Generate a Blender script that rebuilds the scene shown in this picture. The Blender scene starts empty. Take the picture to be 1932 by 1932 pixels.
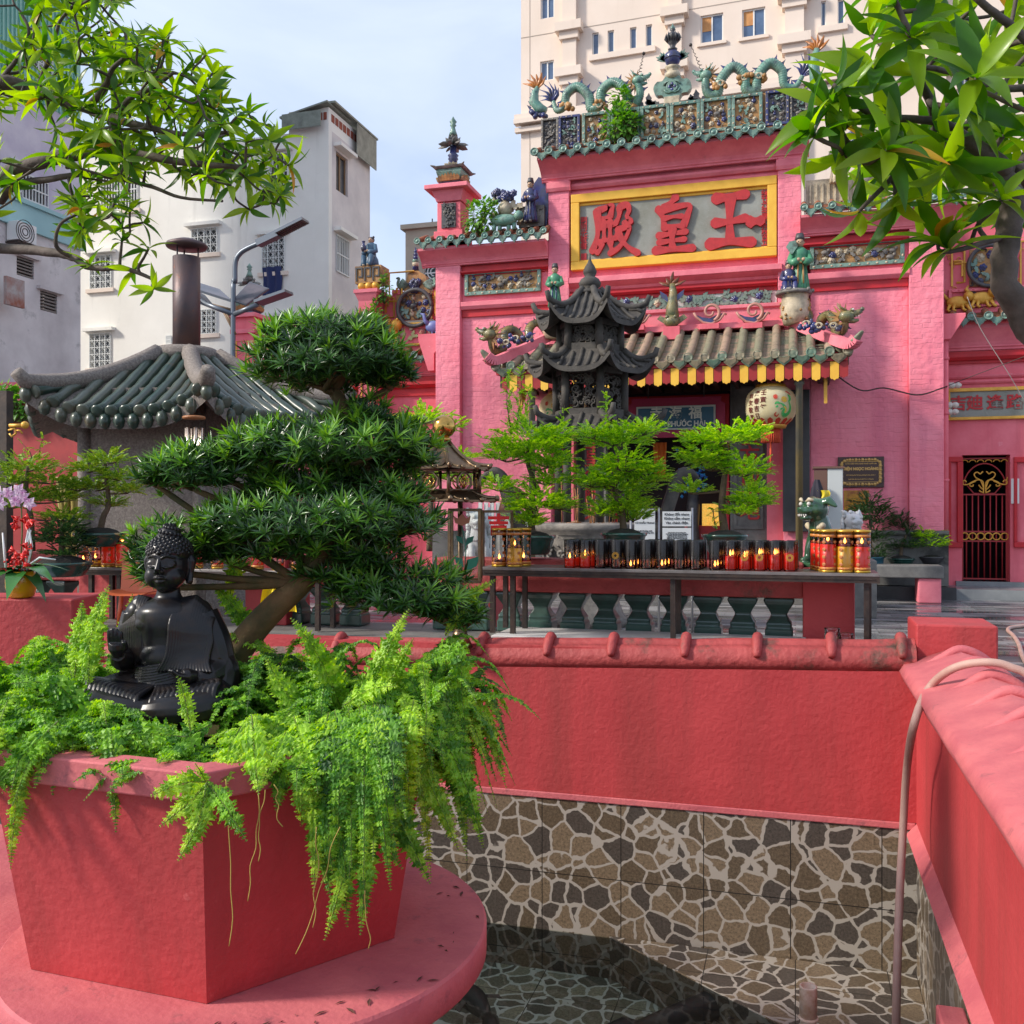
import bpy,math,random
import numpy as np
from mathutils import Vector,Matrix,Euler
R=math.radians;PI=math.pi
sc=bpy.context.scene
EYE=1.4;TH=R(16.5);FPX=1805.0
cd=bpy.data.cameras.new('camera');cam=bpy.data.objects.new('camera',cd);sc.collection.objects.link(cam)
cam.location=(0,0,EYE);cam.rotation_euler=(R(90),0,TH)
cd.sensor_width=36;cd.lens=36*FPX/1932;cd.clip_end=900;cd.clip_start=.05
sc.camera=cam
SUN_DIR=Vector((-.79,-.44,.62)).normalized()
w=bpy.data.worlds.new('World');sc.world=w;w.use_nodes=True
nt=w.node_tree;nt.nodes.clear()
out=nt.nodes.new('ShaderNodeOutputWorld');bg=nt.nodes.new('ShaderNodeBackground')
sky=nt.nodes.new('ShaderNodeTexSky');sky.sky_type='NISHITA';sky.sun_disc=False
sky.sun_elevation=math.asin(SUN_DIR.z);sky.sun_rotation=math.atan2(SUN_DIR.x,SUN_DIR.y)
sky.air_density=1.0;sky.dust_density=1.6;sky.ozone_density=1.0
tc=nt.nodes.new('ShaderNodeTexCoord');mp=nt.nodes.new('ShaderNodeMapping');mp.inputs['Scale'].default_value=(1.1,1.1,3.2)
nz=nt.nodes.new('ShaderNodeTexNoise');nz.inputs['Scale'].default_value=1.9;nz.inputs['Detail'].default_value=7;nz.inputs['Roughness'].default_value=.5
nz.inputs['Distortion'].default_value=.5
cr=nt.nodes.new('ShaderNodeValToRGB');cr.color_ramp.elements[0].position=.36;cr.color_ramp.elements[1].position=.72
cr.color_ramp.elements[0].color=(.42,.42,.42,1);cr.color_ramp.elements[1].color=(.93,.93,.93,1)
mx=nt.nodes.new('ShaderNodeMix');mx.data_type='RGBA';mx.inputs[7].default_value=(4.4,4.9,6.0,1)
L=nt.links.new
L(tc.outputs['Generated'],mp.inputs['Vector']);L(mp.outputs[0],nz.inputs['Vector']);L(nz.outputs['Fac'],cr.inputs[0])
L(cr.outputs[0],mx.inputs[0]);L(sky.outputs[0],mx.inputs[6]);L(mx.outputs[2],bg.inputs[0]);L(bg.outputs[0],out.inputs[0])
bg.inputs[1].default_value=.135
sd=bpy.data.lights.new('sun','SUN');sd.energy=2.8;sd.angle=R(7);sd.color=(1,.93,.83)
so=bpy.data.objects.new('sun',sd);sc.collection.objects.link(so);so.rotation_euler=SUN_DIR.to_track_quat('Z','Y').to_euler()
sc.view_settings.view_transform='Standard';sc.view_settings.look='None';sc.view_settings.gamma=1
sc.view_settings.exposure=.68
sc.cycles.use_denoising=True;sc.cycles.max_bounces=7;sc.cycles.transparent_max_bounces=16
sc.cycles.sample_clamp_indirect=6;sc.cycles.caustics_reflective=False;sc.cycles.caustics_refractive=False
ct,st=math.cos(TH),math.sin(TH)
def ray(px,py):
 a=(px-966)/FPX;b=-(py-966)/FPX
 return Vector((a*ct-st,a*st+ct,b))
def PY(px,py,Y):d=ray(px,py);t=Y/d.y;return Vector((d.x*t,Y,EYE+d.z*t))
def PX(px,py,X):d=ray(px,py);t=X/d.x;return Vector((X,d.y*t,EYE+d.z*t))
def PZ(px,py,Z):d=ray(px,py);t=(Z-EYE)/d.z;return Vector((d.x*t,d.y*t,Z))
def PD(px,py,z):return Vector((0,0,EYE))+ray(px,py)*z
CAMROT=TH
def lerp(a,b,t):return a+(b-a)*t
def basis(d):
 d=Vector(d).normalized();u=d.orthogonal().normalized();return u,d.cross(u)
class M:
 def __init__(s):s.v=[];s.n=0;s.fi=[];s.fs=[];s.sm=[]
 def add(s,V,F,smooth=False):
  V=np.asarray(V,float).reshape(-1,3);b=s.n;s.v.append(V);s.n+=len(V)
  if isinstance(F,np.ndarray):
   s.fi.append((F+b).ravel());s.fs.append(np.full(len(F),F.shape[1]));s.sm.append(np.full(len(F),smooth));return s
  s.fi.append(np.array([i+b for f in F for i in f]));s.fs.append(np.array([len(f)for f in F]));s.sm.append(np.full(len(F),smooth));return s
 def inst(s,T,mats,smooth=False):
  """T = (V,F ndarray); mats = (n,3,4)"""
  V,F=T;mats=np.asarray(mats);n=len(mats)
  if n==0:return s
  W=np.einsum('nij,vj->nvi',mats[:,:,:3],V)+mats[:,None,:,3]
  FF=F[None]+(np.arange(n)*len(V))[:,None,None]
  return s.add(W.reshape(-1,3),FF.reshape(-1,F.shape[1]),smooth)
 def box(s,x0,x1,y0,y1,z0,z1):
  x0,x1=sorted((x0,x1));y0,y1=sorted((y0,y1));z0,z1=sorted((z0,z1))
  V=[(x,y,z)for z in(z0,z1)for y in(y0,y1)for x in(x0,x1)]
  return s.add(V,[(0,2,3,1),(4,5,7,6),(0,1,5,4),(1,3,7,5),(3,2,6,7),(2,0,4,6)])
 def obox(s,c,sz,mat=None,taper=1):
  x,y,z=[k/2 for k in sz];V=[(a*x*(taper if k>0 else 1),b*y*(taper if k>0 else 1),k*z)for k in(-1,1)for b in(-1,1)for a in(-1,1)]
  mat=mat or Matrix();V=[tuple((mat@Vector(v))+Vector(c))for v in V]
  return s.add(V,[(0,2,3,1),(4,5,7,6),(0,1,5,4),(1,3,7,5),(3,2,6,7),(2,0,4,6)])
 def lathe(s,prof,c=(0,0,0),seg=16,smooth=True,axis=None,sx=1,sy=1,rot=0):
  """prof: list of (radius, height)"""
  c=Vector(c);V=[];F=[];n=len(prof)
  if axis is not None:u,v=basis(axis);a=Vector(axis).normalized()
  else:u,v,a=Vector((1,0,0)),Vector((0,1,0)),Vector((0,0,1))
  for r,h in prof:
   for k in range(seg):
    t=2*PI*k/seg+rot;V.append(c+u*(r*math.cos(t)*sx)+v*(r*math.sin(t)*sy)+a*h)
  for i in range(n-1):
   for k in range(seg):
    k2=(k+1)%seg;F.append((i*seg+k,i*seg+k2,(i+1)*seg+k2,(i+1)*seg+k))
  if prof[0][0]>1e-5:F.append(tuple(range(seg))[::-1])
  if prof[-1][0]>1e-5:F.append(tuple((n-1)*seg+k for k in range(seg)))
  return s.add(V,F,smooth)
 def cyl(s,a,b,r,r2=None,seg=12,smooth=True):
  a=Vector(a);b=Vector(b);return s.lathe([(r,0),(r if r2 is None else r2,(b-a).length)],a,seg,smooth,axis=b-a)
 def sph(s,c,r,seg=12,rings=8,sc3=(1,1,1),mat=None):
  V=[];F=[];c=Vector(c)
  for i in range(rings+1):
   p=PI*i/rings
   for k in range(seg):
    t=2*PI*k/seg;q=Vector((math.sin(p)*math.cos(t)*r*sc3[0],math.sin(p)*math.sin(t)*r*sc3[1],math.cos(p)*r*sc3[2]))
    V.append(c+(mat@q if mat else q))
  for i in range(rings):
   for k in range(seg):k2=(k+1)%seg;F.append((i*seg+k,(i+1)*seg+k,(i+1)*seg+k2,i*seg+k2))
  return s.add(V,F,True)
 def tube(s,pts,rad,seg=8,smooth=True,cap=True,flat=1.0):
  pts=[Vector(p)for p in pts];n=len(pts)
  if not hasattr(rad,'__len__'):rad=[rad]*n
  V=[];F=[];t=(pts[1]-pts[0]).normalized();u=t.orthogonal().normalized()
  for i,p in enumerate(pts):
   t=(pts[min(i+1,n-1)]-pts[max(i-1,0)])
   t=t.normalized()if t.length>1e-9 else Vector((0,0,1))
   u=(u-t*u.dot(t));u=u.normalized()if u.length>1e-6 else t.orthogonal().normalized();v=t.cross(u)
   for k in range(seg):
    a=2*PI*k/seg;V.append(p+u*(math.cos(a)*rad[i])+v*(math.sin(a)*rad[i]*flat))
  for i in range(n-1):
   for k in range(seg):k2=(k+1)%seg;F.append((i*seg+k,i*seg+k2,(i+1)*seg+k2,(i+1)*seg+k))
  if cap:F.append(tuple(range(seg))[::-1]);F.append(tuple((n-1)*seg+k for k in range(seg)))
  return s.add(V,F,smooth)
 def prism(s,poly,o,u,v,d):
  """extrude 2D poly (in u,v at o) along vector d"""
  o=Vector(o);u=Vector(u);v=Vector(v);d=Vector(d);n=len(poly)
  V=[o+u*a+v*b for a,b in poly]+[o+u*a+v*b+d for a,b in poly]
  F=[tuple(range(n)),tuple(range(2*n-1,n-1,-1))]+[(i,i+n,(i+1)%n+n,(i+1)%n)for i in range(n)]
  return s.add(V,F)
 def sweep(s,prof,a,b,out,up=(0,0,1)):
  """moulding: profile (out,up) swept straight from a to b, capped"""
  a=Vector(a);b=Vector(b);out=Vector(out);up=Vector(up);n=len(prof)
  V=[a+out*p+up*q for p,q in prof]+[b+out*p+up*q for p,q in prof]
  F=[tuple(range(n)),tuple(range(2*n-1,n-1,-1))]+[(i,(i+1)%n,(i+1)%n+n,i+n)for i in range(n)]
  return s.add(V,F)
 def grid(s,fn,nu,nv,smooth=True,closed=False):
  V=[fn(i/nu,j/nv)for i in range(nu+1)for j in range(nv+1)];F=[]
  for i in range(nu):
   for j in range(nv):a=i*(nv+1)+j;F.append((a,a+nv+1,a+nv+2,a+1))
  return s.add(V,F,smooth)
 def merge(s,o,mat=None):
  V=np.concatenate(o.v)
  if mat is not None:m=np.array(mat);V=V@m[:3,:3].T+m[:3,3]
  b=s.n;s.v.append(V);s.n+=len(V);s.fi+=[f+b for f in o.fi];s.fs+=o.fs;s.sm+=o.sm;return s
 def build(s,name,mat,parent=None,bevel=0,loc=None,**tags):
  me=bpy.data.meshes.new(name)
  if s.n:
   V=np.concatenate(s.v);fi=np.concatenate(s.fi).astype(np.int32);fs=np.concatenate(s.fs).astype(np.int32);sm=np.concatenate(s.sm)
   par=Vector(parent.matrix_world.translation)if parent is not None and False else None
   me.vertices.add(len(V));me.vertices.foreach_set('co',V.astype(np.float32).ravel())
   me.loops.add(len(fi));me.loops.foreach_set('vertex_index',fi)
   st_=np.concatenate([[0],np.cumsum(fs)[:-1]]).astype(np.int32)
   me.polygons.add(len(fs));me.polygons.foreach_set('loop_start',st_);me.polygons.foreach_set('use_smooth',sm.astype(bool))
   me.update(calc_edges=True);me.validate()
  o=bpy.data.objects.new(name,me);sc.collection.objects.link(o)
  if mat is not None:me.materials.append(mat)
  if parent is not None:
   o.parent=parent;W=wm(parent).inverted();me.transform(W)
  if loc is not None:me.transform(Matrix.Translation(-Vector(loc)));o.location=loc
  if bevel:
   m=o.modifiers.new('bevel','BEVEL');m.width=bevel;m.segments=2;m.limit_method='ANGLE';m.angle_limit=R(40)
  for k,x in tags.items():o[k]=x
  return o
def each(m,name,mt,par):
 for i in range(len(m.v)):
  q=M();q.v=[m.v[i]];q.n=len(m.v[i]);off=sum(len(v)for v in m.v[:i]);q.fi=[m.fi[i]-off];q.fs=[m.fs[i]];q.sm=[m.sm[i]];q.build(name,mt,par)
def wm(o):
 m=o.matrix_basis.copy()
 while o.parent is not None:o=o.parent;m=o.matrix_basis@m
 return m
def thing(name,label,cat,loc=(0,0,0),rz=0,group=None,kind=None):
 o=bpy.data.objects.new(name,None);sc.collection.objects.link(o);o.location=loc;o.rotation_euler=(0,0,rz);o.empty_display_size=.1
 o['label']=label;o['category']=cat
 if group:o['group']=group
 if kind:o['kind']=kind
 return o
def tag(o,label,cat,group=None,kind=None):
 o['label']=label;o['category']=cat
 if group:o['group']=group
 if kind:o['kind']=kind
 return o
def dup(root,loc=None,rz=None,label=None,scale=None,group=None):
 def cp(o,par):
  c=o.copy();sc.collection.objects.link(c)
  if par is not None:c.parent=par
  for ch in list(kids.get(o,[])):cp(ch,c)
  return c
 kids={}
 for o in sc.collection.objects:
  if o.parent is not None:kids.setdefault(o.parent,[]).append(o)
 r=cp(root,None)
 if loc is not None:r.location=loc
 if rz is not None:r.rotation_euler=(0,0,rz)
 if scale is not None:r.scale=scale if hasattr(scale,'__len__')else(scale,)*3
 if label:r['label']=label
 if group:r['group']=group
 return r
def remesh(o,voxel,smooth=2,dec=None):
 """fuse a sculpted object into one surface"""
 m=o.modifiers.new('r','REMESH');m.mode='VOXEL';m.voxel_size=voxel;m.use_smooth_shade=True
 if smooth:k=o.modifiers.new('s','SMOOTH');k.factor=.5;k.iterations=smooth
 if dec:k=o.modifiers.new('d','DECIMATE');k.ratio=dec
 bpy.context.view_layer.update();dg=bpy.context.evaluated_depsgraph_get()
 me=bpy.data.meshes.new_from_object(o.evaluated_get(dg));mats=list(o.data.materials)
 o.modifiers.clear();o.data=me
 if not me.materials:
  for x in mats:me.materials.append(x)
 me.polygons.foreach_set('use_smooth',[True]*len(me.polygons));return o
def text(m,body,size,o,u=(1,0,0),v=(0,0,1),depth=.01,align='CENTER',off=0,sx=1,res=3,lh=1):
 """add extruded lettering to M, centred on o in plane (u,v), standing out by depth along u x v"""
 c=bpy.data.curves.new('t','FONT');c.body=body;c.size=size;c.align_x=align;c.align_y='CENTER';c.extrude=depth/2;c.offset=off;c.resolution_u=res;c.space_line=lh
 ob=bpy.data.objects.new('t',c);sc.collection.objects.link(ob);bpy.context.view_layer.update()
 me=bpy.data.meshes.new_from_object(ob.evaluated_get(bpy.context.evaluated_depsgraph_get()))
 u=Vector(u).normalized();v=Vector(v).normalized();nrm=u.cross(v);o=Vector(o)
 V=[o+u*(p.co.x*sx)+v*p.co.y+nrm*(p.co.z+depth/2)for p in me.vertices];F=[tuple(p.vertices)for p in me.polygons]
 if V:m.add(V,F)
 bpy.data.objects.remove(ob);bpy.data.curves.remove(c);bpy.data.meshes.remove(me);return m
def catmull(P,n=6):
 P=[Vector(p)for p in P];out=[]
 for i in range(len(P)-1):
  a,b,c,d=P[max(i-1,0)],P[i],P[i+1],P[min(i+2,len(P)-1)]
  for k in range(n):
   t=k/n;out.append(.5*((2*b)+(c-a)*t+(2*a-5*b+4*c-d)*t*t+(3*b-a-3*c+d)*t**3))
 out.append(P[-1]);return out
MATS={}
def mat(name,col,rough=.6,metal=0,col2=None,nscale=6,bump=0,bscale=40,spec=.5,transl=0,detail=5,ramp=(.35,.65),island=0,coat=0,emis=None,alpha=None,bdist=.01,sss=0,col3=None,n3=2.0,r3=(.55,.7),streak=None,sscale=5,sr=(.52,.78)):
 if name in MATS:return MATS[name]
 m=bpy.data.materials.new(name);m.use_nodes=True;t=m.node_tree;N=t.nodes;K=t.links.new;b=N['Principled BSDF'];MATS[name]=m
 col=(*col,1);b.inputs['Base Color'].default_value=col;b.inputs['Roughness'].default_value=rough;b.inputs['Metallic'].default_value=metal
 b.inputs['Specular IOR Level'].default_value=spec;b.inputs['Coat Weight'].default_value=coat;b.inputs['Coat Roughness'].default_value=.12
 tcn=N.new('ShaderNodeTexCoord');src=None
 if col2:
  nn=N.new('ShaderNodeTexNoise');nn.inputs['Scale'].default_value=nscale;nn.inputs['Detail'].default_value=detail;nn.inputs['Roughness'].default_value=.62
  K(tcn.outputs['Object'],nn.inputs['Vector']);rp=N.new('ShaderNodeValToRGB');rp.color_ramp.elements[0].position,rp.color_ramp.elements[1].position=ramp
  rp.color_ramp.elements[0].color=col;rp.color_ramp.elements[1].color=(*col2,1);K(nn.outputs['Fac'],rp.inputs[0]);src=rp.outputs[0]
  if island:
   g=N.new('ShaderNodeNewGeometry');ma=N.new('ShaderNodeMath');ma.operation='MULTIPLY_ADD';ma.inputs[1].default_value=island;K(g.outputs['Random Per Island'],ma.inputs[0])
   mb=N.new('ShaderNodeMath');mb.operation='MULTIPLY';mb.inputs[1].default_value=1-island;K(nn.outputs['Fac'],mb.inputs[0]);K(mb.outputs[0],ma.inputs[2]);K(ma.outputs[0],rp.inputs[0])
 if col3:
  n3n=N.new('ShaderNodeTexNoise');n3n.inputs['Scale'].default_value=n3;n3n.inputs['Detail'].default_value=8;n3n.inputs['Roughness'].default_value=.7
  K(tcn.outputs['Object'],n3n.inputs['Vector']);r=N.new('ShaderNodeValToRGB');r.color_ramp.elements[0].position,r.color_ramp.elements[1].position=r3;K(n3n.outputs['Fac'],r.inputs[0])
  mm=N.new('ShaderNodeMix');mm.data_type='RGBA';K(r.outputs[0],mm.inputs[0]);mm.inputs[7].default_value=(*col3,1)
  if src:K(src,mm.inputs[6])
  else:mm.inputs[6].default_value=col
  src=mm.outputs[2]
 if streak:
  ns=N.new('ShaderNodeTexNoise');ns.inputs['Scale'].default_value=sscale;ns.inputs['Detail'].default_value=7;ns.inputs['Roughness'].default_value=.65;ms_=N.new('ShaderNodeMapping');ms_.inputs['Scale'].default_value=(1,1,.09);K(tcn.outputs['Object'],ms_.inputs[0]);K(ms_.outputs[0],ns.inputs[0])
  r=N.new('ShaderNodeMapRange');r.inputs[1].default_value,r.inputs[2].default_value=sr;r.inputs[4].default_value=.75;K(ns.outputs[0],r.inputs[0]);mm=N.new('ShaderNodeMix');mm.data_type='RGBA';K(r.outputs[0],mm.inputs[0]);mm.inputs[7].default_value=(*streak,1)
  if src:K(src,mm.inputs[6])
  else:mm.inputs[6].default_value=col
  src=mm.outputs[2]
 if src:K(src,b.inputs['Base Color'])
 if bump:
  bn=N.new('ShaderNodeTexNoise');bn.inputs['Scale'].default_value=bscale;bn.inputs['Detail'].default_value=6;K(tcn.outputs['Object'],bn.inputs['Vector'])
  bp=N.new('ShaderNodeBump');bp.inputs['Strength'].default_value=bump;bp.inputs['Distance'].default_value=bdist;K(bn.outputs['Fac'],bp.inputs['Height']);K(bp.outputs[0],b.inputs['Normal'])
 if sss:b.inputs['Subsurface Weight'].default_value=sss;b.inputs['Subsurface Radius'].default_value=(.02,.01,.005)
 if emis:b.inputs['Emission Color'].default_value=(*emis[0],1);b.inputs['Emission Strength'].default_value=emis[1]
 if transl:
  tr=N.new('ShaderNodeBsdfTranslucent');ms=N.new('ShaderNodeMixShader');ms.inputs[0].default_value=transl
  if src:
   hv=N.new('ShaderNodeHueSaturation');hv.inputs['Hue'].default_value=.485;hv.inputs['Saturation'].default_value=1.1;hv.inputs['Value'].default_value=2.0;K(src,hv.inputs['Color']);K(hv.outputs[0],tr.inputs[0])
  else:tr.inputs[0].default_value=tuple(min(1,c*1.6)for c in col[:3])+(1,)
  K(b.outputs[0],ms.inputs[1]);K(tr.outputs[0],ms.inputs[2]);K(ms.outputs[0],N['Material Output'].inputs[0])
 return m
def glassmat(name,col,fac=.85,rough=.03,grad=None):
 """thin glass: tinted transparency under a fresnel reflection"""
 if name in MATS:return MATS[name]
 m=bpy.data.materials.new(name);m.use_nodes=True;t=m.node_tree;N=t.nodes;K=t.links.new;N.remove(N['Principled BSDF']);MATS[name]=m
 tr=N.new('ShaderNodeBsdfTransparent');tr.inputs[0].default_value=(*col,1);gl=N.new('ShaderNodeBsdfGlossy');gl.inputs['Roughness'].default_value=rough
 fr=N.new('ShaderNodeFresnel');fr.inputs[0].default_value=1.45;ad=N.new('ShaderNodeMath');ad.operation='ADD';ad.inputs[1].default_value=1-fac;ad.use_clamp=True
 K(fr.outputs[0],ad.inputs[0]);ms=N.new('ShaderNodeMixShader');K(ad.outputs[0],ms.inputs[0]);K(tr.outputs[0],ms.inputs[1]);K(gl.outputs[0],ms.inputs[2]);K(ms.outputs[0],N['Material Output'].inputs[0])
 if grad:
  tcn=N.new('ShaderNodeTexCoord');sp=N.new('ShaderNodeSeparateXYZ');K(tcn.outputs['Object'],sp.inputs[0]);mr=N.new('ShaderNodeMapRange');mr.inputs[1].default_value,mr.inputs[2].default_value=grad[0],grad[1]
  nn=N.new('ShaderNodeTexNoise');nn.inputs['Scale'].default_value=18;ma=N.new('ShaderNodeMath');ma.operation='MULTIPLY_ADD';ma.inputs[1].default_value=.06;K(tcn.outputs['Object'],nn.inputs[0]);K(nn.outputs[0],ma.inputs[0]);K(sp.outputs[2],ma.inputs[2])
  K(ma.outputs[0],mr.inputs[0]);di=N.new('ShaderNodeBsdfPrincipled');di.inputs['Base Color'].default_value=(.012,.011,.012,1);di.inputs['Roughness'].default_value=.25
  m2=N.new('ShaderNodeMixShader');K(mr.outputs[0],m2.inputs[0]);K(ms.outputs[0],m2.inputs[1]);K(di.outputs[0],m2.inputs[2]);K(m2.outputs[0],N['Material Output'].inputs[0])
 return m
def brickwall(name,col,col2,bw=.26,bh=.075,bump=.5,vary=.5,spots=None,rough=.7,dirt=None):
 """painted brickwork: courses only show as relief under the paint"""
 if name in MATS:return MATS[name]
 m=mat(name,col,rough,col2=col2,nscale=1.1,ramp=(.3,.75),col3=spots,n3=7,r3=(.66,.74),streak=dirt,sscale=2.5,sr=(.46,.74));t=m.node_tree;N=t.nodes;K=t.links.new;b=N['Principled BSDF']
 tcn=N.new('ShaderNodeTexCoord');mp=N.new('ShaderNodeMapping');mp.inputs['Rotation'].default_value=(R(90),0,0);dn=N.new('ShaderNodeTexNoise');dn.inputs['Scale'].default_value=3.0
 K(tcn.outputs['Object'],mp.inputs[0]);mxv=N.new('ShaderNodeMix');mxv.data_type='VECTOR';mxv.inputs[0].default_value=.10;K(mp.outputs[0],mxv.inputs[4]);K(tcn.outputs['Object'],dn.inputs[0]);K(dn.outputs['Color'],mxv.inputs[5])
 br=N.new('ShaderNodeTexBrick');br.inputs['Scale'].default_value=1;br.inputs['Brick Width'].default_value=bw;br.inputs['Row Height'].default_value=bh;br.inputs['Mortar Size'].default_value=.007;br.inputs['Mortar Smooth'].default_value=.9
 br.inputs['Color1'].default_value=(1,1,1,1);br.inputs['Color2'].default_value=(.45,.45,.45,1);br.inputs['Mortar'].default_value=(.42,.42,.42,1);K(mxv.outputs[1],br.inputs[0])
 n2=N.new('ShaderNodeTexNoise');n2.inputs['Scale'].default_value=9;n2.inputs['Detail'].default_value=8;K(tcn.outputs['Object'],n2.inputs[0])
 ma=N.new('ShaderNodeMath');ma.operation='MULTIPLY_ADD';ma.inputs[1].default_value=2.2;K(n2.outputs['Fac'],ma.inputs[0]);K(br.outputs['Color'],ma.inputs[2])
 bp=N.new('ShaderNodeBump');bp.inputs['Strength'].default_value=bump;bp.inputs['Distance'].default_value=.012;K(ma.outputs[0],bp.inputs['Height']);K(bp.outputs[0],b.inputs['Normal'])
 return m
def tilemat(name,cells,tile=None,dark=(.068,.056,.046),tan=(.165,.122,.078),grout=(.36,.325,.28),scale=7.6,rough=.28):
 """crazy-paving printed tile: voronoi stones with pale mortar, each in one of three tones"""
 if name in MATS:return MATS[name]
 m=bpy.data.materials.new(name);m.use_nodes=True;t=m.node_tree;N=t.nodes;K=t.links.new;b=N['Principled BSDF'];MATS[name]=m
 tcn=N.new('ShaderNodeTexCoord');dn=N.new('ShaderNodeTexNoise');dn.inputs['Scale'].default_value=7;dn.inputs['Detail'].default_value=3;K(tcn.outputs['UV'],dn.inputs[0])
 mx=N.new('ShaderNodeMix');mx.data_type='VECTOR';mx.inputs[0].default_value=.08;K(tcn.outputs['UV'],mx.inputs[4]);K(dn.outputs['Color'],mx.inputs[5])
 v1=N.new('ShaderNodeTexVoronoi');v1.feature='DISTANCE_TO_EDGE';v1.inputs['Scale'].default_value=scale;v2=N.new('ShaderNodeTexVoronoi');v2.inputs['Scale'].default_value=scale
 K(mx.outputs[1],v1.inputs[0]);K(mx.outputs[1],v2.inputs[0])
 edge=N.new('ShaderNodeValToRGB');edge.color_ramp.elements[0].position=.05;edge.color_ramp.elements[1].position=.065;K(v1.outputs['Distance'],edge.inputs[0])
 sep=N.new('ShaderNodeSeparateColor');K(v2.outputs['Color'],sep.inputs[0]);tone=N.new('ShaderNodeValToRGB');tone.color_ramp.interpolation='CONSTANT';e=tone.color_ramp.elements
 e[0].color=(*dark,1);e[1].position=.34;e[1].color=(*tan,1);x=e.new(.72);x.color=tuple(c*.62 for c in tan)+(1,);K(sep.outputs[0],tone.inputs[0])
 gn=N.new('ShaderNodeTexNoise');gn.inputs['Scale'].default_value=60;gn.inputs['Detail'].default_value=6;gn.inputs['Roughness'].default_value=.8;K(tcn.outputs['UV'],gn.inputs[0])
 gr=N.new('ShaderNodeMapRange');gr.inputs[1].default_value=.3;gr.inputs[2].default_value=.7;gr.inputs[3].default_value=.25;gr.inputs[4].default_value=1.8;K(gn.outputs[0],gr.inputs[0])
 ml=N.new('ShaderNodeMix');ml.data_type='RGBA';ml.blend_type='MULTIPLY';ml.inputs[0].default_value=1;K(tone.outputs[0],ml.inputs[6]);K(gr.outputs[0],ml.inputs[7])
 g2=N.new('ShaderNodeMix');g2.data_type='RGBA';g2.inputs[6].default_value=(*grout,1);K(edge.outputs[0],g2.inputs[0]);K(ml.outputs[2],g2.inputs[7]);src=g2.outputs[2]
 if tile:
  br=N.new('ShaderNodeTexBrick');br.offset=0;br.inputs['Scale'].default_value=1;br.inputs['Brick Width'].default_value=tile[0];br.inputs['Row Height'].default_value=tile[1];br.inputs['Mortar Size'].default_value=.003;br.inputs['Mortar Smooth'].default_value=0
  K(tcn.outputs['UV'],br.inputs[0]);g3=N.new('ShaderNodeMix');g3.data_type='RGBA';K(br.outputs['Fac'],g3.inputs[0]);K(src,g3.inputs[6]);g3.inputs[7].default_value=(.012,.01,.009,1);src=g3.outputs[2]
 K(src,b.inputs['Base Color']);b.inputs['Roughness'].default_value=rough
 return m
def uvbox(o,s=1.0):
 """planar UVs in metres by dominant face normal"""
 me=o.data;uv=me.uv_layers.new(name='UVMap')if not me.uv_layers else me.uv_layers[0]
 for p in me.polygons:
  n=p.normal;a=max(range(3),key=lambda i:abs(n[i]))
  for li in p.loop_indices:
   c=me.vertices[me.loops[li].vertex_index].co
   uv.data[li].uv=((c.y if a==0 else c.x)*s,(c.y if a==2 else c.z)*s)
 return o
PINK=brickwall('pink_brick',(.92,.29,.36),(.83,.18,.245),dirt=(.62,.13,.21),spots=(.92,.44,.48),bump=.8)
PINKP=mat('pink_plaster',(.82,.19,.235),.7,streak=(.52,.08,.10),sscale=3,col2=(.70,.115,.155),nscale=1.6,bump=.25,bscale=22,col3=(.86,.38,.42),n3=5,r3=(.64,.76))
PINKD=mat('pink_ledge',(.86,.235,.28),.72,col2=(.72,.16,.21),nscale=3,bump=.35,bscale=30,col3=(.36,.13,.13),n3=3.2,r3=(.62,.85))
REDT=mat('red_trim',(.56,.012,.022),.5,col2=(.44,.01,.018),nscale=4,bump=.2,bscale=30,col3=(.72,.24,.2),n3=8,r3=(.70,.76))
YEL=mat('yellow_paint',(.86,.50,.055),.6,col2=(.78,.42,.04),nscale=4,bump=.25,bscale=25)
GOLD=mat('gold_paint',(.75,.42,.07),.45,metal=.3,col2=(.62,.32,.04),nscale=9,bump=.3,bscale=60)
TEAL=mat('teal_glaze',(.10,.21,.175),.42,col2=(.21,.33,.26),nscale=5,bump=.6,bscale=45,col3=(.05,.06,.045),n3=6,r3=(.48,.66),coat=.15,island=.3)
TEALD=mat('weathered_glaze',(.10,.17,.115),.5,col2=(.24,.19,.115),nscale=2.2,bump=.5,bscale=35,island=.45,col3=(.05,.05,.035),n3=5,r3=(.5,.72))
TERRA=mat('terracotta',(.42,.13,.06),.8,col2=(.16,.09,.055),nscale=7,bump=.4,bscale=30)
BLUE=mat('cobalt_glaze',(.03,.042,.20),.35,col2=(.045,.045,.07),nscale=6,bump=.3,bscale=50,coat=.3)
CREAM=mat('cream_glaze',(.62,.52,.36),.5,col2=(.36,.30,.21),nscale=8,bump=.4,bscale=50,col3=(.10,.08,.06),n3=9,r3=(.55,.75))
OCHRE=mat('ochre_glaze',(.48,.25,.08),.55,col2=(.30,.15,.05),nscale=6,bump=.4,bscale=40,col3=(.09,.07,.05),n3=6,r3=(.5,.72))
GREYC=mat('grey_ceramic',(.24,.22,.19),.6,col2=(.10,.09,.085),nscale=7,bump=.5,bscale=40)
WHITEC=mat('white_ceramic',(.62,.60,.56),.5,col2=(.42,.40,.38),nscale=6,bump=.3,bscale=40)
SKINC=mat('flesh_ceramic',(.52,.33,.20),.5,col2=(.38,.24,.16),nscale=9)
BLACKC=mat('dark_ceramic',(.045,.045,.055),.45,col2=(.09,.085,.08),nscale=9,bump=.3)
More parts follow.
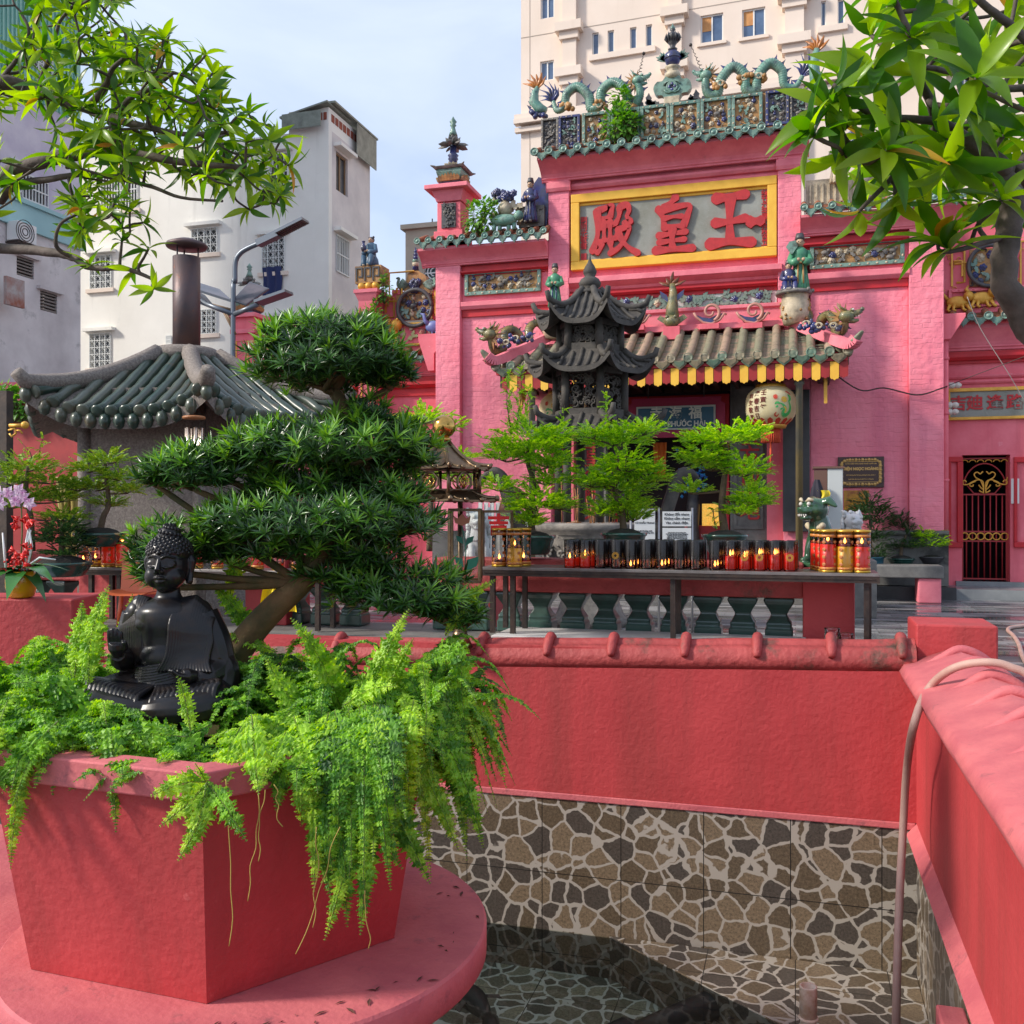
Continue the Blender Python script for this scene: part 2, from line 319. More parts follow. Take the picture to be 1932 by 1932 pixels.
SALM=mat('salmon_paint',(.48,.050,.054),.6,col2=(.38,.031,.036),nscale=1.7,detail=9,ramp=(.3,.7),bump=.5,bscale=34,bdist=.009,streak=(.27,.035,.032),sscale=3.2,sr=(.47,.72),col3=(.62,.13,.13),n3=9,r3=(.66,.78))
SALMW=mat('worn_salmon_paint',(.40,.060,.058),.65,col2=(.27,.035,.034),nscale=4,detail=9,bump=.9,bscale=24,bdist=.012,col3=(.09,.05,.035),n3=3.2,r3=(.54,.66))
SALMT=mat('faded_salmon_top',(.60,.15,.155),.7,col2=(.44,.09,.11),nscale=2.8,detail=9,bump=.6,bscale=45,bdist=.006,col3=(.22,.075,.085),n3=8,r3=(.58,.76))
STONE=mat('grey_stone',(.20,.19,.175),.7,col2=(.11,.105,.10),nscale=4,bump=.45,bscale=45,bdist=.006)
DSTONE=mat('soot_stone',(.085,.075,.063),.75,col2=(.035,.031,.028),nscale=5,bump=.5,bscale=50,bdist=.006,col3=(.10,.092,.08),n3=8,r3=(.58,.78))
IRON=mat('dark_iron',(.035,.03,.028),.45,metal=.5,col2=(.07,.05,.04),nscale=12,bump=.2)
WHITEP=mat('white_paint',(.74,.74,.72),.5)
CHARRED=mat('red_lettering',(.52,.025,.03),.6,col2=(.40,.02,.025),nscale=9,bump=.4,bscale=60)
TILEW=tilemat('crazy_paving_tile',1,tile=(.55,.55))
TILEF=tilemat('pool_floor_tile',1,tile=(.55,.55),dark=(.09,.088,.066),tan=(.24,.23,.16),grout=(.52,.54,.48),rough=.5)
def groundmat():
 m=mat('wet_courtyard_tiles',(.10,.10,.105),.3,col2=(.17,.17,.165),nscale=1.2);t=m.node_tree;N=t.nodes;K=t.links.new;b=N['Principled BSDF']
 tcn=N.new('ShaderNodeTexCoord');br=N.new('ShaderNodeTexBrick');br.inputs['Scale'].default_value=1;br.inputs['Brick Width'].default_value=.62;br.inputs['Row Height'].default_value=.155;br.inputs['Mortar Size'].default_value=.004
 br.inputs['Color1'].default_value=(.055,.056,.062,1);br.inputs['Color2'].default_value=(.26,.255,.25,1);br.inputs['Mortar'].default_value=(.03,.03,.03,1);K(tcn.outputs['Object'],br.inputs[0])
 nn=N.new('ShaderNodeTexNoise');nn.inputs['Scale'].default_value=1.3;nn.inputs['Detail'].default_value=7;mp=N.new('ShaderNodeMapping');mp.inputs['Scale'].default_value=(.6,1.8,1);K(tcn.outputs['Object'],mp.inputs[0]);K(mp.outputs[0],nn.inputs[0])
 mx=N.new('ShaderNodeMix');mx.data_type='RGBA';mx.blend_type='MULTIPLY';mx.inputs[0].default_value=.8;K(br.outputs['Color'],mx.inputs[6]);gr=N.new('ShaderNodeMapRange');gr.inputs[1].default_value=.35;gr.inputs[2].default_value=.62;gr.inputs[3].default_value=.6;gr.inputs[4].default_value=1.5;K(nn.outputs[0],gr.inputs[0]);K(gr.outputs[0],mx.inputs[7]);K(mx.outputs[2],b.inputs['Base Color'])
 rr=N.new('ShaderNodeMapRange');rr.inputs[1].default_value=.42;rr.inputs[2].default_value=.56;rr.inputs[3].default_value=.06;rr.inputs[4].default_value=.5;K(nn.outputs[0],rr.inputs[0]);K(rr.outputs[0],b.inputs['Roughness'])
 return m
g=M();E=400
g.add([(-E,6.5,0),(E,6.5,0),(E,E,0),(-E,E,0),(.95,-E,0),(E,-E,0),(E,6.5,0),(.95,6.5,0),(-E,-E,0),(-6.5,-E,0),(-6.5,6.5,0),(-E,6.5,0),(-6.5,-E,0),(.95,-E,0),(.95,-3,0),(-6.5,-3,0)],[(0,1,2,3),(4,5,6,7),(8,9,10,11),(12,13,14,15)])
tag(g.build('courtyard_ground',groundmat(),kind='structure'),'wet grey paved temple courtyard','ground',kind='structure')
ZW=-1.48
a=PZ(1165,1735,ZW);b_=PZ(1500,1932,ZW);dv=(b_-a);e_=a+dv*4
m=M();m.box(-6.5,.72,-3,6.4,-1.95,-1.76);fl=m.build('pool_floor',TILEF);uvbox(fl);tag(fl,'tiled floor of the pool under water','pool floor',kind='structure')
m=M();poly=[(a.x,6.398),(.718,6.398),(.718,-3),(e_.x,e_.y)];poly[3]=(min(e_.x,.7),e_.y)
if e_.y<-3 or e_.x>.7:tt=(.7-a.x)/dv.x;poly=[(a.x,6.398),(.718,6.398),(.718,a.y+dv.y*tt)]
m.prism([(p[0],p[1])for p in poly],(0,0,-1.757),(1,0,0),(0,1,0),(0,0,.286));fl=m.build('pool_ledge',TILEF);fl.data.materials[0]=TILEW;uvbox(fl);tag(fl,'shallow tiled ledge in the corner of the pool with a diagonal edge','pool ledge',kind='structure')
m=M();m.add([(-6.5,-3,ZW),(.719,-3,ZW),(.719,6.399,ZW),(-6.5,6.399,ZW)],[(0,1,2,3)])
WATER=glassmat('pool_water',(.90,.95,.90),fac=.995,rough=.015);t=WATER.node_tree;gl=[n for n in t.nodes if n.type=='BSDF_GLOSSY'][0];fr=[n for n in t.nodes if n.type=='FRESNEL'][0]
bn=t.nodes.new('ShaderNodeTexNoise');bn.inputs['Scale'].default_value=5;tcn=t.nodes.new('ShaderNodeTexCoord');t.links.new(tcn.outputs['Object'],bn.inputs[0]);bp=t.nodes.new('ShaderNodeBump');bp.inputs['Strength'].default_value=.08;bp.inputs['Distance'].default_value=.02;t.links.new(bn.outputs[0],bp.inputs['Height']);t.links.new(bp.outputs[0],gl.inputs['Normal']);fr.inputs[0].default_value=1.33
tag(m.build('pool_water',WATER),'dark clear water of the fish pool','water',kind='structure')
def coping(zr,drop,half,lip):
 P=[(-half-lip,zr-drop-.02),(-half-lip,zr-drop+.03),(-half,zr-drop+.07),(-.07,zr-.035)]
 P+=[(.07*math.sin(x),zr-.07+.07*math.cos(x))for x in np.linspace(-1.15,1.15,7)]
 P+=[(.07,zr-.035),(half,zr-drop+.07),(half+lip,zr-drop+.03),(half+lip+.012,zr-drop),(half+lip,zr-drop-.03),(half,zr-drop-.06),(-half,zr-drop-.06)]
 return P
bw=thing('pool_wall','long salmon red pool wall across the back, stained ridge coping above stone tiles','wall',(-2,6.5,0))
m=M();m.add([(-6.5,6.4,-.53),(.72,6.4,-.53),(.72,6.4,.50),(-6.5,6.4,.42),(-6.5,6.62,-.53),(.72,6.62,-.53),(.72,6.62,.50),(-6.5,6.62,.42)],[(0,1,2,3),(5,4,7,6),(4,0,3,7),(1,5,6,2),(3,2,6,7),(4,5,1,0)]);m.build('wall_face',SALM,bw)
m=M();m.box(-6.5,.715,6.392,6.6,-.575,-.532);m.build('paint_band',SALMT,bw,bevel=.006)
zl,zr_=.47,.60
def zridge(x):return lerp(zl,zr_,(x+3.0)/3.7)
m=M();pr=coping(0,.13,.11,.015);V=[];nseg=26;rnd=random.Random(3)
for i in range(nseg+1):
 x=lerp(-6.5,.72,i/nseg);j=rnd.uniform(-.006,.006)
 V+=[(x,6.51-o_,zridge(x)+u_+j*(1 if u_>-.08 else.3))for o_,u_ in pr]
n=len(pr);F=[(i*n+k,i*n+(k+1)%n,(i+1)*n+(k+1)%n,(i+1)*n+k)for i in range(nseg)for k in range(n)]
m.add(V,F,True);m.build('coping',SALMW,bw)
for px in(911,1037,1157,1294,1429,1568,1700,640):
 p=PY(px,1200,6.46);x=p.x;zc=zridge(x)
 m=M();m.tube(catmull([(x,6.36,zc-.10),(x,6.42,zc-.03),(x,6.49,zc+.012),(x,6.56,zc-.02),(x,6.62,zc-.1)],4),[.02,.025,.03,.034,.032,.034,.035,.035,.035,.034,.033,.032,.03,.03,.03,.025,.02],10);m.build('roll_tile',SALMW,bw)
m=M();m.box(-6.5,.735,6.405,6.61,-1.95,-.577);o=m.build('tile_facing',TILEW,bw);o.data.transform(Matrix.Translation((0,0,0)))
def uvshift(o,wx,wz):
 me=o.data;L_=me.uv_layers.new(name='UVMap');W=wm(o)
 for p in me.polygons:
  nn_=p.normal;a_=max(range(3),key=lambda i:abs(nn_[i]))
  for li in p.loop_indices:
   c=W@me.vertices[me.loops[li].vertex_index].co;L_.data[li].uv=((c.y if a_==0 else c.x)-wx,(c.y if a_==2 else c.z)-wz)
uvshift(o,-.58-.55*20,-.54-.55*20)
rw=thing('pool_wall','bright salmon pool wall running towards the camera at the right, with arched roll tiles','wall',(.95,3,0))
m=M();m.box(.72,1.17,-3,6.44,-.55,.40);m.build('wall_face',SALM,rw)
m=M();V=[];prr=[(-.235,.30),(-.30,.35),(-.325,.41),(-.30,.455),(-.24,.47),(-.12,.52),(0,.565),(.12,.53),(.22,.48),(.27,.44),(.27,.40),(.2,.36)];nseg=36
for i in range(nseg+1):
 y=lerp(-3,6.44,i/nseg);j=rnd.uniform(-.002,.002);V+=[(.945+o_+j,y,u_+rnd.uniform(-.0015,.0015))for o_,u_ in prr]
n=len(prr);F=[(i*n+k,(i+1)*n+k,(i+1)*n+(k+1)%n,i*n+(k+1)%n)for i in range(nseg)for k in range(n)];F.append(tuple(range(n)));F.append(tuple(nseg*n+k for k in range(n))[::-1])
m.add(V,F,True);m.build('coping',SALMT,rw)
for k,y in enumerate(np.arange(1.2,6.3,.46)):
 m=M();m.tube(catmull([(.76,y,.47),(.84,y,.515),(.94,y,.575),(1.04,y,.55),(1.15,y,.47)],5),[.01]+[.022]*3+[.028]*14+[.026,.022,.01],10,flat=.9);m.build('roll_tile',SALMT,rw)
m=M();m.box(.7215,.9,-3,6.4,-1.95,-.553);o=m.build('tile_facing',TILEW,rw);uvshift(o,-11,-.54-11)
m=M();m.add([(.66,y,z)if k==0 else(.722,y,z+(.0 if k else 0))for y in(-3,6.39)for k,z in((0,-.60),(1,-.60),(1,-.53))],[(0,1,2),(5,4,3),(0,2,5,3),(2,1,4,5),(1,0,3,4)]);m.build('paint_band',SALMT,rw)
m=M();m.box(.722,1.19,6.45,6.92,-.1,.70);tag(m.build('corner_pier',SALM,bevel=.012,loc=(.95,6.68,0)),'square red masonry pier at the corner where the two pool walls meet','pier')
p=PZ(1765,1893,-.80);m=M();m.box(p.x,.719,p.y-1.2,p.y,-1.75,-.80);tag(m.build('pool_step',SALMT,bevel=.01,loc=(p.x,p.y,-1.7)),'small salmon block low against the right pool wall','step')
p=PD(1525,1860,4.9);m=M();
for z0,z1,r_ in((-1.5,p.z-.165,.040),(p.z-.16,p.z,.044)):m.lathe([(r_*.8,z0),(r_,z0+.004),(r_,z1-.004),(r_*.99,z1),(r_*.8,z1),(r_*.8,z0)],(p.x,p.y,0),20)
m.lathe([(.04,p.z-.175),(.049,p.z-.17),(.05,p.z-.162),(.045,p.z-.155)],(p.x,p.y,0),20)
tag(m.build('drain_pipe',mat('old_pvc',(.78,.64,.52),.5,col2=(.55,.34,.20),nscale=14,ramp=(.4,.7)),loc=(p.x,p.y,-1.5)),'short upright cream plastic pipe with a rusty joint standing in the pool','pipe')
HOSE=mat('beige_hose',(.52,.33,.27),.5,col2=(.44,.25,.21),nscale=5,bump=.3,bscale=400)
P=[PX(1690,1990,.50),PX(1692,1860,.50),PX(1697,1700,.53),PX(1704,1560,.57),PX(1711,1450,.58),PX(1725,1365,.58),PD(1752,1300,5.1),PD(1795,1263,4.95),PD(1850,1250,4.85),PD(1905,1258,4.8),PD(1960,1300,4.75),PZ(2050,1500,.03)]
m=M();m.tube(catmull(P,8),.021,12);tag(m.build('garden_hose',HOSE),'beige garden hose draped over the right pool wall into the pool','hose')
P=[PZ(1960,1177,.02),PZ(1932,1181,.02),PZ(1907,1184,.02),PZ(1902,1190,.02),PZ(1912,1199,.02),PZ(1922,1215,.02),PZ(1930,1240,.02),PZ(1945,1260,.02),PZ(1980,1280,.02)]
m=M();m.tube(catmull(P,8),.022,10);tag(m.build('garden_hose',HOSE),'pale hose loop lying on the wet courtyard at the right edge','hose')
GLASS=glassmat('clear_glass',(.95,.97,.97),fac=.985)
AMBER=mat('orange_wax',(.80,.22,.08),.4,col2=(.85,.45,.25),nscale=20)
for px,r_,h_,lb in((1570,.048,.085,'taller squat glass jar of orange wax on the pool wall coping'),(1596,.046,.05,'lower squat glass dish with a beaded rim beside the jar on the pool wall')):
 p=PY(px,1200,6.58);z0=zridge(p.x)-.035;t=thing('candle_jar',lb,'jar',(p.x,6.57,z0))
 m=M();m.lathe([(r_*.9,z0),(r_,z0+.01),(r_,z0+h_),(r_*1.06,z0+h_+.006),(r_*1.0,z0+h_+.012)],(p.x,6.57,0),18);m.build('glass',GLASS,t)
 m=M();m.lathe([(r_*.85,z0+.008),(r_*.9,z0+h_*.4),(0,z0+h_*.42)],(p.x,6.57,0),14);m.build('wax',AMBER,t)
FISHD=mat('dark_fish_skin',(.012,.011,.012),.5,col2=(.02,.018,.016),nscale=20);FISHW=mat('pale_fish_skin',(.45,.38,.34),.5,col2=(.6,.5,.45),nscale=12)
def fish(pts,zz,rad,mt,label,tail=True):
 P=catmull([PZ(x,y,zz)for x,y in pts],6);n=len(P);rr=[rad*(.25+.75*math.sin(PI*min(1,(i/(n-1))*1.35+.12)**.8))if i/(n-1)<.62 else rad*lerp(.86,.14,(i/(n-1)-.62)/.38)for i in range(n)]
 t=thing('fish',label,'fish',P[n//2]);m=M();m.tube(P,rr,12,flat=.8);m.build('body',mt,t)
 d=(P[-1]-P[-3]).normalized();sd_=Vector((-d.y,d.x,0));q=P[-1];k=rad
 m=M();m.prism([(0,-.3*k),(2.0*k,-1.1*k),(1.6*k,0),(2.0*k,1.1*k),(0,.3*k)],q-d*.01,d,sd_,(0,0,.006));m.build('tail_fin',mt,t)
 i=n//4;d=(P[i+1]-P[i-1]).normalized();sd_=Vector((-d.y,d.x,0))
 for s_ in(-1,1):
  m=M();m.prism([(0,0),(.5*k,0),(1.5*k,1.2*k),(.9*k,1.3*k)],P[i]+sd_*s_*rr[i]*.8,d,sd_*s_,(0,0,.005));m.build('side_fin',mt,t)
fish([(1325,1850),(1270,1825),(1180,1790),(1060,1765),(935,1742)],-1.60,.085,FISHD,'long dark catfish gliding nearest the back wall of the pool')
fish([(1460,1885),(1380,1888),(1250,1925),(1120,1965),(1000,2010)],-1.58,.09,FISHD,'dark catfish lying across the pool beneath the one near the back wall')
fish([(870,1868),(900,1892),(925,1930),(945,1985)],-1.60,.075,FISHD,'dark fish swimming beside the round salmon slab')
fish([(1330,1870),(1325,1905),(1312,1960),(1300,2020)],-1.68,.055,FISHW,'pale whiskered fish left of its twin under the dark catfish')
fish([(1378,1880),(1384,1915),(1392,1960),(1400,2020)],-1.68,.055,FISHW,'pale fish right of its twin under the dark catfish')
def X_(px,Y=17.0):return PY(px,966,Y).x
def Z_(px,py,Y=17.0):return PY(px,py,Y).z
def Zm(a,b,Y=17.0):return(Z_(*a,Y)+Z_(*b,Y))/2
temple=thing('temple_hall','pink brick temple hall with stepped gable, tiled cornices and a dark porch','temple',(-2,17,0))
def cornice(m,x0,x1,y,z0,z1,out,n=5,side=.0):
 """cyma moulding: z0 bottom at wall .. z1 top, projecting out"""
 h=z1-z0;P=[(-.02,0),(.04,0),(.04,.10*h),(.065,.12*h),(.065,.2*h)]
 for i in range(n+1):t=i/n;P.append((lerp(.07,out*.92,t**1.5),lerp(.22,.8,t)*h))
 P+=[(out,.84*h),(out,h),(-.02,h)]
 m.sweep([(p,q)for p,q in P],(x0,y,z0),(x1,y,z0),(0,-1,0))
def eave(parent,x0,x1,yf,z,sp,rise=.22,depth=.5,r=.07,caps=TEAL,rotz=0,dz=0,body=TERRA):
 n=max(2,round((x1-x0)/sp));sp=(x1-x0)/n;a=M();b=M();c=M()
 for i in range(n+1):
  x=x0+sp*i;zz=z+dz*i/n;tl=Vector((0,depth,rise)).normalized()
  for k in range(3):
   p=Vector((x,yf,zz))+tl*(k*depth/3);a.cyl(p,p+tl*(depth/3+.03),r*.80,r*.70,9)
  q=Vector((x,yf-.012,zz));b.lathe([(r,0),(r*1.05,.012),(r,.03),(r*.84,.032),(r*.8,.02),(r*.5,.02),(r*.42,.03),(0,.034)],q+Vector((0,.01,0)),14,axis=(0,-1,.05))
  if i<n:
   w2=sp*.44;pl=[(-w2,.035),(-w2*.98,-.03),(-w2*.62,-.055),(-w2*.5,-.085),(-w2*.2,-.10),(0,-.135),(w2*.2,-.10),(w2*.5,-.085),(w2*.62,-.055),(w2*.98,-.03),(w2,.035),(0,.0)]
   c.prism(pl,(x+sp/2,yf-.005,zz-.03),(1,0,0),(0,-.12,1),(0,.028,0))
   c.prism([(u*.72,v*.72-.01)for u,v in pl],(x+sp/2,yf-.012,zz-.03),(1,0,0),(0,-.12,1),(0,.012,0))
   for k in range(4):a.sweep([(-.01,-.01),(.03,0),(.03,.02),(-.01,.03)],Vector((x,yf+.06,zz-.025))+tl*(k*depth/4),Vector((x+sp,yf+.06,zz-.025))+tl*(k*depth/4),(0,-1,0))
 a.sweep([(0,0),(0,-.03),(-depth,rise-.05),(-depth,rise)],(x0,yf+.05,z-.03),(x1,yf+.05,z-.03),(0,-1,0))
 a.build('roof_tiles',body,parent);b.build('round_tile_caps',caps,parent);c.build('drip_tiles',caps,parent)
def leafshape(m,p,L_,w,ang,y,th=.02):
 u=Vector((math.cos(ang),0,math.sin(ang)));v=Vector((-math.sin(ang),0,math.cos(ang)))
 m.prism([(0,0),(L_*.3,w),(L_*.45,w*.6),(L_*.65,w*.9),(L_*.75,w*.5),(L_,0),(L_*.75,-w*.5),(L_*.65,-w*.9),(L_*.45,-w*.6),(L_*.3,-w)],(p[0],y,p[1]),u,v,(0,-th,0))
def flower(m,p,r,y,rnd,pet=6):
 a0=rnd.random()*3
 for ring,(k,rr,dy)in enumerate(((pet,1.0,0),(pet-1,.62,.35))):
  for i in range(k):
   a=a0+ring+2*PI*i/k;m.sph((p[0]+math.cos(a)*r*.55*rr,y-r*dy*.6,p[1]+math.sin(a)*r*.55*rr),r*.42*(.6+.4*rr),8,5,(1,.55,1))
 m.sph((p[0],y-r*.45,p[1]),r*.28,7,5)
def relief(parent,x0,x1,z0,z1,y,seed,ground=OCHRE,fl=(CREAM,BLUE),lf=TEAL,frame=TEAL,size=.07,density=1.0,fw=.06,scroll=GREYC,dots=CREAM,extra=True):
 rnd=random.Random(seed);m=M();m.box(x0,x1,y,y+.06,z0,z1);m.build('relief_ground',ground,parent)
 if frame:
  m=M();d=M()
  for bx in((x0,x1,z1-fw,z1),(x0,x1,z0,z0+fw),(x0,x0+fw,z0+fw,z1-fw),(x1-fw,x1,z0+fw,z1-fw)):m.box(bx[0],bx[1],y-.05,y-.002,bx[2],bx[3])
  for k in range(int((x1-x0)/(fw*2.2))):
   for zz in(z0+fw/2,z1-fw/2):d.sph((x0+fw*(1+2.2*k),y-.052,zz),fw*.26,8,4,(1.3,.5,1))
  for k in range(int((z1-z0)/(fw*2.2))-1):
   for xx in(x0+fw/2,x1-fw/2):d.sph((xx,y-.052,z0+fw*(2+2.2*k)),fw*.26,8,4,(1,.5,1.3))
  m.build('relief_frame',frame,parent,bevel=.006);d.build('frame_dots',dots,parent)
  x0+=fw;x1-=fw;z0+=fw;z1-=fw
 A,B,C,D=M(),M(),M(),M();area=(x1-x0)*(z1-z0);n=int(area/(size*size*4.2)*density)+3;pts=[]
 for _ in range(n*12):
  if len(pts)>=n:break
  p=(rnd.uniform(x0+size*.8,x1-size*.8),rnd.uniform(z0+size*.7,z1-size*.7))
  if all((p[0]-q[0])**2+(p[1]-q[1])**2>(size*1.35)**2 for q in pts):pts.append(p)
 for i,p in enumerate(pts):
  k=rnd.random();r=size*rnd.uniform(.6,1.0)
  if k<.48:flower(A if rnd.random()<.68 else B,p,r,y-.01,rnd,rnd.choice((5,6,7)))
  elif k<.72:
   for j in range(rnd.choice((2,3,4))):leafshape(C,p,size*rnd.uniform(.9,1.7),size*.38,rnd.uniform(0,2*PI),y-rnd.uniform(0,.02),.025)
  elif k<.86 and extra:
   D.sph((p[0],y-.02,p[1]),r*.8,10,6,(1.2,.6,.75));D.sph((p[0]+r*.9,y-.03,p[1]+r*.5),r*.42,8,5)
   for s_ in(-.5,-.2,.3,.6):D.cyl((p[0]+r*s_,y-.02,p[1]-r*.2),(p[0]+r*s_*1.3,y-.02,p[1]-r*1.1),r*.15,r*.1,6)
  else:B.sph((p[0],y-.01,p[1]),r*.75,10,6,(1,.5,1));B.lathe([(r*.35,0),(r*.2,r*.5),(r*.4,r*.8)],(p[0],y-.02,p[1]+r*.3),8)
 for _ in range(int(n*.7)):
  x,z=rnd.uniform(x0,x1),rnd.uniform(z0,z1);a=rnd.uniform(0,6.28);P=[]
  for k in range(9):P.append((min(max(x,x0+.01),x1-.01),y-.012-.012*math.sin(k),min(max(z,z0+.01),z1-.01)));x+=math.cos(a)*size*.38;z+=math.sin(a)*size*.38;a+=rnd.uniform(.2,.7)*(1 if _%2 else-1)
  D.tube(P,[size*.12]*9,6)
 for mm,nm,mt in((A,'flowers',fl[0]),(B,'vases',fl[1]),(C,'leaves',lf),(D,'scrolls',scroll)):
  if mm.n:mm.build(nm,mt,parent)
xA,xB,xC,xD,xE,xF,xG,xH=[X_(p)for p in(826,872,1038,1077,1468,1512,1714,1779)]
zL=Z_(830,470);zC=Z_(1030,300);zR=Z_(1560,405)
zop=Z_(1500,640);xo0,xo1=X_(1040),X_(1529)
for nm,bx in(('wall',(xB,xo0,17,17.5,0,zL)),('wall',(xo1,xG,17,17.5,0,zR)),('wall',(X_(1478),xo1,17.002,17.5,0,zop)),('gable_wall',(xC,xF,17.0,17.502,zop,zC)),('pier',(xA,xB,16.88,17.5,0,zL)),('pier',(xG,xH,16.88,17.5,0,zR)),('gable_pier',(xC,xD,16.86,17.4,zop-.3,zC)),('gable_pier',(xE,xF,16.86,17.4,zop-.3,zC))):
 m=M();m.box(*bx);m.build(nm,PINK,temple,bevel=.012)
m=M();m.box(xA,xA+.4,17.5,26,0,zL-.2);m.box(xH-.4,xH,17.5,26,0,zR-.2);m.box(xA,xH,17.502,17.9,zop,zL-.2);m.box(xC,xF,17.52,18.2,zL-.3,zC);m.box(xA,xH,17.9,26,zL-.5,zL-.3);m.box(xA,xH,25.6,26,0,zL-.5)
m.build('side_walls',PINKP,temple)
m=M();zl1=Z_(830,459,16.6);cornice(m,xA-.26,xC,16.9,zl1-.36,zl1-.07,.30)
zc1=Z_(1010,292,16.6);cornice(m,xC-.12,xF+.12,16.9,zc1-.42,zc1-.08,.38)
for z_,o_ in((zc1-.58,.10),(zc1-.72,.06),(zc1-.80,.03)):m.sweep([(0,0),(o_*.6,0),(o_,.05),(o_,.09),(0,.09)],(xD,17,z_),(xE,17,z_),(0,-1,0))
for x0,x1 in((xC-.03,xD+.03),(xE-.03,xF+.03)):m.sweep([(0,0),(.03,0),(.06,.06),(.06,.17),(0,.17)],(x0,16.86,zc1-.62),(x1,16.86,zc1-.62),(0,-1,0))
zr1=Z_(1520,397,16.6);cornice(m,xF-.02,xH+.3,16.9,zr1-.36,zr1-.07,.30)
zg1=Zm((1180,545),(1470,517),16.8);m.sweep([(0,0),(.06,0),(.08,.05),(.2,.12),(.22,.12),(.22,.22),(0,.22)],(xD,17,zg1),(xE+.06,17,zg1),(0,-1,0))
zg2=Z_(940,580,16.9);m.sweep([(0,0),(.08,0),(.12,.06),(.12,.14),(0,.14)],(xB,17,zg2),(xC,17,zg2),(0,-1,0))
zg3=Z_(1600,530,16.9);m.sweep([(0,0),(.08,0),(.14,.06),(.14,.16),(0,.16)],(xF,17,zg3),(xG,17,zg3),(0,-1,0))
zrp=Z_(1480,617,16.8);m.sweep([(0,0),(.35,0),(.35,.1),(.2,.12),(.2,.34),(.24,.36),(.24,.42),(0,.42)],(xD-.1,17,zrp),(xE+.1,17,zrp),(0,-1,0))
m.build('cornices',PINKD,temple,bevel=.008)
m=M()
for x0,x1,zt in((xB,xC,zl1-.36),(xF,xG,zr1-.36)):
 m.box(x0+.01,x1-.01,16.955,17.0,zt-.20,zt-.003);m.sweep([(0,0),(.04,0),(.08,.03),(.08,.06),(0,.06)],(x0+.01,16.955,zt-.17),(x1-.01,16.955,zt-.17),(0,-1,0))
m.box(xD+.01,xE-.01,16.94,17.0,zg1-.19,zg1-.003);m.sweep([(0,0),(.05,0),(.08,.04),(.08,.07),(0,.07)],(xD+.01,16.94,zg1-.12),(xE-.01,16.94,zg1-.12),(0,-1,0))
for x0,x1,z_ in((xB,xC,zg2),(xF,xG,zg3)):m.box(x0+.01,x1-.01,16.96,17,z_-.13,z_-.003)
m.build('red_bands',REDT,temple)
tl=Z_(820,452,16.5);eave(temple,xA-.22,xC-.0,16.52,tl,.225,r=.062)
tcn_=Z_(1010,286,16.4);eave(temple,xC-.14,xF+.14,16.42,tcn_,.256,r=.072)
tr_=Z_(1520,391,16.5);eave(temple,xF+.04,xH+.25,16.52,tr_,.225,r=.062)
zb0=tcn_+.12;zb1=Z_(1131,212,16.75);rb=temple;m=M();m.box(xC-.05,xF+.05,16.78,17.3,zb0-.1,zb1);m.build('ridge_box',OCHRE,rb)
xs=[xC-.1,xC+.22,xC+.62]+list(np.linspace(xC+.66,xF-.62,7))+[xF-.58,xF-.2,xF+.1]
relief(rb,xs[0],xs[1],zb0,zb1,16.77,1,ground=BLACKC,fl=(GREYC,BLACKC),lf=GREYC,frame=GREYC,size=.045,fw=.04)
relief(rb,xs[1]+.01,xs[2],zb0,zb1,16.75,2,ground=BLACKC,fl=(GREYC,BLUE),lf=TEAL,frame=BLUE,size=.045,fw=.045)
for i in range(3,9):relief(rb,xs[i],xs[i+1]-.01,zb0,zb1,16.75,10+i,fl=(CREAM,BLUE),size=.062,fw=.055)
relief(rb,xs[9]+.04,xs[11],zb0,zb1,16.75,33,ground=BLACKC,fl=(GREYC,BLUE),frame=BLUE,size=.045,fw=.045)
relief(rb,xs[11]+.01,xs[12],zb0,zb1,16.77,34,ground=BLACKC,fl=(GREYC,BLACKC),frame=GREYC,size=.045,fw=.04)
relief(temple,X_(879),X_(1022),Zm((880,560),(1022,550)),Zm((880,514),(1022,505)),16.97,5,fl=(CREAM,BLUE),lf=GREYC,size=.075,density=1.5,fw=.065)
relief(temple,X_(1528),X_(1706),Zm((1528,513),(1706,495)),Zm((1528,463),(1706,449)),16.97,6,fl=(CREAM,BLUE),lf=GREYC,size=.075,density=1.3,fw=.065)
zr0,zr1_=Zm((1200,597),(1465,578)),Zm((1200,562),(1465,541));ab=temple;m=M();m.box(xD+.02,xE-.02,16.96,17,zr0,zr1_);m.build('acanthus_ground',WHITEC,ab)
rnd=random.Random(8);A,B,C=M(),M(),M();L_=xE-xD-.2
for h in range(2):
 P=[]
 for k in range(60):t=k/59;x=xD+.1+L_*t;P.append((x,16.94,(zr0+zr1_)/2+math.sin(t*26+h*PI)*.09))
 A.tube(P,.012,5)
 for k in range(1,59):
  for s_ in(-1,1):
   a=rnd.uniform(.3,1.3)*s_+(0 if rnd.random()<.7 else PI);leafshape(A,(P[k][0],P[k][2]),rnd.uniform(.07,.13),.03,a,16.945-rnd.uniform(0,.015),.016)
for x in np.linspace(xD+.4,xE-.2,6):flower(C if rnd.random()<.5 else B,(x+rnd.uniform(-.1,.1),(zr0+zr1_)/2+rnd.uniform(-.05,.1)),.075,16.93,rnd)
A.build('acanthus_leaves',mat('leaf_glaze',(.13,.21,.17),.5,col2=(.22,.25,.2),nscale=8,bump=.4),ab);B.build('flowers',CREAM,ab);C.build('blue_flowers',BLUE,ab)
sg=thing('name_board','grey stone name board with three big red characters framed in yellow on the gable','sign',(X_(1270),17,Z_(1270,500)))
x0,x1=X_(1080),X_(1466);zt,zbm=Zm((1080,371),(1466,335)),Zm((1080,512),(1466,487));fw=.155
m=M()
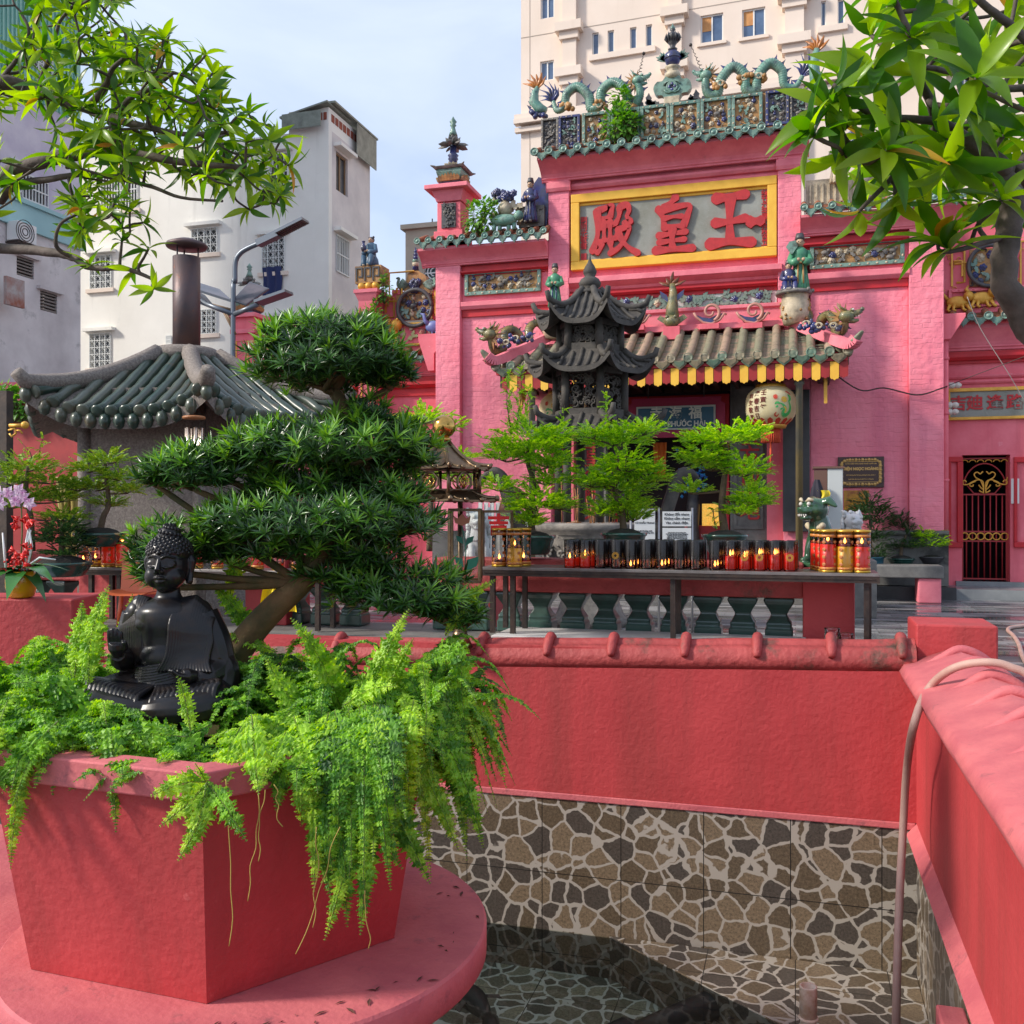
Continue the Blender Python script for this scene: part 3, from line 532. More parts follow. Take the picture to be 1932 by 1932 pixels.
for bx in((x0,x1,zt-fw,zt),(x0,x1,zbm,zbm+fw),(x0,x0+fw,zbm+fw,zt-fw),(x1-fw,x1,zbm+fw,zt-fw)):m.box(bx[0],bx[1],16.87,16.998,bx[2],bx[3])
for bx in((x0+fw,x1-fw,zt-fw-.05,zt-fw),(x0+fw,x1-fw,zbm+fw,zbm+fw+.03)):m.box(bx[0],bx[1],16.92,16.998,bx[2],bx[3])
m.build('frame',YEL,sg,bevel=.012)
GRAN=mat('sign_granite',(.30,.31,.28),.6,col2=(.20,.20,.16),nscale=1.6,bump=.4,bscale=60,col3=(.42,.41,.38),n3=40,r3=(.62,.70))
m=M();m.box(x0+fw,x1-fw,16.94,16.998,zbm+fw,zt-fw);m.build('panel',GRAN,sg)
zmid=(zt+zbm)/2;
def brush(m,strokes,o,sc_,y,dep=.05):
 """brush-drawn character: each stroke a ribbon with swelling ends"""
 for si,(w_,pts)in enumerate(strokes):
  P=catmull([(a_,b_,0)for a_,b_ in pts],5)if len(pts)>1 else[Vector((*pts[0],0)),Vector((pts[0][0]+1,pts[0][1],0))];n=len(P);L1,R1=[],[]
  for i,q in enumerate(P):
   d_=(P[min(i+1,n-1)]-P[max(i-1,0)]).normalized();nn_=Vector((-d_.y,d_.x,0));t=i/(n-1);k=w_*(.5+.12*math.cos(t*2*PI)-.10*t)
   L1.append(q+nn_*k);R1.append(q-nn_*k)
  d0=(P[0]-P[1]).normalized();d1=(P[-1]-P[-2]).normalized();k0,k1=w_*.5,w_*.42
  n0=Vector((-d0.y,d0.x,0));n1=Vector((-d1.y,d1.x,0))
  poly=L1+[P[-1]+d1*k1*math.cos(a_)-n1*k1*math.sin(a_)*-1 for a_ in(1.0,.4,-.4,-1.0)]+R1[::-1]+[P[0]+d0*k0*math.cos(a_)-n0*k0*math.sin(a_)*-1 for a_ in(1.0,.4,-.4,-1.0)]
  V=[(o[0]+q.x*sc_,o[2]-q.y*sc_)for q in poly];m.prism([(a_,b_)for a_,b_ in V],(0,y-.0,0),(1,0,0),(0,0,1),(0,-dep-.003*si,0))
CH={'玉':(1205,1220,[(48,[(1128,1112),(1200,1100),(1285,1082)]),(46,[(1205,1105),(1200,1220),(1203,1335)]),(42,[(1122,1243),(1200,1232),(1285,1208)]),(50,[(1095,1358),(1200,1338),(1318,1335)]),(50,[(1308,1229),(1335,1224),(1362,1221)])]),'皇':(893,1248,[(34,[(905,1100),(880,1130),(838,1160)]),(34,[(812,1168),(835,1215),(845,1275)]),(36,[(835,1172),(900,1155),(978,1142),(968,1195),(945,1255)]),(26,[(842,1220),(890,1208),(940,1202)]),(28,[(848,1270),(900,1258),(945,1256)]),(30,[(812,1315),(885,1300),(962,1285)]),(28,[(815,1352),(890,1338),(955,1326)]),(36,[(888,1275),(886,1330),(888,1375)]),(38,[(795,1398),(890,1385),(998,1372)])]),'殿':(575,1265,[(30,[(478,1168),(520,1150),(558,1132),(552,1170),(545,1200)]),(24,[(485,1212),(515,1206),(548,1196)]),(34,[(472,1170),(478,1260),(470,1330),(445,1395)]),(24,[(492,1262),(530,1252),(568,1240)]),(26,[(512,1228),(512,1290),(514,1330)]),(26,[(546,1222),(546,1280),(548,1322)]),(28,[(480,1345),(530,1328),(582,1312)]),(28,[(498,1352),(492,1380),(472,1402)]),(28,[(548,1340),(552,1368),(560,1385)]),(28,[(600,1148),(596,1195),(575,1238)]),(30,[(600,1145),(640,1130),(652,1160),(640,1195),(662,1220),(625,1232)]),(28,[(588,1272),(630,1255),(655,1255),(630,1320),(590,1372),(545,1402)]),(32,[(592,1290),(620,1335),(655,1368),(702,1392)])])}
for ch,px in(('殿',1163),('皇',1272),('玉',1379)):
 cx_,cy_,st_k=CH[ch];m=M();brush(m,[(w_*1.12,[(a_-cx_,b_-cy_+(a_-cx_)*.13)for a_,b_ in P])for w_,P in st_k],(X_(px),0,zmid),.3418*17.3/1805*.99,16.94);m.build('character',CHARRED,sg)
m=M();text(m,'光\n緒\n廿\n六\n年\n庚\n子\n仲\n秋\n吉\n立',.118,(X_(1443),16.94,zmid+.02),depth=.015,off=.0015,lh=.78);m.build('dedication',CHARRED,sg)
m=M();text(m,'劉\n同\n光\n敬\n書',.13,(X_(1103),16.94,zmid-.02),depth=.015,off=.0015,lh=.9);m.box(X_(1103)-.05,X_(1103)+.05,16.925,16.94,zmid-.5,zmid-.38);m.build('signature',CHARRED,sg)
porch=temple;Ye=15.3
ze=Z_(1500,666,Ye);xe0,xe1=X_(935,Ye),X_(1600,Ye);zri=Z_(1480,615,16.7);xr0,xr1=X_(1052,16.7),X_(1482,16.7)
ROOFT=mat('porch_tiles',(.20,.20,.13),.6,col2=(.34,.24,.17),nscale=3,bump=.4,bscale=30,island=.5,col3=(.09,.09,.06),n3=7,r3=(.5,.75))
n=round((xe1-xe0)/.267);a,b,c,d=M(),M(),M(),M()
def rooft(x):
 if x<xr0:t=(x-xe0)/(xr0-xe0)
 elif x>xr1:t=(xe1-x)/(xe1-xr1)
 else:t=1
 return max(t,.06)
for i in range(n+1):
 x=lerp(xe0,xe1,i/n);t=rooft(x);P0=Vector((x,Ye,ze));P1=Vector((x,lerp(Ye,16.72,t),lerp(ze,zri,t)));L_=(P1-P0).length;k=max(2,int(L_/.085));pts=[];rr=[]
 for j in range(k*2+1):
  s_=j/(k*2);pts.append(P0.lerp(P1,s_)+Vector((0,0,-.05*math.sin(PI*s_))));rr.append(.072 if j%2==0 else.064)
 if i%1==0:a.tube(pts,rr,9)
 b.lathe([(.078,0),(.08,.02),(.066,.03),(.06,.02),(.03,.028),(0,.03)],P0-Vector((0,-.005,0)),14,axis=(0,-1,.1))
 if i<n:
  x2=x+(xe1-xe0)/n/2;pl=[(-.115,.03),(-.11,-.05),(-.07,-.085),(0,-.135),(.07,-.085),(.11,-.05),(.115,.03),(0,-.01)]
  b.prism(pl,(x2,Ye-.02,ze-.05),(1,0,0),(0,-.15,1),(0,.03,0));b.prism([(u*.7,v*.7-.01)for u,v in pl],(x2,Ye-.032,ze-.05),(1,0,0),(0,-.15,1),(0,.014,0))
  t=rooft(x2);kk=max(2,int(1.5*t/.075))
  for j in range(kk):
   s_=j/kk*t;y_=lerp(Ye,16.72,s_);z_=lerp(ze,zri,s_)-.05*math.sin(PI*s_/t)-.06;c.sweep([(0,0),(.085,-.022),(.085,-.004),(0,.02)],(x,y_+.07,z_+.02),(x+(xe1-xe0)/n,y_+.07,z_+.02),(0,-1,0))
a.build('barrel_tiles',ROOFT,porch);b.build('porch_tile_caps',TEALD,porch);c.build('pan_tiles',ROOFT,porch)
m=M();m.add([(xe0,Ye+.03,ze-.09),(xe1,Ye+.03,ze-.09),(xr1,16.75,zri-.09),(xr0,16.75,zri-.09),(xe0,Ye+.03,ze-.14),(xe1,Ye+.03,ze-.14),(xe1-.05,17,ze-.1),(xe0+.05,17,ze-.1),(xr1,17,zri-.1),(xr0,17,zri-.1)],[(0,1,2,3),(0,4,5,1),(4,7,6,5),(1,5,6),(1,6,8,2),(0,3,9,7),(0,7,4)]);m.build('roof_deck',REDT,porch)
for sgn,xe,xr in((-1,xe0,xr0),(1,xe1,xr1)):
 m=M()
 for j in range(1,6):
  y_=lerp(Ye,17,j/6);t=j/6*.95
  m.tube([(xe,y_,ze),(lerp(xe,xr,.5*t),y_,lerp(ze,zri,.5*t)),(lerp(xe,xr,t),y_,lerp(ze,zri,t))],.065,8);m.lathe([(.075,0),(.075,.02),(0,.03)],(xe,y_,ze),12,axis=(sgn,0,0));m.prism([(-.11,.03),(-.08,-.07),(0,-.13),(.08,-.07),(.11,.03)],(xe+sgn*.01,y_+.13,ze-.03),(0,1,0),(0,0,1),(sgn*.02,0,0))
 m.build('side_tiles',TEALD,porch)
for sgn,xe,xr in((-1,xe0,xr0),(1,xe1,xr1)):
 m=M();P=catmull([(xr,16.75,zri+.12),(lerp(xr,xe,.35),lerp(16.75,Ye,.35),lerp(zri,ze,.35)+.1),(lerp(xr,xe,.8),lerp(16.75,Ye,.8),lerp(zri,ze,.8)+.09),(xe+sgn*.03,Ye-.03,ze+.09),(xe+sgn*.12,Ye-.12,ze+.16)],6)
 for i in range(len(P)-1):
  d_=P[i+1]-P[i];q=d_.to_track_quat('X','Z').to_matrix().to_4x4();m.obox((P[i]+P[i+1])/2,(d_.length*1.04,.15,.15),q)
 m.build('hip_ridge',PINKD,porch)
 m=M();m.tube(catmull([P[-4],P[-1],P[-1]+Vector((sgn*.08,-.05,.1))],4),[.09,.09,.09,.08,.07,.06,.05,.04,.02],8,flat=.6);m.build('hip_tip',TEALD,porch)
zv=ze-.15;x=xe0+.1;k=0;wv=.128;REDB=mat('red_board',(.36,.02,.02),.55,col2=(.26,.012,.014),nscale=4)
while x<xe1-.05:
 hh=.285 if k%2 else.255;tgt=M();w2=wv if k%2 else wv
 tgt.prism([(0,0),(0,-hh+.05),(w2*.12,-hh+.02),(w2*.25,-hh+.025),(w2*.5,-hh),(w2*.75,-hh+.025),(w2*.88,-hh+.02),(w2,-hh+.05),(w2,0)],(x,Ye+.04+(0 if k%2 else.005),zv),(1,0,0),(0,0,1),(0,.02,0));tgt.build('valance_strip',YEL if k%2 else REDB,porch);x+=w2+.006;k+=1
DWOOD=mat('dark_wood',(.03,.014,.010),.6,col2=(.055,.02,.014),nscale=6)
m=M();m.box(xe0+.06,xe1-.06,Ye+.07,Ye+.17,zv-.2,zv+.02)
for i in range(12):y_=lerp(Ye+.2,16.9,i/11);m.box(xe1-.16,xe1-.02,y_,y_+.06,zv-.1+.02*i,zv+.05+.02*i);m.box(xe0+.02,xe0+.16,y_,y_+.06,zv-.1+.02*i,zv+.05+.02*i)
m.box(xe1-.3,xe1-.22,Ye+.1,17,zv-.15,zv-.02);m.box(xe0+.22,xe0+.3,Ye+.1,17,zv-.15,zv-.02)
for i in range(15):x=lerp(xe0+.4,xe1-.4,i/14);m.box(x,x+.07,Ye+.18,17.6,zv-.12,zv-.03)
m.box(xe0+.3,xe1-.3,Ye+.3,18.4,zv-.028,zv+.0)
m.build('porch_beams',DWOOD,porch)
for xx in(xe1-.34,xe0+.34):
 m=M();m.prism([(0,0),(.5,.0),(.42,-.12),(.3,-.17),(.22,-.32),(.1,-.38),(0,-.56)],(xx,Ye+.25,zv-.05),(0,1,0),(0,0,1),(.05,0,0));m.build('carved_bracket',GOLD,porch)
for px in(1508,1004):
 xx=X_(px,15.5);m=M();m.lathe([(.055,0),(.055,zv-.32),(.075,zv-.31),(.08,zv-.27),(.06,zv-.25),(.06,zv-.2),(.085,zv-.17),(.09,zv-.12),(.07,zv-.1)],(xx,15.5,0),14);m.build('porch_post',mat('mossy_post',(.13,.13,.11),.55,col2=(.30,.22,.08),nscale=1.4,bump=.3),porch)
m=M();zt2=zop+.1
m.box(xo0-.3,xo1+.3,18.35,18.5,0,zt2);m.box(xo0-.2,xo0,17.5,18.35,0,zt2);m.box(xo1,xo1+.2,17.5,18.35,0,zt2);m.box(xo0,xo1,17.3,18.3,zt2-.25,zt2)
m.build('porch_walls',DWOOD,porch)
m=M();m.box(xo0,xo1,15.2,18.3,0,.35);m.box(X_(1384,16.7),xH+.02,16.62,16.88,0,.20);m.build('porch_floor',STONE,porch)
xq0,xq1=X_(1378,17.35),X_(1447,17.35);xm=X_(1262,17.35)
for k,(x0,x1)in enumerate(((xq0,xq1),(2*xm-xq1,2*xm-xq0))):
 m=M();m.box(x0,x1,17.34,17.5,.35,zt2-.25);ww=x1-x0
 for bx in((x0+.06,x1-.06,17.31,17.341,1.1,1.16),(x0+.06,x1-.06,17.31,17.341,3.55,3.61),(x0+.06,x0+.11,17.31,17.341,1.16,3.55),(x1-.11,x1-.06,17.31,17.341,1.16,3.55)):m.box(*bx)
 m.build('stone_couplet_panel',STONE,porch)
 m=M();s_='\n'.join('玄方仙子地' if k==0 else '玉皇金闕天');text(m,s_,.36,((x0+x1)/2+.02,17.335,2.05),depth=.02,off=.006,lh=.9);m.build('couplet_characters',CHARRED,porch)
 m=M();text(m,'光緒丙午年'.replace('','\n').strip(),.10,(x1-.12,17.335,2.75),depth=.012,lh=.9);m.build('small_characters',CHARRED,porch)
for x0,x1 in((X_(1447,17.2),X_(1478,17.2)),(2*xm-X_(1478,17.2),2*xm-X_(1447,17.2))):m=M();m.box(x0,x1,17.15,17.5,.35,zt2-.25);m.build('door_jamb',PINKP,porch)
BLK=mat('black_lacquer',(.02,.02,.024),.35,col2=(.05,.05,.055),nscale=2.2,bump=.3)
m=M();m.box(X_(1477,16.95),X_(1528,16.95),16.90,16.96,Z_(1500,1003,16.95),Z_(1500,736,16.95));m.build('black_couplet_board',BLK,porch,bevel=.01)
m=M();x0,x1=2*xm-xq0+.02,xq0-.02
m.box(x0,x0+.1,17.36,17.5,.35,3.3);m.box(x1-.1,x1,17.36,17.5,.35,3.3);m.box(x0,x1,17.36,17.5,3.3,3.5);m.box(x0,x1,17.4,17.6,.35,.5);m.build('door_frame',REDT,porch,bevel=.01)
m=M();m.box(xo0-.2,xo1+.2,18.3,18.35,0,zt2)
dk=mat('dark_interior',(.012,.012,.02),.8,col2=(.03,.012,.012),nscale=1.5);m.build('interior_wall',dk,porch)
m=M();m.box(X_(1530),xH+.06,16.80,16.995,.2,1.05);m.sweep([(0,0),(.03,0),(.05,.03),(.05,.08),(0,.08)],(X_(1530),16.8,1.02),(xH+.06,16.8,1.02),(0,-1,0));m.box(xA-.05,xo0,16.84,16.88,.0,1.05)
for i,x in enumerate(np.linspace(X_(1530)+.6,xH-.2,4)):m.box(x,x+.012,16.797,16.81,.2,1.0)
m.build('stone_plinth',mat('plinth_stone',(.16,.155,.145),.65,col2=(.09,.088,.085),nscale=2.4,bump=.4,bscale=40,col3=(.035,.034,.033),n3=1.5,r3=(.5,.62)),temple)
m=M();m.box(X_(1640),xH+.13,16.5,16.8,0,.2);m.build('black_plinth_base',BLK,temple)
p=PY(1345,965,17.9);al=thing('altar','gilded altar glowing inside the dark doorway','altar',(p.x,17.9,.35));m=M();m.box(p.x-.5,p.x+.35,17.75,18.2,.35,1.15);m.build('table',REDB,al,bevel=.02)
m=M();m.box(p.x-.18,p.x+.16,17.73,17.9,1.15,1.55);rnd=random.Random(2)
for _ in range(60):m.sph((p.x+rnd.uniform(-.17,.15),17.725,rnd.uniform(1.17,1.53)),.02,6,4)
m.build('gilded_carving',mat('glowing_altar_gold',(.8,.5,.1),.3,metal=.7,emis=((1,.55,.1),.35)),al)  # gold emits light of its own, though the carving is no lamp
p=PY(1308,900,17.7);fb=thing('blue_glow','tall bunch of blue flowers in a vase in the dark doorway','flowers',(p.x,17.7,.35));m=M();m.lathe([(.08,.35),(.14,.7),(.1,1.1),(.12,1.5),(.09,1.75)],(p.x,17.7,0),14);m.build('vase',BLACKC,fb)  # blue glow inside the doorway, modelled as blue petals over a vase
m=M();
for _ in range(70):flower(m,(p.x+rnd.gauss(0,.13),Z_(1308,900,17.7)+rnd.gauss(0,.18)),.035,17.7+rnd.uniform(-.1,.1),rnd,4)
m.build('flowers',mat('blue_glow_petals',(.03,.12,.6),.5,col2=(.02,.35,.6),island=.6),fb)  # petal colour stands in for the blue glow
p=PY(1245,860,17.8);m=M();m.grid(lambda u,v:(p.x+lerp(-.13,.13,u)*(1-.25*v),17.8+.03*math.sin(u*18),lerp(Z_(1245,835,17.8),Z_(1245,905,17.8),v)),16,6);tag(m.build('door_drape',mat('orange_cloth',(.7,.18,.03),.7)),'narrow orange drape hanging inside the doorway','drape')
sb=thing('hanging_sign','blue temple sign with white characters and letters on a crimson board over the door','sign',(X_(1275,16.9),16.9,Z_(1275,825,16.9)))
x0,x1,z0,z1=X_(1201,16.9),X_(1350,16.9),Z_(1275,811,16.9),Z_(1275,766,16.9)
m=M();e1=.16;m.prism([(x0-e1+.08,z0-.13),(x1+e1-.08,z0-.13),(x1+e1-.08,z0-.06),(x1+e1,z0-.02),(x1+e1,z1+.03),(x1+e1-.07,z1+.07),(x1+e1-.07,z1+.15),(x0-e1+.07,z1+.15),(x0-e1+.07,z1+.07),(x0-e1,z1+.03),(x0-e1,z0-.02),(x0-e1+.08,z0-.06)],(0,16.92,0),(1,0,0),(0,0,1),(0,.05,0));m.build('backboard',mat('crimson_board',(.35,.01,.06),.5),sb)
m=M();m.box(x0,x1,16.89,16.919,z0,z1);m.build('panel',mat('blue_panel',(.012,.10,.17),.35,col2=(.01,.07,.12),nscale=3),sb)
m=M();f_=.03
for bx in((x0,x1,z1-f_,z1),(x0,x1,z0,z0+f_),(x0,x0+f_,z0+f_,z1-f_),(x1-f_,x1,z0+f_,z1-f_)):m.box(bx[0],bx[1],16.875,16.889,bx[2],bx[3])
m.build('border',mat('silver_paint',(.45,.46,.42),.45),sb)
SLV=mat('silver_letter',(.62,.63,.56),.5);zt_=lerp(z0,z1,.67);ww=x1-x0
for ch,t in(('寺',.26),('海',.5),('福',.75)):
 m=M();text(m,ch,.235,(x0+ww*t,16.889,zt_),depth=.015,off=.005);m.build('character',SLV,sb)
m=M();text(m,'CHÙA PHƯỚC HẢI',.125,((x0+x1)/2,16.889,lerp(z0,z1,.24)),depth=.012,off=.004,sx=.98);m.build('letters',SLV,sb)
m=M();text(m,'73',.05,(x1-.07,16.889,z0+.06),depth=.006)
m=M();m.cyl((x0+.2,16.94,z1+.1),(x0+.2,17.0,zt2-.2),.01);m.cyl((x1-.2,16.94,z1+.1),(x1-.2,17.0,zt2-.2),.01);m.build('hanger',IRON,sb)
def lantern(px,py0,py1,Y,label,flip=1):
 p=PY(px,(py0+py1)/2,Y);t=thing('paper_lantern',label,'lantern',p);s_=(Z_(px,py0,Y)-Z_(px,py1,Y))/2;Rr=s_*1.2
 pr=[]
 for i in range(33):a=lerp(-1,1,i/32);pr.append((Rr*(1-abs(a)**3.2*.42)*(1+(.012 if i%2 else-.008)),a*s_*.93))
 def cyl_uv(mt_,nm,pts_fn):pass
 m=M();m.lathe(pr,p,40);m.build('lantern_paper',mat('lantern_paper',(.66,.58,.33),.55,col2=(.72,.66,.44),nscale=3,transl=.25),t)
 m=M();m.lathe([(Rr*.60,-.03),(Rr*.62,0),(Rr*.58,.04)],p+Vector((0,0,s_*.93)),24);m.lathe([(Rr*.60,-.05),(Rr*.64,0),(Rr*.58,.02)],p-Vector((0,0,s_*.93)),24);m.build('lantern_rim',GOLD,t)
 def onl(m,th,z,verts,dr=.006):
  """decal patch that follows the lantern: verts in metres around (th,z)"""
  V=[]
  for a,b in verts:
   zz=z+b;k=min(1,abs(zz/(s_*.93)));rad=Rr*(1-k**3.2*.42)*1.015+dr;A_=th+a/Rr;V.append((p.x+rad*math.sin(A_),p.y-rad*math.cos(A_),p.z+zz))
  return V
 def decal(mm,th,z,ch,size):
  k=M();text(k,ch,size,(0,0,0),(1,0,0),(0,1,0),depth=.002,off=.002);
  if not k.n:return
  W=np.concatenate(k.v);V=onl(mm,th,z,[(q[0],q[1])for q in W],.004);b=mm.n;mm.v.append(np.array([tuple(q)for q in V]));mm.n+=len(V);mm.fi+=[f+b for f in k.fi];mm.fs+=k.fs;mm.sm+=k.sm
 mm=M();base=TH*0+(-.55 if flip>0 else.3)
 for c_,(dx,s0)in enumerate(((0,'壬寅年'),(-.28,'孟春吉日'),(-.58,'信女敬奉'))):
  for r_,ch in enumerate(s0):decal(mm,base+.28+dx,s_*(.55-c_*.05)-r_*s_*.36,ch,s_*.30)
 mm.build('lantern_writing',mat('maroon_ink',(.20,.02,.02),.6),t)
 def ribbon(mt_,name,P,w):
  k=M();P=catmull([(a,b,0)for a,b in P],6)
  for i in range(len(P)-1):
   d_=(P[i+1]-P[i]);nrm=Vector((-d_.y,d_.x,0)).normalized();w0,w1=w*math.sin(PI*(i+.6)/len(P))+.004,w*math.sin(PI*(i+1.6)/len(P))+.004
   q=[P[i]-nrm*w0,P[i+1]-nrm*w1,P[i+1]+nrm*w1,P[i]+nrm*w0];k.add(onl(k,flip*.35,0,[(v.x,v.y)for v in q],.004),[(0,1,2,3)])
  return k
 g1=M()
 for P,w_ in(([(.02,.02),(.10,-.03),(.16,-.12),(.10,-.22),(.18,-.28),(.28,-.2),(.30,-.05),(.24,.08)],.035),([(.02,.0),(-.05,.03),(-.1,-.02)],.02),([(-.02,-.05),(-.08,-.09)],.015),([(.26,.05),(.30,.15),(.24,.22)],.025),([(.1,-.1),(.03,-.14)],.012)):g1.merge(ribbon(None,'',[(a*s_*2,b*s_*2)for a,b in P],w_*s_*2.4))
 g1.build('painted_dragon',mat('green_ink',(.05,.42,.10),.5),t)
 g2=M()
 for P,w_ in(([(.06,.12),(.12,.15),(.18,.1),(.12,.06),(.06,.1)],.03),([(.12,-.06),(.18,-.14),(.14,-.22)],.014)):g2.merge(ribbon(None,'',[(a*s_*2,b*s_*2)for a,b in P],w_*s_*2.4))
 g2.build('painted_mane',mat('yellow_ink',(.75,.42,.03),.5),t)
 g3=M()
 for P,w_ in(([(-.13,.16),(-.1,.2),(-.06,.17),(-.09,.13),(-.13,.16)],.025),([(-.06,-.2),(-.1,-.26),(-.04,-.3),(.0,-.24)],.01),([(.2,.3),(.27,.28),(.33,.22)],.014)):g3.merge(ribbon(None,'',[(a*s_*2,b*s_*2)for a,b in P],w_*s_*2.4))
 for k in range(16):th=2*PI*k/16;V=onl(g3,th,-s_*.82,[(-.06,-.05),(.06,-.05),(.05,.03),(0,.06),(-.05,.03)],.006);g3.add(V,[(0,1,2,3,4)])
 g3.build('painted_flames',mat('red_ink',(.62,.05,.02),.5),t)
 m=M();q=p-Vector((0,0,s_*.95));m.lathe([(.14,0),(.145,-.05)],q,18);m.build('tassel_cap',GOLD,t)
 m=M();
 for k in range(26):a=2*PI*k/26;m.cyl(q+Vector((math.cos(a)*.13,math.sin(a)*.13,-.05)),q+Vector((math.cos(a)*.14,math.sin(a)*.14,-.27)),.018,.014,5)
 m.tube([q+Vector((0,0,-.2)),q+Vector((0,0,-.75))],[.02,.012],6);m.build('tassel',mat('red_tassel',(.62,.08,.03),.8),t)
 m=M();m.cyl(p+Vector((0,0,s_)),(p.x,p.y,zv-.02),.008);m.build('cord',IRON,t)
lantern(1454,728,805,15.75,'large cream paper lantern painted with a green dragon beside the right porch post')
lantern(1062,740,815,16.3,'green and cream paper lantern half hidden behind the stone pagoda',-1)
SCALE=mat('dragon_scales',(.10,.27,.21),.38,col2=(.22,.36,.27),nscale=7,bump=.9,bscale=70,col3=(.06,.09,.10),n3=8,r3=(.5,.68),coat=.2)
SCALE2=mat('olive_dragon_scales',(.10,.13,.06),.35,col2=(.30,.22,.08),nscale=6,bump=.9,bscale=70,col3=(.03,.05,.05),n3=7,r3=(.5,.66),coat=.3)
def dragon(label,path,Y,rad,head_dir,body=SCALE,tail=True,hs=1.0,clouds=None,sp=.11,cy=0):
 """path: (px,py) of the back line, head first"""
 P=catmull([PY(x,y,Y+cy*i)for i,(x,y)in enumerate(path)],7);n=len(P);t=thing('ceramic_dragon',label,'dragon',(P[n//2].x,Y,min(p.z for p in P)),group='glazed dragons on the temple roofs')
 rr=[rad*min(1,.72+.28*(i/n)*4)*(1 if i<n*.75 else lerp(1,.4,(i-n*.75)/(n*.25)))for i in range(n)]
 m=M();m.tube(P,rr,12)
 rs=M()
 for i in range(1,n-1,1):m.tube([P[i]-(P[i+1]-P[i-1]).normalized()*.002,P[i]+(P[i+1]-P[i-1]).normalized()*.012],[rr[i]*1.09,rr[i]*1.02],10,cap=False)
 m.build('body',body,t)
 acc=0
 for i in range(2,n-2):
  acc+=(P[i]-P[i-1]).length
  if acc>sp:
   acc=0;tg=(P[i+1]-P[i-1]).normalized();nr=Vector((-tg.z,0,tg.x));nr=nr if nr.z>0 or abs(nr.z)<.3 and(P[i].x-P[n//2].x)*nr.x>0 else-nr
   q=P[i]+nr*rr[i]*.8;k=rad*.5;rs.prism([(-k,0),(-k*.2,k*1.0),(k*.4,k*2.3),(k*.5,k*.9),(k,0)],q+Vector((0,.012,0)),-tg if nr.z>0 and tg.x>0 else tg,nr,(0,-.024,0))
 rs.build('back_spikes',BLUE,t)
 h=M();e=M();H=P[0];u=Vector((head_dir,0,.12)).normalized();v=Vector((0,0,1));k=rad*1.15*hs
 def at(a,b,c=0):return H+u*(a*k)+v*(b*k)+Vector((0,c*k,0))
 h.sph(at(.1,.3),k*1.05,10,8,(1.1,.9,.85));h.tube([at(.4,.45),at(1.4,.5),at(2.2,.75)],[k*.7,k*.5,k*.32],9);h.sph(at(2.25,.95),k*.34,8,6)
 h.tube([at(.4,-.25),at(1.2,-.55),at(1.8,-.5)],[k*.5,k*.34,k*.18],8)
 for c in(-.45,.45):h.tube([at(.1,1.0,c),at(-.7,1.6,c*1.5),at(-1.2,2.3,c*1.6)],[k*.2,k*.14,k*.04],6);h.sph(at(.85,1.0,c),k*.3,8,6)
 h.build('head',body,t)
 for c in(-.5,.5):e.sph(at(1.0,1.0,c*1.25),k*.17,8,6)
 for j in range(6):e.cyl(at(1.0+j*.2,.12,-.3+(j%2)*.6),at(1.0+j*.2,-.12,-.3+(j%2)*.6),k*.08,0.001,5)
 e.build('eyes_and_teeth',WHITEC,t)
 w_=M()
 for j in range(9):a=lerp(1.4,4.6,j/8);q=at(-.3,.1);w_.prism([(-.25*k,0),(0,1.6*k),(.25*k,0)],q+Vector((math.cos(a)*k*.7*head_dir,.01-.03*(j%2),math.sin(a)*k*.7)),(-math.sin(a)*head_dir,0,math.cos(a)),(math.cos(a)*head_dir,0,math.sin(a)),(0,-.02,0))
 w_.build('mane',OCHRE,t)
 if tail:
  T=P[-1];d_=(P[-1]-P[-4]).normalized();fl=M();base=math.atan2(d_.z,d_.x)
  for j in range(7):a=base+lerp(-.9,.9,j/6);l_=rad*(5.2-abs(j-3)*.7);fl.tube([T,T+Vector((math.cos(a),.02*(j%2),math.sin(a)))*l_*.55,T+Vector((math.cos(a+.25),0,math.sin(a+.25)))*l_],[rad*.42,rad*.4,rad*.03],6,flat=.4)
  fl.build('tail_flame',BLUE,t)
 c_=M();f_=M();rnd=random.Random(int(abs(P[0].x*100)))
 for(x,y)in(clouds or[]):
  q=PY(x,y,Y-.02)
  for _ in range(9):c_.sph(q+Vector((rnd.uniform(-1.6,1.6)*rad,rnd.uniform(-.8,.4)*rad,rnd.uniform(-.9,.9)*rad)),rad*rnd.uniform(.35,.7),8,6)
  for s_ in(-1,1):
   C=[q+Vector((s_*math.cos(a)*rad*(.85-a*.1),-rad*.7,math.sin(a)*rad*(.85-a*.1)))for a in np.linspace(0,6,12)];f_.tube(C,rad*.13,6)
 if c_.n:c_.build('clouds',BLUE if body is SCALE2 else OCHRE,t);f_.build('cloud_scrolls',CREAM,t)
 return t
Yt=16.98;S3=lambda pts:[(967+.3418*x,.3418*y)for x,y in pts];S4=lambda pts:[(1273.6+.3418*x,.3418*y)for x,y in pts];S5=lambda pts:[(896+.3907*x,472+.3907*y)for x,y in pts]
dragon('turquoise arched dragon on the ridge left of the gourd finial, facing right',S3([(690,455),(705,520),(680,590),(600,600),(495,590),(480,510),(560,455),(620,500),(600,600),(500,605),(440,600),(410,520),(355,480),(300,520),(290,585),(250,610),(225,570)])[0:1]+S3([(705,520),(675,585),(640,590),(625,500),(560,455),(495,500),(480,580),(435,600),(420,530),(360,480),(300,520),(285,590),(245,610),(225,560)]),Yt,.085,1,clouds=S3([(640,590),(480,590),(310,590)]))
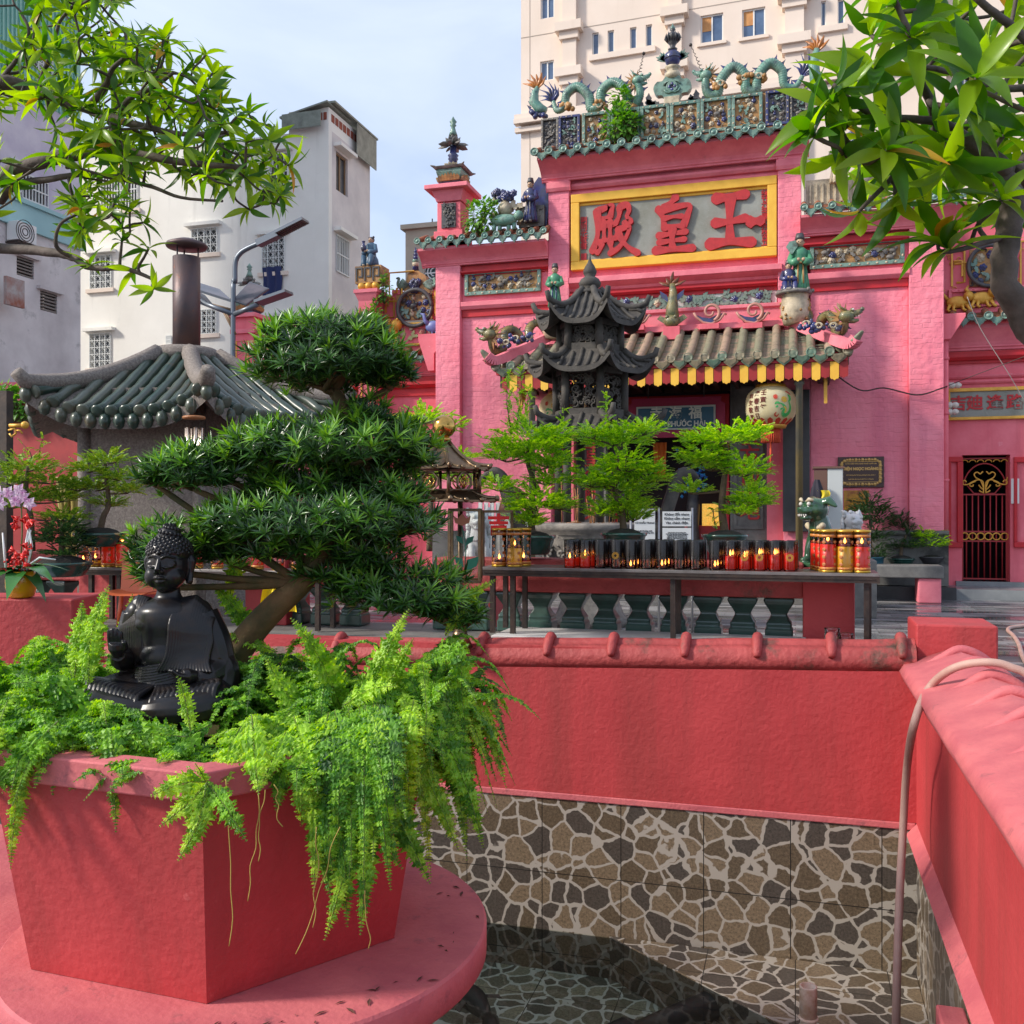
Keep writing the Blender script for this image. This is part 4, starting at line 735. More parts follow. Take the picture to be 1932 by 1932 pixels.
dragon('turquoise arched dragon on the ridge right of the gourd finial, facing left',S3([(1070,425),(1065,480),(1085,525),(1130,520),(1150,440),(1220,370),(1285,420),(1290,495),(1340,500),(1355,420),(1420,350),(1485,390),(1500,470),(1560,480),(1600,420)]),Yt,.085,-1,clouds=S3([(1150,470),(1280,440),(1360,430)]))
dragon('small olive dragon on the left hip ridge of the porch, facing left',S5([(75,415),(85,470),(110,490),(140,465),(145,400),(180,385),(215,415),(225,465),(260,450),(262,380),(300,352),(335,390),(345,430)]),15.5,.075,-1,body=SCALE2,tail=False,hs=1.25,clouds=S5([(155,450),(200,430),(265,425)]),sp=.09,cy=.1)
dragon('small olive dragon on the right hip ridge of the porch, facing right',S5([(1790,330),(1780,385),(1745,400),(1735,350),(1710,315),(1675,335),(1665,385),(1630,395),(1600,370),(1610,315),(1580,285),(1550,310),(1552,370)]),15.55,.075,1,body=SCALE2,tail=False,hs=1.25,clouds=S5([(1730,370),(1660,370),(1600,360)]),sp=.09,cy=.1)
def cx3(x,y,Y=Yt):return PY(967+.3418*x,.3418*y,Y)
b0=cx3(883,575);t=thing('gourd_finial','tall gourd finial with blue ball and pierced turquoise disc at the middle of the ridge','finial',b0);k=.3418*17.2/1805
m=M();m.box(b0.x-42*k,b0.x+42*k,Yt-.12,Yt+.12,b0.z-.1,b0.z+30*k);m.build('base',CREAM,t,bevel=.01)
q=cx3(884,490);m=M();pl=[]
for i in range(48):a=2*PI*i/48;r_=62+14*abs(math.cos(2*a))+12*(abs(math.cos(a))>.8);pl.append((math.cos(a)*r_*k*1.15,math.sin(a)*r_*k*.92))
m.prism(pl,(q.x,Yt+.06,q.z),(1,0,0),(0,0,1),(0,-.14,0));m.build('disc',TEAL,t)
m=M()
for sx,sz in((-1,1),(1,1),(-1,-1),(1,-1)):m.tube([(q.x+sx*(48-j*4.5)*k*math.cos(j*.55)*.9,Yt-.09,q.z+sz*(38-j*3.4)*k*math.sin(j*.55+.3))for j in range(9)],.018,6)
m.tube([(q.x+math.cos(a)*27*k,Yt-.09,q.z+math.sin(a)*27*k)for a in np.linspace(0,2*PI,25)],.02,6);m.build('disc_scrolls',TEAL,t)
m=M();m.lathe([(26*k,0),(26*k,.02)],(q.x,Yt-.07,q.z),20,axis=(0,-1,0));m.build('disc_hole',BLACKC,t)
m=M();
for a in(0,PI/2,PI,1.5*PI):m.sph((q.x+math.cos(a)*15*k,Yt-.10,q.z+math.sin(a)*15*k),9*k,8,6,(1,.5,1))
m.build('disc_petals',BLUE,t)
ax=(q.x,Yt,0);zf=lambda y:cx3(885,y).z
m=M();m.lathe([(r_*k,zf(y))for r_,y in((30,440),(44,425),(40,405),(26,398),(34,385),(42,372),(20,362))],ax,16);m.build('lotus_seat',CREAM,t)
m=M();m.lathe([(r_*k,zf(y))for r_,y in((16,366),(36,350),(45,325),(42,300),(26,285),(12,280))],ax,20);m.lathe([(46*k,zf(330)),(48.5*k,zf(326)),(46*k,zf(320))],ax,20);m.build('blue_ball',BLUE,t)
m=M();m.lathe([(r_*k,zf(y))for r_,y in((20,282),(26,272),(14,262),(16,250),(26,235),(30,222),(38,205),(30,190),(12,183),(10,172),(16,165),(8,160))],ax,14)
for j in range(12):a=2*PI*j/12;m.tube([(ax[0]+math.cos(a)*26*k,ax[1]+math.sin(a)*26*k,zf(232)),(ax[0]+math.cos(a)*42*k,ax[1]+math.sin(a)*42*k,zf(212)),(ax[0]+math.cos(a)*36*k,ax[1]+math.sin(a)*36*k,zf(188))],[.012,.018,.005],6)
m.build('crown',BLACKC,t)
m=M();m.lathe([(r_*k,zf(y))for r_,y in((10,168),(14,158),(11,148),(5,140),(1,128))],ax,10)
for s_ in(-1,1):
 for j in range(5):a=lerp(.15,1.35,j/4);q2=Vector((ax[0]+s_*40*k,Yt,zf(330)));l_=(46+10*(j%2))*k;m.prism([(0,-.03),(l_*.6,-.02),(l_,0),(l_*.6,.03),(0,.03)],q2,(s_*math.cos(a),0,math.sin(a)),(-math.sin(a)*s_,0,math.cos(a)),(0,-.025,0))
m.build('flame_wings',TEAL,t)
m=M();rnd=random.Random(4)
for s_ in(-1,1):
 for j in range(5):q2=cx3(883+s_*(70+j*22),585-j*2-s_*j*4);leafshape(m,(q2.x,q2.z),rnd.uniform(.16,.26),.06,PI/2+s_*rnd.uniform(-1.2,.4),Yt+.03,.04)
tag(m.build('ridge_foliage',BLACKC,loc=(b0.x,Yt,b0.z)),'dark glazed leaf scrolls on the ridge at the foot of the gourd finial','ornament')
t=thing('ceramic_carp','blue and green carp with an upturned amber tail at the left end of the ridge','ornament',cx3(140,640))
m=M();m.tube([cx3(185,610),cx3(150,600),cx3(118,560),cx3(125,510),cx3(140,480)],[.07,.11,.10,.07,.04],10,flat=.8);m.build('body',SCALE,t)
m=M();q=cx3(135,490)
for j in range(6):a=lerp(.7,2.5,j/5);m.tube([q,q+Vector((math.cos(a),0,math.sin(a)))*.14,q+Vector((math.cos(a+.2),0,math.sin(a+.2)))*(.27+.03*(j%2))],[.03,.05,.01],6,flat=.4)
m.build('tail',mat('amber_glaze',(.55,.19,.03),.35,col2=(.30,.12,.04),nscale=9),t)
m=M();
for j in range(14):q=cx3(rnd.uniform(100,190),rnd.uniform(615,650));m.sph(q+Vector((0,rnd.uniform(-.1,.05),0)),.05,8,6)
for j in range(5):q=cx3(100+j*6,600-j*22);m.prism([(0,-.03),(.1,0),(0,.03)],q,(-.7,0,.7),(.7,0,.7),(0,-.02,0))
m.build('waves',BLUE,t)
q=cx3(1680,270);t=thing('ceramic_carp','amber carp tail rising above the right end of the ridge','ornament',q);m=M()
for j in range(6):a=lerp(.4,2.7,j/5);m.tube([q-Vector((0,0,.05)),q+Vector((math.cos(a),0,math.sin(a)))*.12,q+Vector((math.cos(a+.2),0,math.sin(a+.2)))*.24],[.03,.05,.01],6,flat=.4)
m.build('tail',MATS['amber_glaze'],t);m=M();m.tube([q,q-Vector((.05,0,.25)),q-Vector((0,0,.75))],[.05,.09,.1],10);m.build('body',SCALE,t)
for x0,y0,x1,y1,lb in((700,415,724,295,'thin spiral wire whisker rising above the left ridge dragon'),(1045,380,983,248,'thin spiral wire whisker rising above the right ridge dragon')):
 m=M();a_,b_=cx3(x0,y0),cx3(x1,y1);P=[a_.lerp(b_,s_)+Vector((math.cos(s_*40),math.sin(s_*40),0))*(.035*(1-s_))for s_ in np.linspace(0,1,60)];m.tube(P,.006,5);m.sph(b_,.03,8,6);tag(m.build('wire_whisker',IRON),lb,'wire')
def figure(label,p,h,robe,under=None,face=0,skin=SKINC,seated=False,bun=True,holds=None,name='ceramic_figure'):
 t=thing(name,label,'figurine',p,rz=face);o=Vector(p);k=h/7.2 if not seated else h/5.4;Rm=Matrix.Translation(o)@Matrix.Rotation(face,4,'Z');W=lambda x,y,z:Rm@Vector((x*k,y*k,z*k));b=0
 if seated:
  m=M();m.lathe([(1.2*k,0),(1.45*k,.5*k),(1.3*k,1.4*k),(.95*k,2.0*k),(.85*k,3.0*k),(1.0*k,3.9*k),(.45*k,4.4*k),(0,4.45*k)],o,14,sx=1,sy=.8)
  for s_ in(-1,1):m.tube([W(s_*.5,-.2,1.6),W(s_*.9,-1.1,1.7),W(s_*.8,-1.2,.6),W(s_*.8,-1.3,0)],[.55*k,.5*k,.42*k,.45*k],8)
  zh=4.75;zs=3.9
 else:
  m=M();m.lathe([(1.05*k,.25*k),(1.2*k,.35*k),(1.0*k,1.5*k),(.8*k,3.2*k),(.72*k,4.0*k),(.85*k,4.8*k),(1.0*k,5.4*k),(.42*k,5.9*k),(0,5.95*k)],o,14,sx=1,sy=.78)
  for a in np.linspace(0,2*PI,11)[:-1]:m.tube([o+Vector((math.cos(a)*1.12*k,math.sin(a)*.9*k,.3*k)),o+Vector((math.cos(a)*.95*k,math.sin(a)*.75*k,1.8*k)),o+Vector((math.cos(a)*.75*k,math.sin(a)*.6*k,3.6*k))],[.17*k,.12*k,.05*k],6)
  zh=6.45;zs=5.3
 for s_ in(-1,1):m.tube([W(s_*.85,0,zs),W(s_*1.25,-.2,zs-1.2),W(s_*.8,-1.0,zs-1.5),W(s_*.35,-1.25,zs-1.3)],[.38*k,.42*k,.5*k,.42*k],8)
 ro=m.build('robe',robe,t)
 m=M();m.sph(W(0,-.05,zh),.56*k,12,10,(.88,.92,1.12));m.sph(W(0,-.6,zh-.05),.1*k,6,5);m.tube([W(0,0,zh-.4),W(0,0,zh-.9)],.26*k,8)
 for s_ in(-1,1):m.sph(W(s_*.3,-1.35,zs-1.25),.25*k,8,6);m.sph(W(s_*.5,0,zh),.13*k,6,5)
 m.build('head_and_hands',skin,t)
 m=M();m.sph(W(0,.1,zh+.18),.58*k,12,8,(.95,1,.95))
 if bun:m.sph(W(-.45,.1,zh+.6),.22*k,8,6);m.sph(W(.45,.1,zh+.6),.22*k,8,6)
 else:m.lathe([(.6*k,0),(.55*k,.3*k),(.45*k,.75*k),(.0,.8*k)],W(0,.05,zh+.4),10)
 for s_ in(-.22,.22):m.sph(W(s_,-.54,zh+.06),.07*k,6,4)
 m.build('hair',BLACKC,t)
 m=M();m.lathe([(.83*k,0),(.9*k,.12*k),(.82*k,.25*k)],W(0,0,zs-1.6 if not seated else 2.6),14,sy=.8);
 for s_ in(-1,1):m.tube([W(s_*.3,-.8,zs-1.6),W(s_*.35,-.95,1.2)],[.12*k,.1*k],6);m.sph(W(s_*.5,-.9 if not seated else-1.5,.12),.32*k,8,5,(.8,1.4,.6))
 m.build('sash',under or CREAM,t)
 if holds=='vase':m=M();m.lathe([(.3*k,0),(.5*k,.4*k),(.45*k,.9*k),(.2*k,1.3*k),(.25*k,1.7*k),(.35*k,1.8*k)],W(-.55,-1.45,zs-1.3),12);m.build('vase',BLUE,t)
 if holds=='fan':m=M();m.prism([(0,0),(-.6*k,1.0*k),(-.2*k,1.6*k),(.5*k,1.7*k),(.8*k,1.0*k),(.2*k,.1*k)],W(-1.1,-.7,zs-.4),(1,0,0),(0,0,1),(0,.05,0));m.build('fan',TEAL,t)
 return t
S2=lambda x,y,Y:PY(636.8+.3418*x,188.7+.3418*y,Y)
kk=17.0/1805*.3418
figure('blue robed figure leaning on a large blue leaf on the left shoulder of the gable',S2(1065,680,16.75),240*kk*1.0,BLUE,under=GREYC,face=-.2,seated=False,bun=False)
m=M();q=S2(1110,560,16.95);m.prism([(-.15,-.45),(.15,-.5),(.2,.1),(.12,.4),(0,.45),(-.12,.3),(-.2,0)],q,(1,0,0),(0,0,1),(0,.06,0));tag(m.build('ceramic_leaf',BLUE,loc=q),'large grey blue leaf standing behind the blue robed roof figure','ornament')
m=M();q=S2(1075,640,16.85);x0,x1=S2(1000,640,16.85).x,S2(1140,640,16.85).x;z0=S2(1000,705,16.85).z;m.box(x0,x1,16.85,17.2,z0,z0+.38)
for j in range(7):x=lerp(x0+.05,x1-.12,j/6);m.box(x,x+.03,16.82,16.851,z0+.06,z0+.30);m.box(x,x+.10,16.822,16.851,z0+.30-.12*(j%2),z0+.33-.12*(j%2))
tag(m.build('fretwork_plinth',GREYC,loc=(q.x,16.9,z0)),'grey fretwork plinth under the blue robed figure on the left shoulder','plinth')
t=thing('ceramic_vase','cream vase of blue peonies on a turquoise beast on the left shoulder of the gable','ornament',S2(925,690,16.8));c_=S2(925,600,16.8)
m=M();m.lathe([(r_*kk,S2(925,y,16.8).z)for r_,y in((20,640),(40,620),(44,595),(30,572),(22,562),(34,550))],(c_.x,c_.y,0),16);m.build('vase',CREAM,t)
m=M();rnd=random.Random(9)
for _ in range(16):q=S2(rnd.uniform(865,990),rnd.uniform(515,560),16.8);flower(m,(q.x,q.z),.075,16.8+rnd.uniform(-.12,.1),rnd)
m.build('peonies',BLUE,t)
m=M();
for _ in range(14):q=S2(rnd.uniform(865,1000),rnd.uniform(560,680),16.85);leafshape(m,(q.x,q.z),.14,.05,rnd.uniform(0,6),16.9-rnd.random()*.1,.04);flower(m,(q.x,q.z),.05,16.85,rnd)
m.build('foliage',CREAM,t)
m=M();q=S2(920,665,16.68);m.sph(q,.15,14,10,(1.7,.8,.75));m.sph(q+Vector((.28,-.02,.06)),.09);
for s_ in(-.18,-.08,.08,.18):m.cyl(q+Vector((s_,0,-.05)),q+Vector((s_*1.1,0,-.18)),.04)
m.build('beast',SCALE,t)
tw=thing('gable_tower','small pink tower with a dark carved niche at the left end of the gable shoulder','tower',S2(620,755,16.9));x0,x1=S2(550,600,16.72).x,S2(680,600,16.72).x;z0,z1=S2(560,770,16.72).z,S2(560,570,16.72).z;D=x1-x0
m=M();m.box(x0,x1,16.72,16.72+D,z0,z1);m.box(x0-.05,x1+.05,16.67,16.77+D,z0,z0+.14);m.build('shaft',PINKP,tw,bevel=.01)
m=M();m.obox(((x0+x1)/2,16.72+D/2,z1+.12),(D+.02,D+.02,.2),taper=1.3);m.obox(((x0+x1)/2,16.72+D/2,z1+.26),(D+.38,D+.38,.08));m.build('cap',PINKD,tw,bevel=.01)
relief(tw,x0+D*.2,x1-D*.2,z0+.2,z1-.02,16.70,41,ground=BLACKC,fl=(GREYC,BLACKC),lf=BLACKC,frame=None,size=.06,density=1.6)
def lotus_finial(label,c,zb,zt,Rr,name='lotus_finial'):
 """square glazed pot with a stem, a lotus and a bud; c=(x,y)"""
 t=thing(name,label,'finial',(c[0],c[1],zb));H=zt-zb;r2=math.sqrt(2)
 z=lambda f:zb+f*H
 m=M();m.lathe([(Rr*.62*r2,z(0)),(Rr*.62*r2,z(.05)),(Rr*.72*r2,z(.07))],(*c,0),4,False,rot=PI/4);m.build('pot_foot',BLUE,t)
 m=M();m.lathe([(Rr*.66*r2,z(.06)),(Rr*.74*r2,z(.12)),(Rr*.86*r2,z(.20)),(Rr*.84*r2,z(.24))],(*c,0),4,False,rot=PI/4);m.build('pot',TEAL,t)
 m=M()
 for s_,ax_ in((0,1),(1,1),(2,1),(3,1)):
  a=s_*PI/2;u=Vector((math.cos(a),math.sin(a),0));v=Vector((-math.sin(a),math.cos(a),0))
  for j in range(-3,4):q=Vector((*c,z(.08)))-v*Rr*.74+u*(j*Rr*.2);m.prism([(-Rr*.11,0),(-Rr*.13,H*.05),(0,H*(.11-abs(j)*.012)),(Rr*.13,H*.05),(Rr*.11,0)],q,u,(-v*.35+Vector((0,0,1))).normalized(),-v*.03)
 m.build('pot_petals',OCHRE,t)
 m=M();m.lathe([(Rr*.95*r2,z(.24)),(Rr*1.02*r2,z(.255)),(Rr*1.06*r2,z(.27)),(Rr*.8*r2,z(.285)),(Rr*.3,z(.29))],(*c,0),4,False,rot=PI/4)
 for a in np.arange(4)*PI/2+PI/4:m.tube([Vector((*c,z(.265)))+Vector((math.cos(a),math.sin(a),0))*Rr*1.3,Vector((*c,z(.28)))+Vector((math.cos(a),math.sin(a),.0))*Rr*1.62],[.03,.01],6)
 m.build('pot_rim',GREYC,t)
 def petals(m,zc,n_,r0,r1,dz,w_):
  for j in range(n_):
   a=2*PI*j/n_;u=Vector((math.cos(a),math.sin(a),0));v=Vector((-math.sin(a),math.cos(a),0));A_=Vector((*c,zc))+u*r0;B_=Vector((*c,zc+dz*.6))+u*lerp(r0,r1,.7);C_=Vector((*c,zc+dz))+u*r1
   m.tube([A_,A_.lerp(B_,.5),B_,C_],[w_*.4,w_,w_*.9,w_*.1],8,flat=.35)
 m=M();petals(m,z(.29),12,Rr*.2,Rr*.75,H*.035,Rr*.16);petals(m,z(.31),10,Rr*.15,Rr*.5,H*.05,Rr*.14);m.build('lotus_seat',CREAM,t)
 m=M();m.lathe([(Rr*.3,z(.33)),(Rr*.26,z(.40)),(Rr*.34,z(.42)),(Rr*.28,z(.45)),(Rr*.36,z(.47)),(Rr*.22,z(.50)),(Rr*.2,z(.60))],(*c,0),14);m.build('stem',BLUE,t)
 m=M();petals(m,z(.62),8,Rr*.15,Rr*1.05,-H*.03,Rr*.22);petals(m,z(.63),7,Rr*.1,Rr*.5,H*.08,Rr*.2);petals(m,z(.66),5,Rr*.05,Rr*.25,H*.10,Rr*.17);m.build('lotus',GREYC,t)
 m=M();m.lathe([(Rr*.3,z(.74)),(Rr*.2,z(.80)),(Rr*.12,z(.86)),(Rr*.22,z(.88)),(Rr*.14,z(.90)),(Rr*.24,z(.93)),(Rr*.1,z(.97)),(Rr*.03,z(1))],(*c,0),10);m.build('bud',TEAL,t)
 return t
lotus_finial('lotus finial rising from a square glazed pot on the pink tower left of the gable',((x0+x1)/2,16.72+D/2),z1+.30,S2(628,100,17).z,D*.62)
q=PY(1640,378,16.9);t=thing('ceramic_vase','white and blue vase of peonies on the right shoulder half hidden by leaves','ornament',q)
m=M();m.lathe([(.1,0),(.2,.15),(.2,.4),(.1,.52),(.14,.6)],(q.x,q.y,q.z+.25),16);m.build('vase',WHITEC,t);m=M()
for _ in range(16):flower(m,(q.x+rnd.uniform(-.3,.3),q.z+1.0+rnd.uniform(-.15,.15)),.07,16.9+rnd.uniform(-.1,.1),rnd)
m.build('peonies',BLUE,t);m=M();m.box(q.x-1.0,q.x+.3,16.98,17.2,q.z-.05,q.z+.45)
for j in range(12):m.box(q.x-.95+j*.1,q.x-.92+j*.1,16.95,16.981,q.z+.05,q.z+.38)
m.build('plinth',CREAM,t)
figure('cream robed figure on the right shoulder of the gable behind the leaves',(q.x-.5,16.85,q.z+.3),.75,CREAM)
p1=S5(((1495,238),))[0];q=PY(1483,565,16.45);figure('standing green robed figure on a drum stool over the right end of the porch',PY(1509,556,16.4),.95,mat('jade_glaze',(.09,.30,.16),.4,col2=(.05,.2,.12),nscale=8),under=OCHRE,face=.1,holds='fan',bun=False)
figure('seated blue robed figure beside the green robed one over the porch',PY(1488,556,16.35),.52,BLUE,under=CREAM,face=.2,seated=True,bun=False)
t=thing('ceramic_drum','cream drum stool painted with ochre figures carrying the two porch figures','stool',PY(1500,612,16.4));c_=PY(1500,612,16.42);m=M();r_=.23;H_=.48;m.lathe([(r_*.8,0),(r_*.98,H_*.3),(r_,H_*.6),(r_*.92,H_*.95),(r_*.98,H_),(0,H_+.01)],c_,20);m.build('drum',CREAM,t)
m=M();rnd=random.Random(12)
for _ in range(40):a=rnd.uniform(0,6.28);zz=rnd.uniform(.05,.42);m.sph(c_+Vector((math.cos(a)*r_*.98,math.sin(a)*r_*.98,zz)),rnd.uniform(.015,.035),7,5)
m.build('painted_relief',OCHRE,t);m=M();m.lathe([(r_*1.25,0),(r_*1.3,.03),(r_*1.2,.06),(0,.065)],c_+Vector((-.02,0,H_+.0)),18);
for _ in range(14):a=rnd.uniform(0,6.28);m.sph(c_+Vector((math.cos(a)*r_*1.2,math.sin(a)*r_*1.2,H_+.05)),.035,7,5)
m.build('rocky_ledge',GREYC,t)
figure('green and blue robed figure over the left end of the porch behind the pagoda roof',PY(1047,582,16.4),.75,MATS['jade_glaze'],under=BLUE,face=.1,bun=False)
t2=thing('ceramic_drum','cream drum stool at the left end of the porch behind the stone pagoda','stool',PY(1047,640,16.4));c_=PY(1047,640,16.42);m=M();m.lathe([(r_*.8,0),(r_*.98,H_*.3),(r_,H_*.6),(r_*.92,H_*.95),(0,H_)],c_,20);m.build('drum',CREAM,t2)
q=PY(1268,618,16.55);t=thing('ceramic_carp','leaping dragon carp with a forked brown tail at the middle of the porch ridge','ornament',q);m=M();m.box(q.x-.14,q.x+.14,q.y-.12,q.y+.12,q.z-.22,q.z);m.build('block',PINKP,t)
m=M();m.sph(q+Vector((0,-.05,.10)),.13,12,8,(1.1,.9,.85));m.tube([q+Vector((0,0,.12)),q+Vector((0,.02,.35)),q+Vector((.02,0,.6)),q+Vector((0,0,.75))],[.13,.10,.07,.05],10)
for s_ in(-1,1):m.sph(q+Vector((s_*.07,-.13,.16)),.035,8,6);m.prism([(0,-.05),(.16,.06),(.1,.12),(0,.06)],q+Vector((s_*.1,0,.1)),(s_,0,0),(0,0,1),(0,.03,0))
m.build('body',SCALE2,t);m=M();q2=q+Vector((0,0,.72))
for a,l_ in((.25,.24),(.8,.16),(1.57,.22),(2.34,.16),(2.9,.24)):m.tube([q2,q2+Vector((math.cos(a)*l_*.6,0,math.sin(a)*l_*.6)),q2+Vector((math.cos(a-.1)*l_,0,math.sin(a)*l_+.02))],[.05,.045,.01],7,flat=.4)
m.build('tail',mat('brown_glaze',(.22,.075,.035),.4,col2=(.10,.05,.03),nscale=9),t);m=M()
for s_ in(-1,1):m.prism([(0,0),(.14,.12),(.16,.22),(.04,.14)],q+Vector((s_*.05,-.02,.42)),(s_,0,0),(0,0,1),(0,.03,0))
m.build('fins',BLUE,t)
for px,lb in((1199,'left of the carp on the porch ridge'),(1339,'right of the carp on the porch ridge'),(1420,'near the right end of the porch ridge')):
 q=PY(px,618-(px-1199)*.018,16.6);t=thing('wave_scroll','blue and coral curling wave scroll '+lb,'ornament',q,group='wave scrolls on the porch ridge');m=M();k=.0078
 m.sweep([(-.1,-.06),(.1,-.06),(.1,.03),(-.1,.03)],q+Vector((-.16,0,0)),q+Vector((.16,0,0)),(0,-1,0));m.build('foot',PINKP,t)
 m=M();P=[(-27,24),(-18,12),(0,6),(18,14),(27,30)]
 m.prism([(x*k,z*k)for x,z in[(-29,26),(-20,9),(0,3),(20,10),(28,27),(16,24),(0,17),(-16,20)]],q+Vector((0,-.02,0)),(1,0,0),(0,0,1),(0,.07,0));m.build('wave',BLUE,t)
 m=M();sp_=[q+Vector(((math.cos(a)*(18-a*2.1))*k+.02,-.045,(math.sin(a)*(18-a*2.1)+30)*k))for a in np.linspace(-1.2,6.4,30)];m.tube(sp_,[lerp(.030,.02,i/29)for i in range(30)],8);m.tube([q+Vector((x*k,-.04,z*k))for x,z in((-34,30),(-28,20),(-14,8),(4,4),(22,12),(32,26),(36,22))],.022,8);m.build('curl',mat('coral_glaze',(.52,.22,.17),.5,col2=(.4,.2,.16),nscale=8),t)
LEAFG=mat('weed_leaves',(.06,.20,.02),.5,col2=(.16,.36,.04),nscale=3,transl=.35,island=.7)
def leaf_T(nseg=5,w=.22,fold=.12,droop=.25,tip=.55):
 """unit leaf along +x, width w; returns (V,F)"""
 V=[];F=[]
 for i in range(nseg+1):
  t=i/nseg;ww=w*math.sin(PI*min(1,t**tip*.97+.03))if t<1 else 0;z=-droop*t*t
  V+=[(t,-ww,z+fold*ww*2),(t,0,z),(t,ww,z+fold*ww*2)]
 for i in range(nseg):a=i*3;F+=[(a,a+3,a+4,a+1),(a+1,a+4,a+5,a+2)]
 return np.array(V),np.array(F)
def frame3(p,d,up,s):
 d=Vector(d).normalized();up=Vector(up);y=up.cross(d)
 if y.length<1e-4:y=d.orthogonal()
 y.normalize();z=d.cross(y);return[[d.x*s,y.x*s,z.x*s,p[0]],[d.y*s,y.y*s,z.y*s,p[1]],[d.z*s,y.z*s,z.z*s,p[2]]]
def rdir(rnd):
 z=rnd.uniform(-1,1);a=rnd.uniform(0,2*PI);r=math.sqrt(1-z*z);return Vector((r*math.cos(a),r*math.sin(a),z))
def weed(label,cs,n,s,seed,name='weed'):
 """cs: list of (centre, radius vec) clumps"""
 rnd=random.Random(seed);T=leaf_T(4,.36,.1,.3);mats=[];st=M();base=cs[0][0]-Vector((0,0,cs[0][1][2]))
 t=thing(name,label,'plant',base)
 for c,r in cs:
  for _ in range(int(n*(r[0]*r[2])/(cs[0][1][0]*cs[0][1][2]))):
   d=rdir(rnd);k=rnd.random()**.4;p=c+Vector((d.x*r[0]*k,d.y*r[1]*k,d.z*r[2]*k));dd=d+Vector((0,-.3,.1))+rdir(rnd)*.5
   mats.append(frame3(p,dd,Vector((0,-.4,1))+rdir(rnd)*.4,s*rnd.uniform(.6,1.2)))
   if rnd.random()<.12:st.tube([base,base.lerp(p,.5)+rdir(rnd)*.05,p],[.008,.006,.003],5)
 m=M();m.inst(T,mats);m.build('leaves',LEAFG,t)
 if st.n:st.build('stems',mat('green_stem',(.10,.12,.04),.6),t)
 return t
weed('bright leafy weed rooted in the ridge panels of the gable',[(cx3(590,690,16.6),(.36,.25,.28)),(cx3(600,620,16.7),(.16,.15,.22)),(cx3(600,530,16.75),(.18,.15,.18)),(cx3(660,680,16.7),(.25,.2,.15))],230,.12,3)
weed('dark green weed on the tiles beside the pink tower',[(S2(780,640,16.65),(.33,.22,.32)),(S2(830,600,16.7),(.2,.2,.15))],260,.10,4)
class Fr:
 """vertical facade frame: origin, yaw; pixel rays meet it as (u, z)"""
 def __init__(s,o,yaw):s.o=Vector((o[0],o[1],0));s.u=Vector((math.cos(yaw),math.sin(yaw),0));s.n=Vector((-math.sin(yaw),math.cos(yaw),0));s.yaw=yaw
 def uz(s,px,py):
  d=ray(px,py);e=Vector((0,0,EYE));t=(s.o-e).dot(s.n)/d.dot(s.n);p=e+d*t;return(p-s.o).dot(s.u),p.z
 def P(s,u,w,z):return s.o+s.u*u+s.n*w+Vector((0,0,z))
 def box(s,m,u0,u1,w0,w1,z0,z1):
  V=[s.P(u,w,z)for z in(z0,z1)for w in(w0,w1)for u in(u0,u1)]
  return m.add(V,[(0,2,3,1),(4,5,7,6),(0,1,5,4),(1,3,7,5),(3,2,6,7),(2,0,4,6)])
GLZ=mat('window_glass',(.05,.09,.17),.12,col2=(.10,.16,.27),nscale=.8,spec=.8)
GLD=mat('dark_window',(.04,.045,.05),.2,col2=(.10,.11,.12),nscale=2)
CREAMW=mat('cream_render',(.78,.66,.56),.75,streak=(.62,.50,.41),sscale=1.4,sr=(.56,.85),col2=(.72,.60,.50),nscale=.35,bump=.05,bscale=20)
WHITEW=mat('white_render',(.84,.82,.76),.8,col2=(.76,.74,.68),nscale=.5,col3=(.55,.55,.52),n3=1.2,r3=(.62,.85),streak=(.50,.49,.45),sscale=1.6,sr=(.58,.85),bump=.15,bscale=8)
GRILL=mat('window_grille',(.66,.68,.66),.5)
def wallwith(fr,m,u0,u1,z0,z1,th,holes):
 """wall slab with real openings, built as strips between the holes"""
 us=sorted({u0,u1}|{h[0]for h in holes}|{h[1]for h in holes});zs=sorted({z0,z1}|{h[2]for h in holes}|{h[3]for h in holes})
 V={};vs=[];F=[]
 def vid(i,j,k):
  if(i,j,k)not in V:V[(i,j,k)]=len(vs);vs.append(fr.P(us[i],th*k,zs[j]))
  return V[(i,j,k)]
 def solid(i,j):
  if i<0 or j<0 or i>=len(us)-1 or j>=len(zs)-1:return False
  cu,cz=(us[i]+us[i+1])/2,(zs[j]+zs[j+1])/2;return not any(h[0]<cu<h[1]and h[2]<cz<h[3]for h in holes)
 for i in range(len(us)-1):
  for j in range(len(zs)-1):
   if not solid(i,j):continue
   F.append((vid(i,j,0),vid(i+1,j,0),vid(i+1,j+1,0),vid(i,j+1,0)));F.append((vid(i,j,1),vid(i,j+1,1),vid(i+1,j+1,1),vid(i+1,j,1)))
   for di,dj,e in((-1,0,((i,j),(i,j+1))),(1,0,((i+1,j+1),(i+1,j))),(0,-1,((i+1,j),(i,j))),(0,1,((i,j+1),(i+1,j+1)))):
    if not solid(i+di,j+dj):a,b=e;F.append((vid(*a,0),vid(*b,0),vid(*b,1),vid(*a,1)))
 m.add(vs,F)
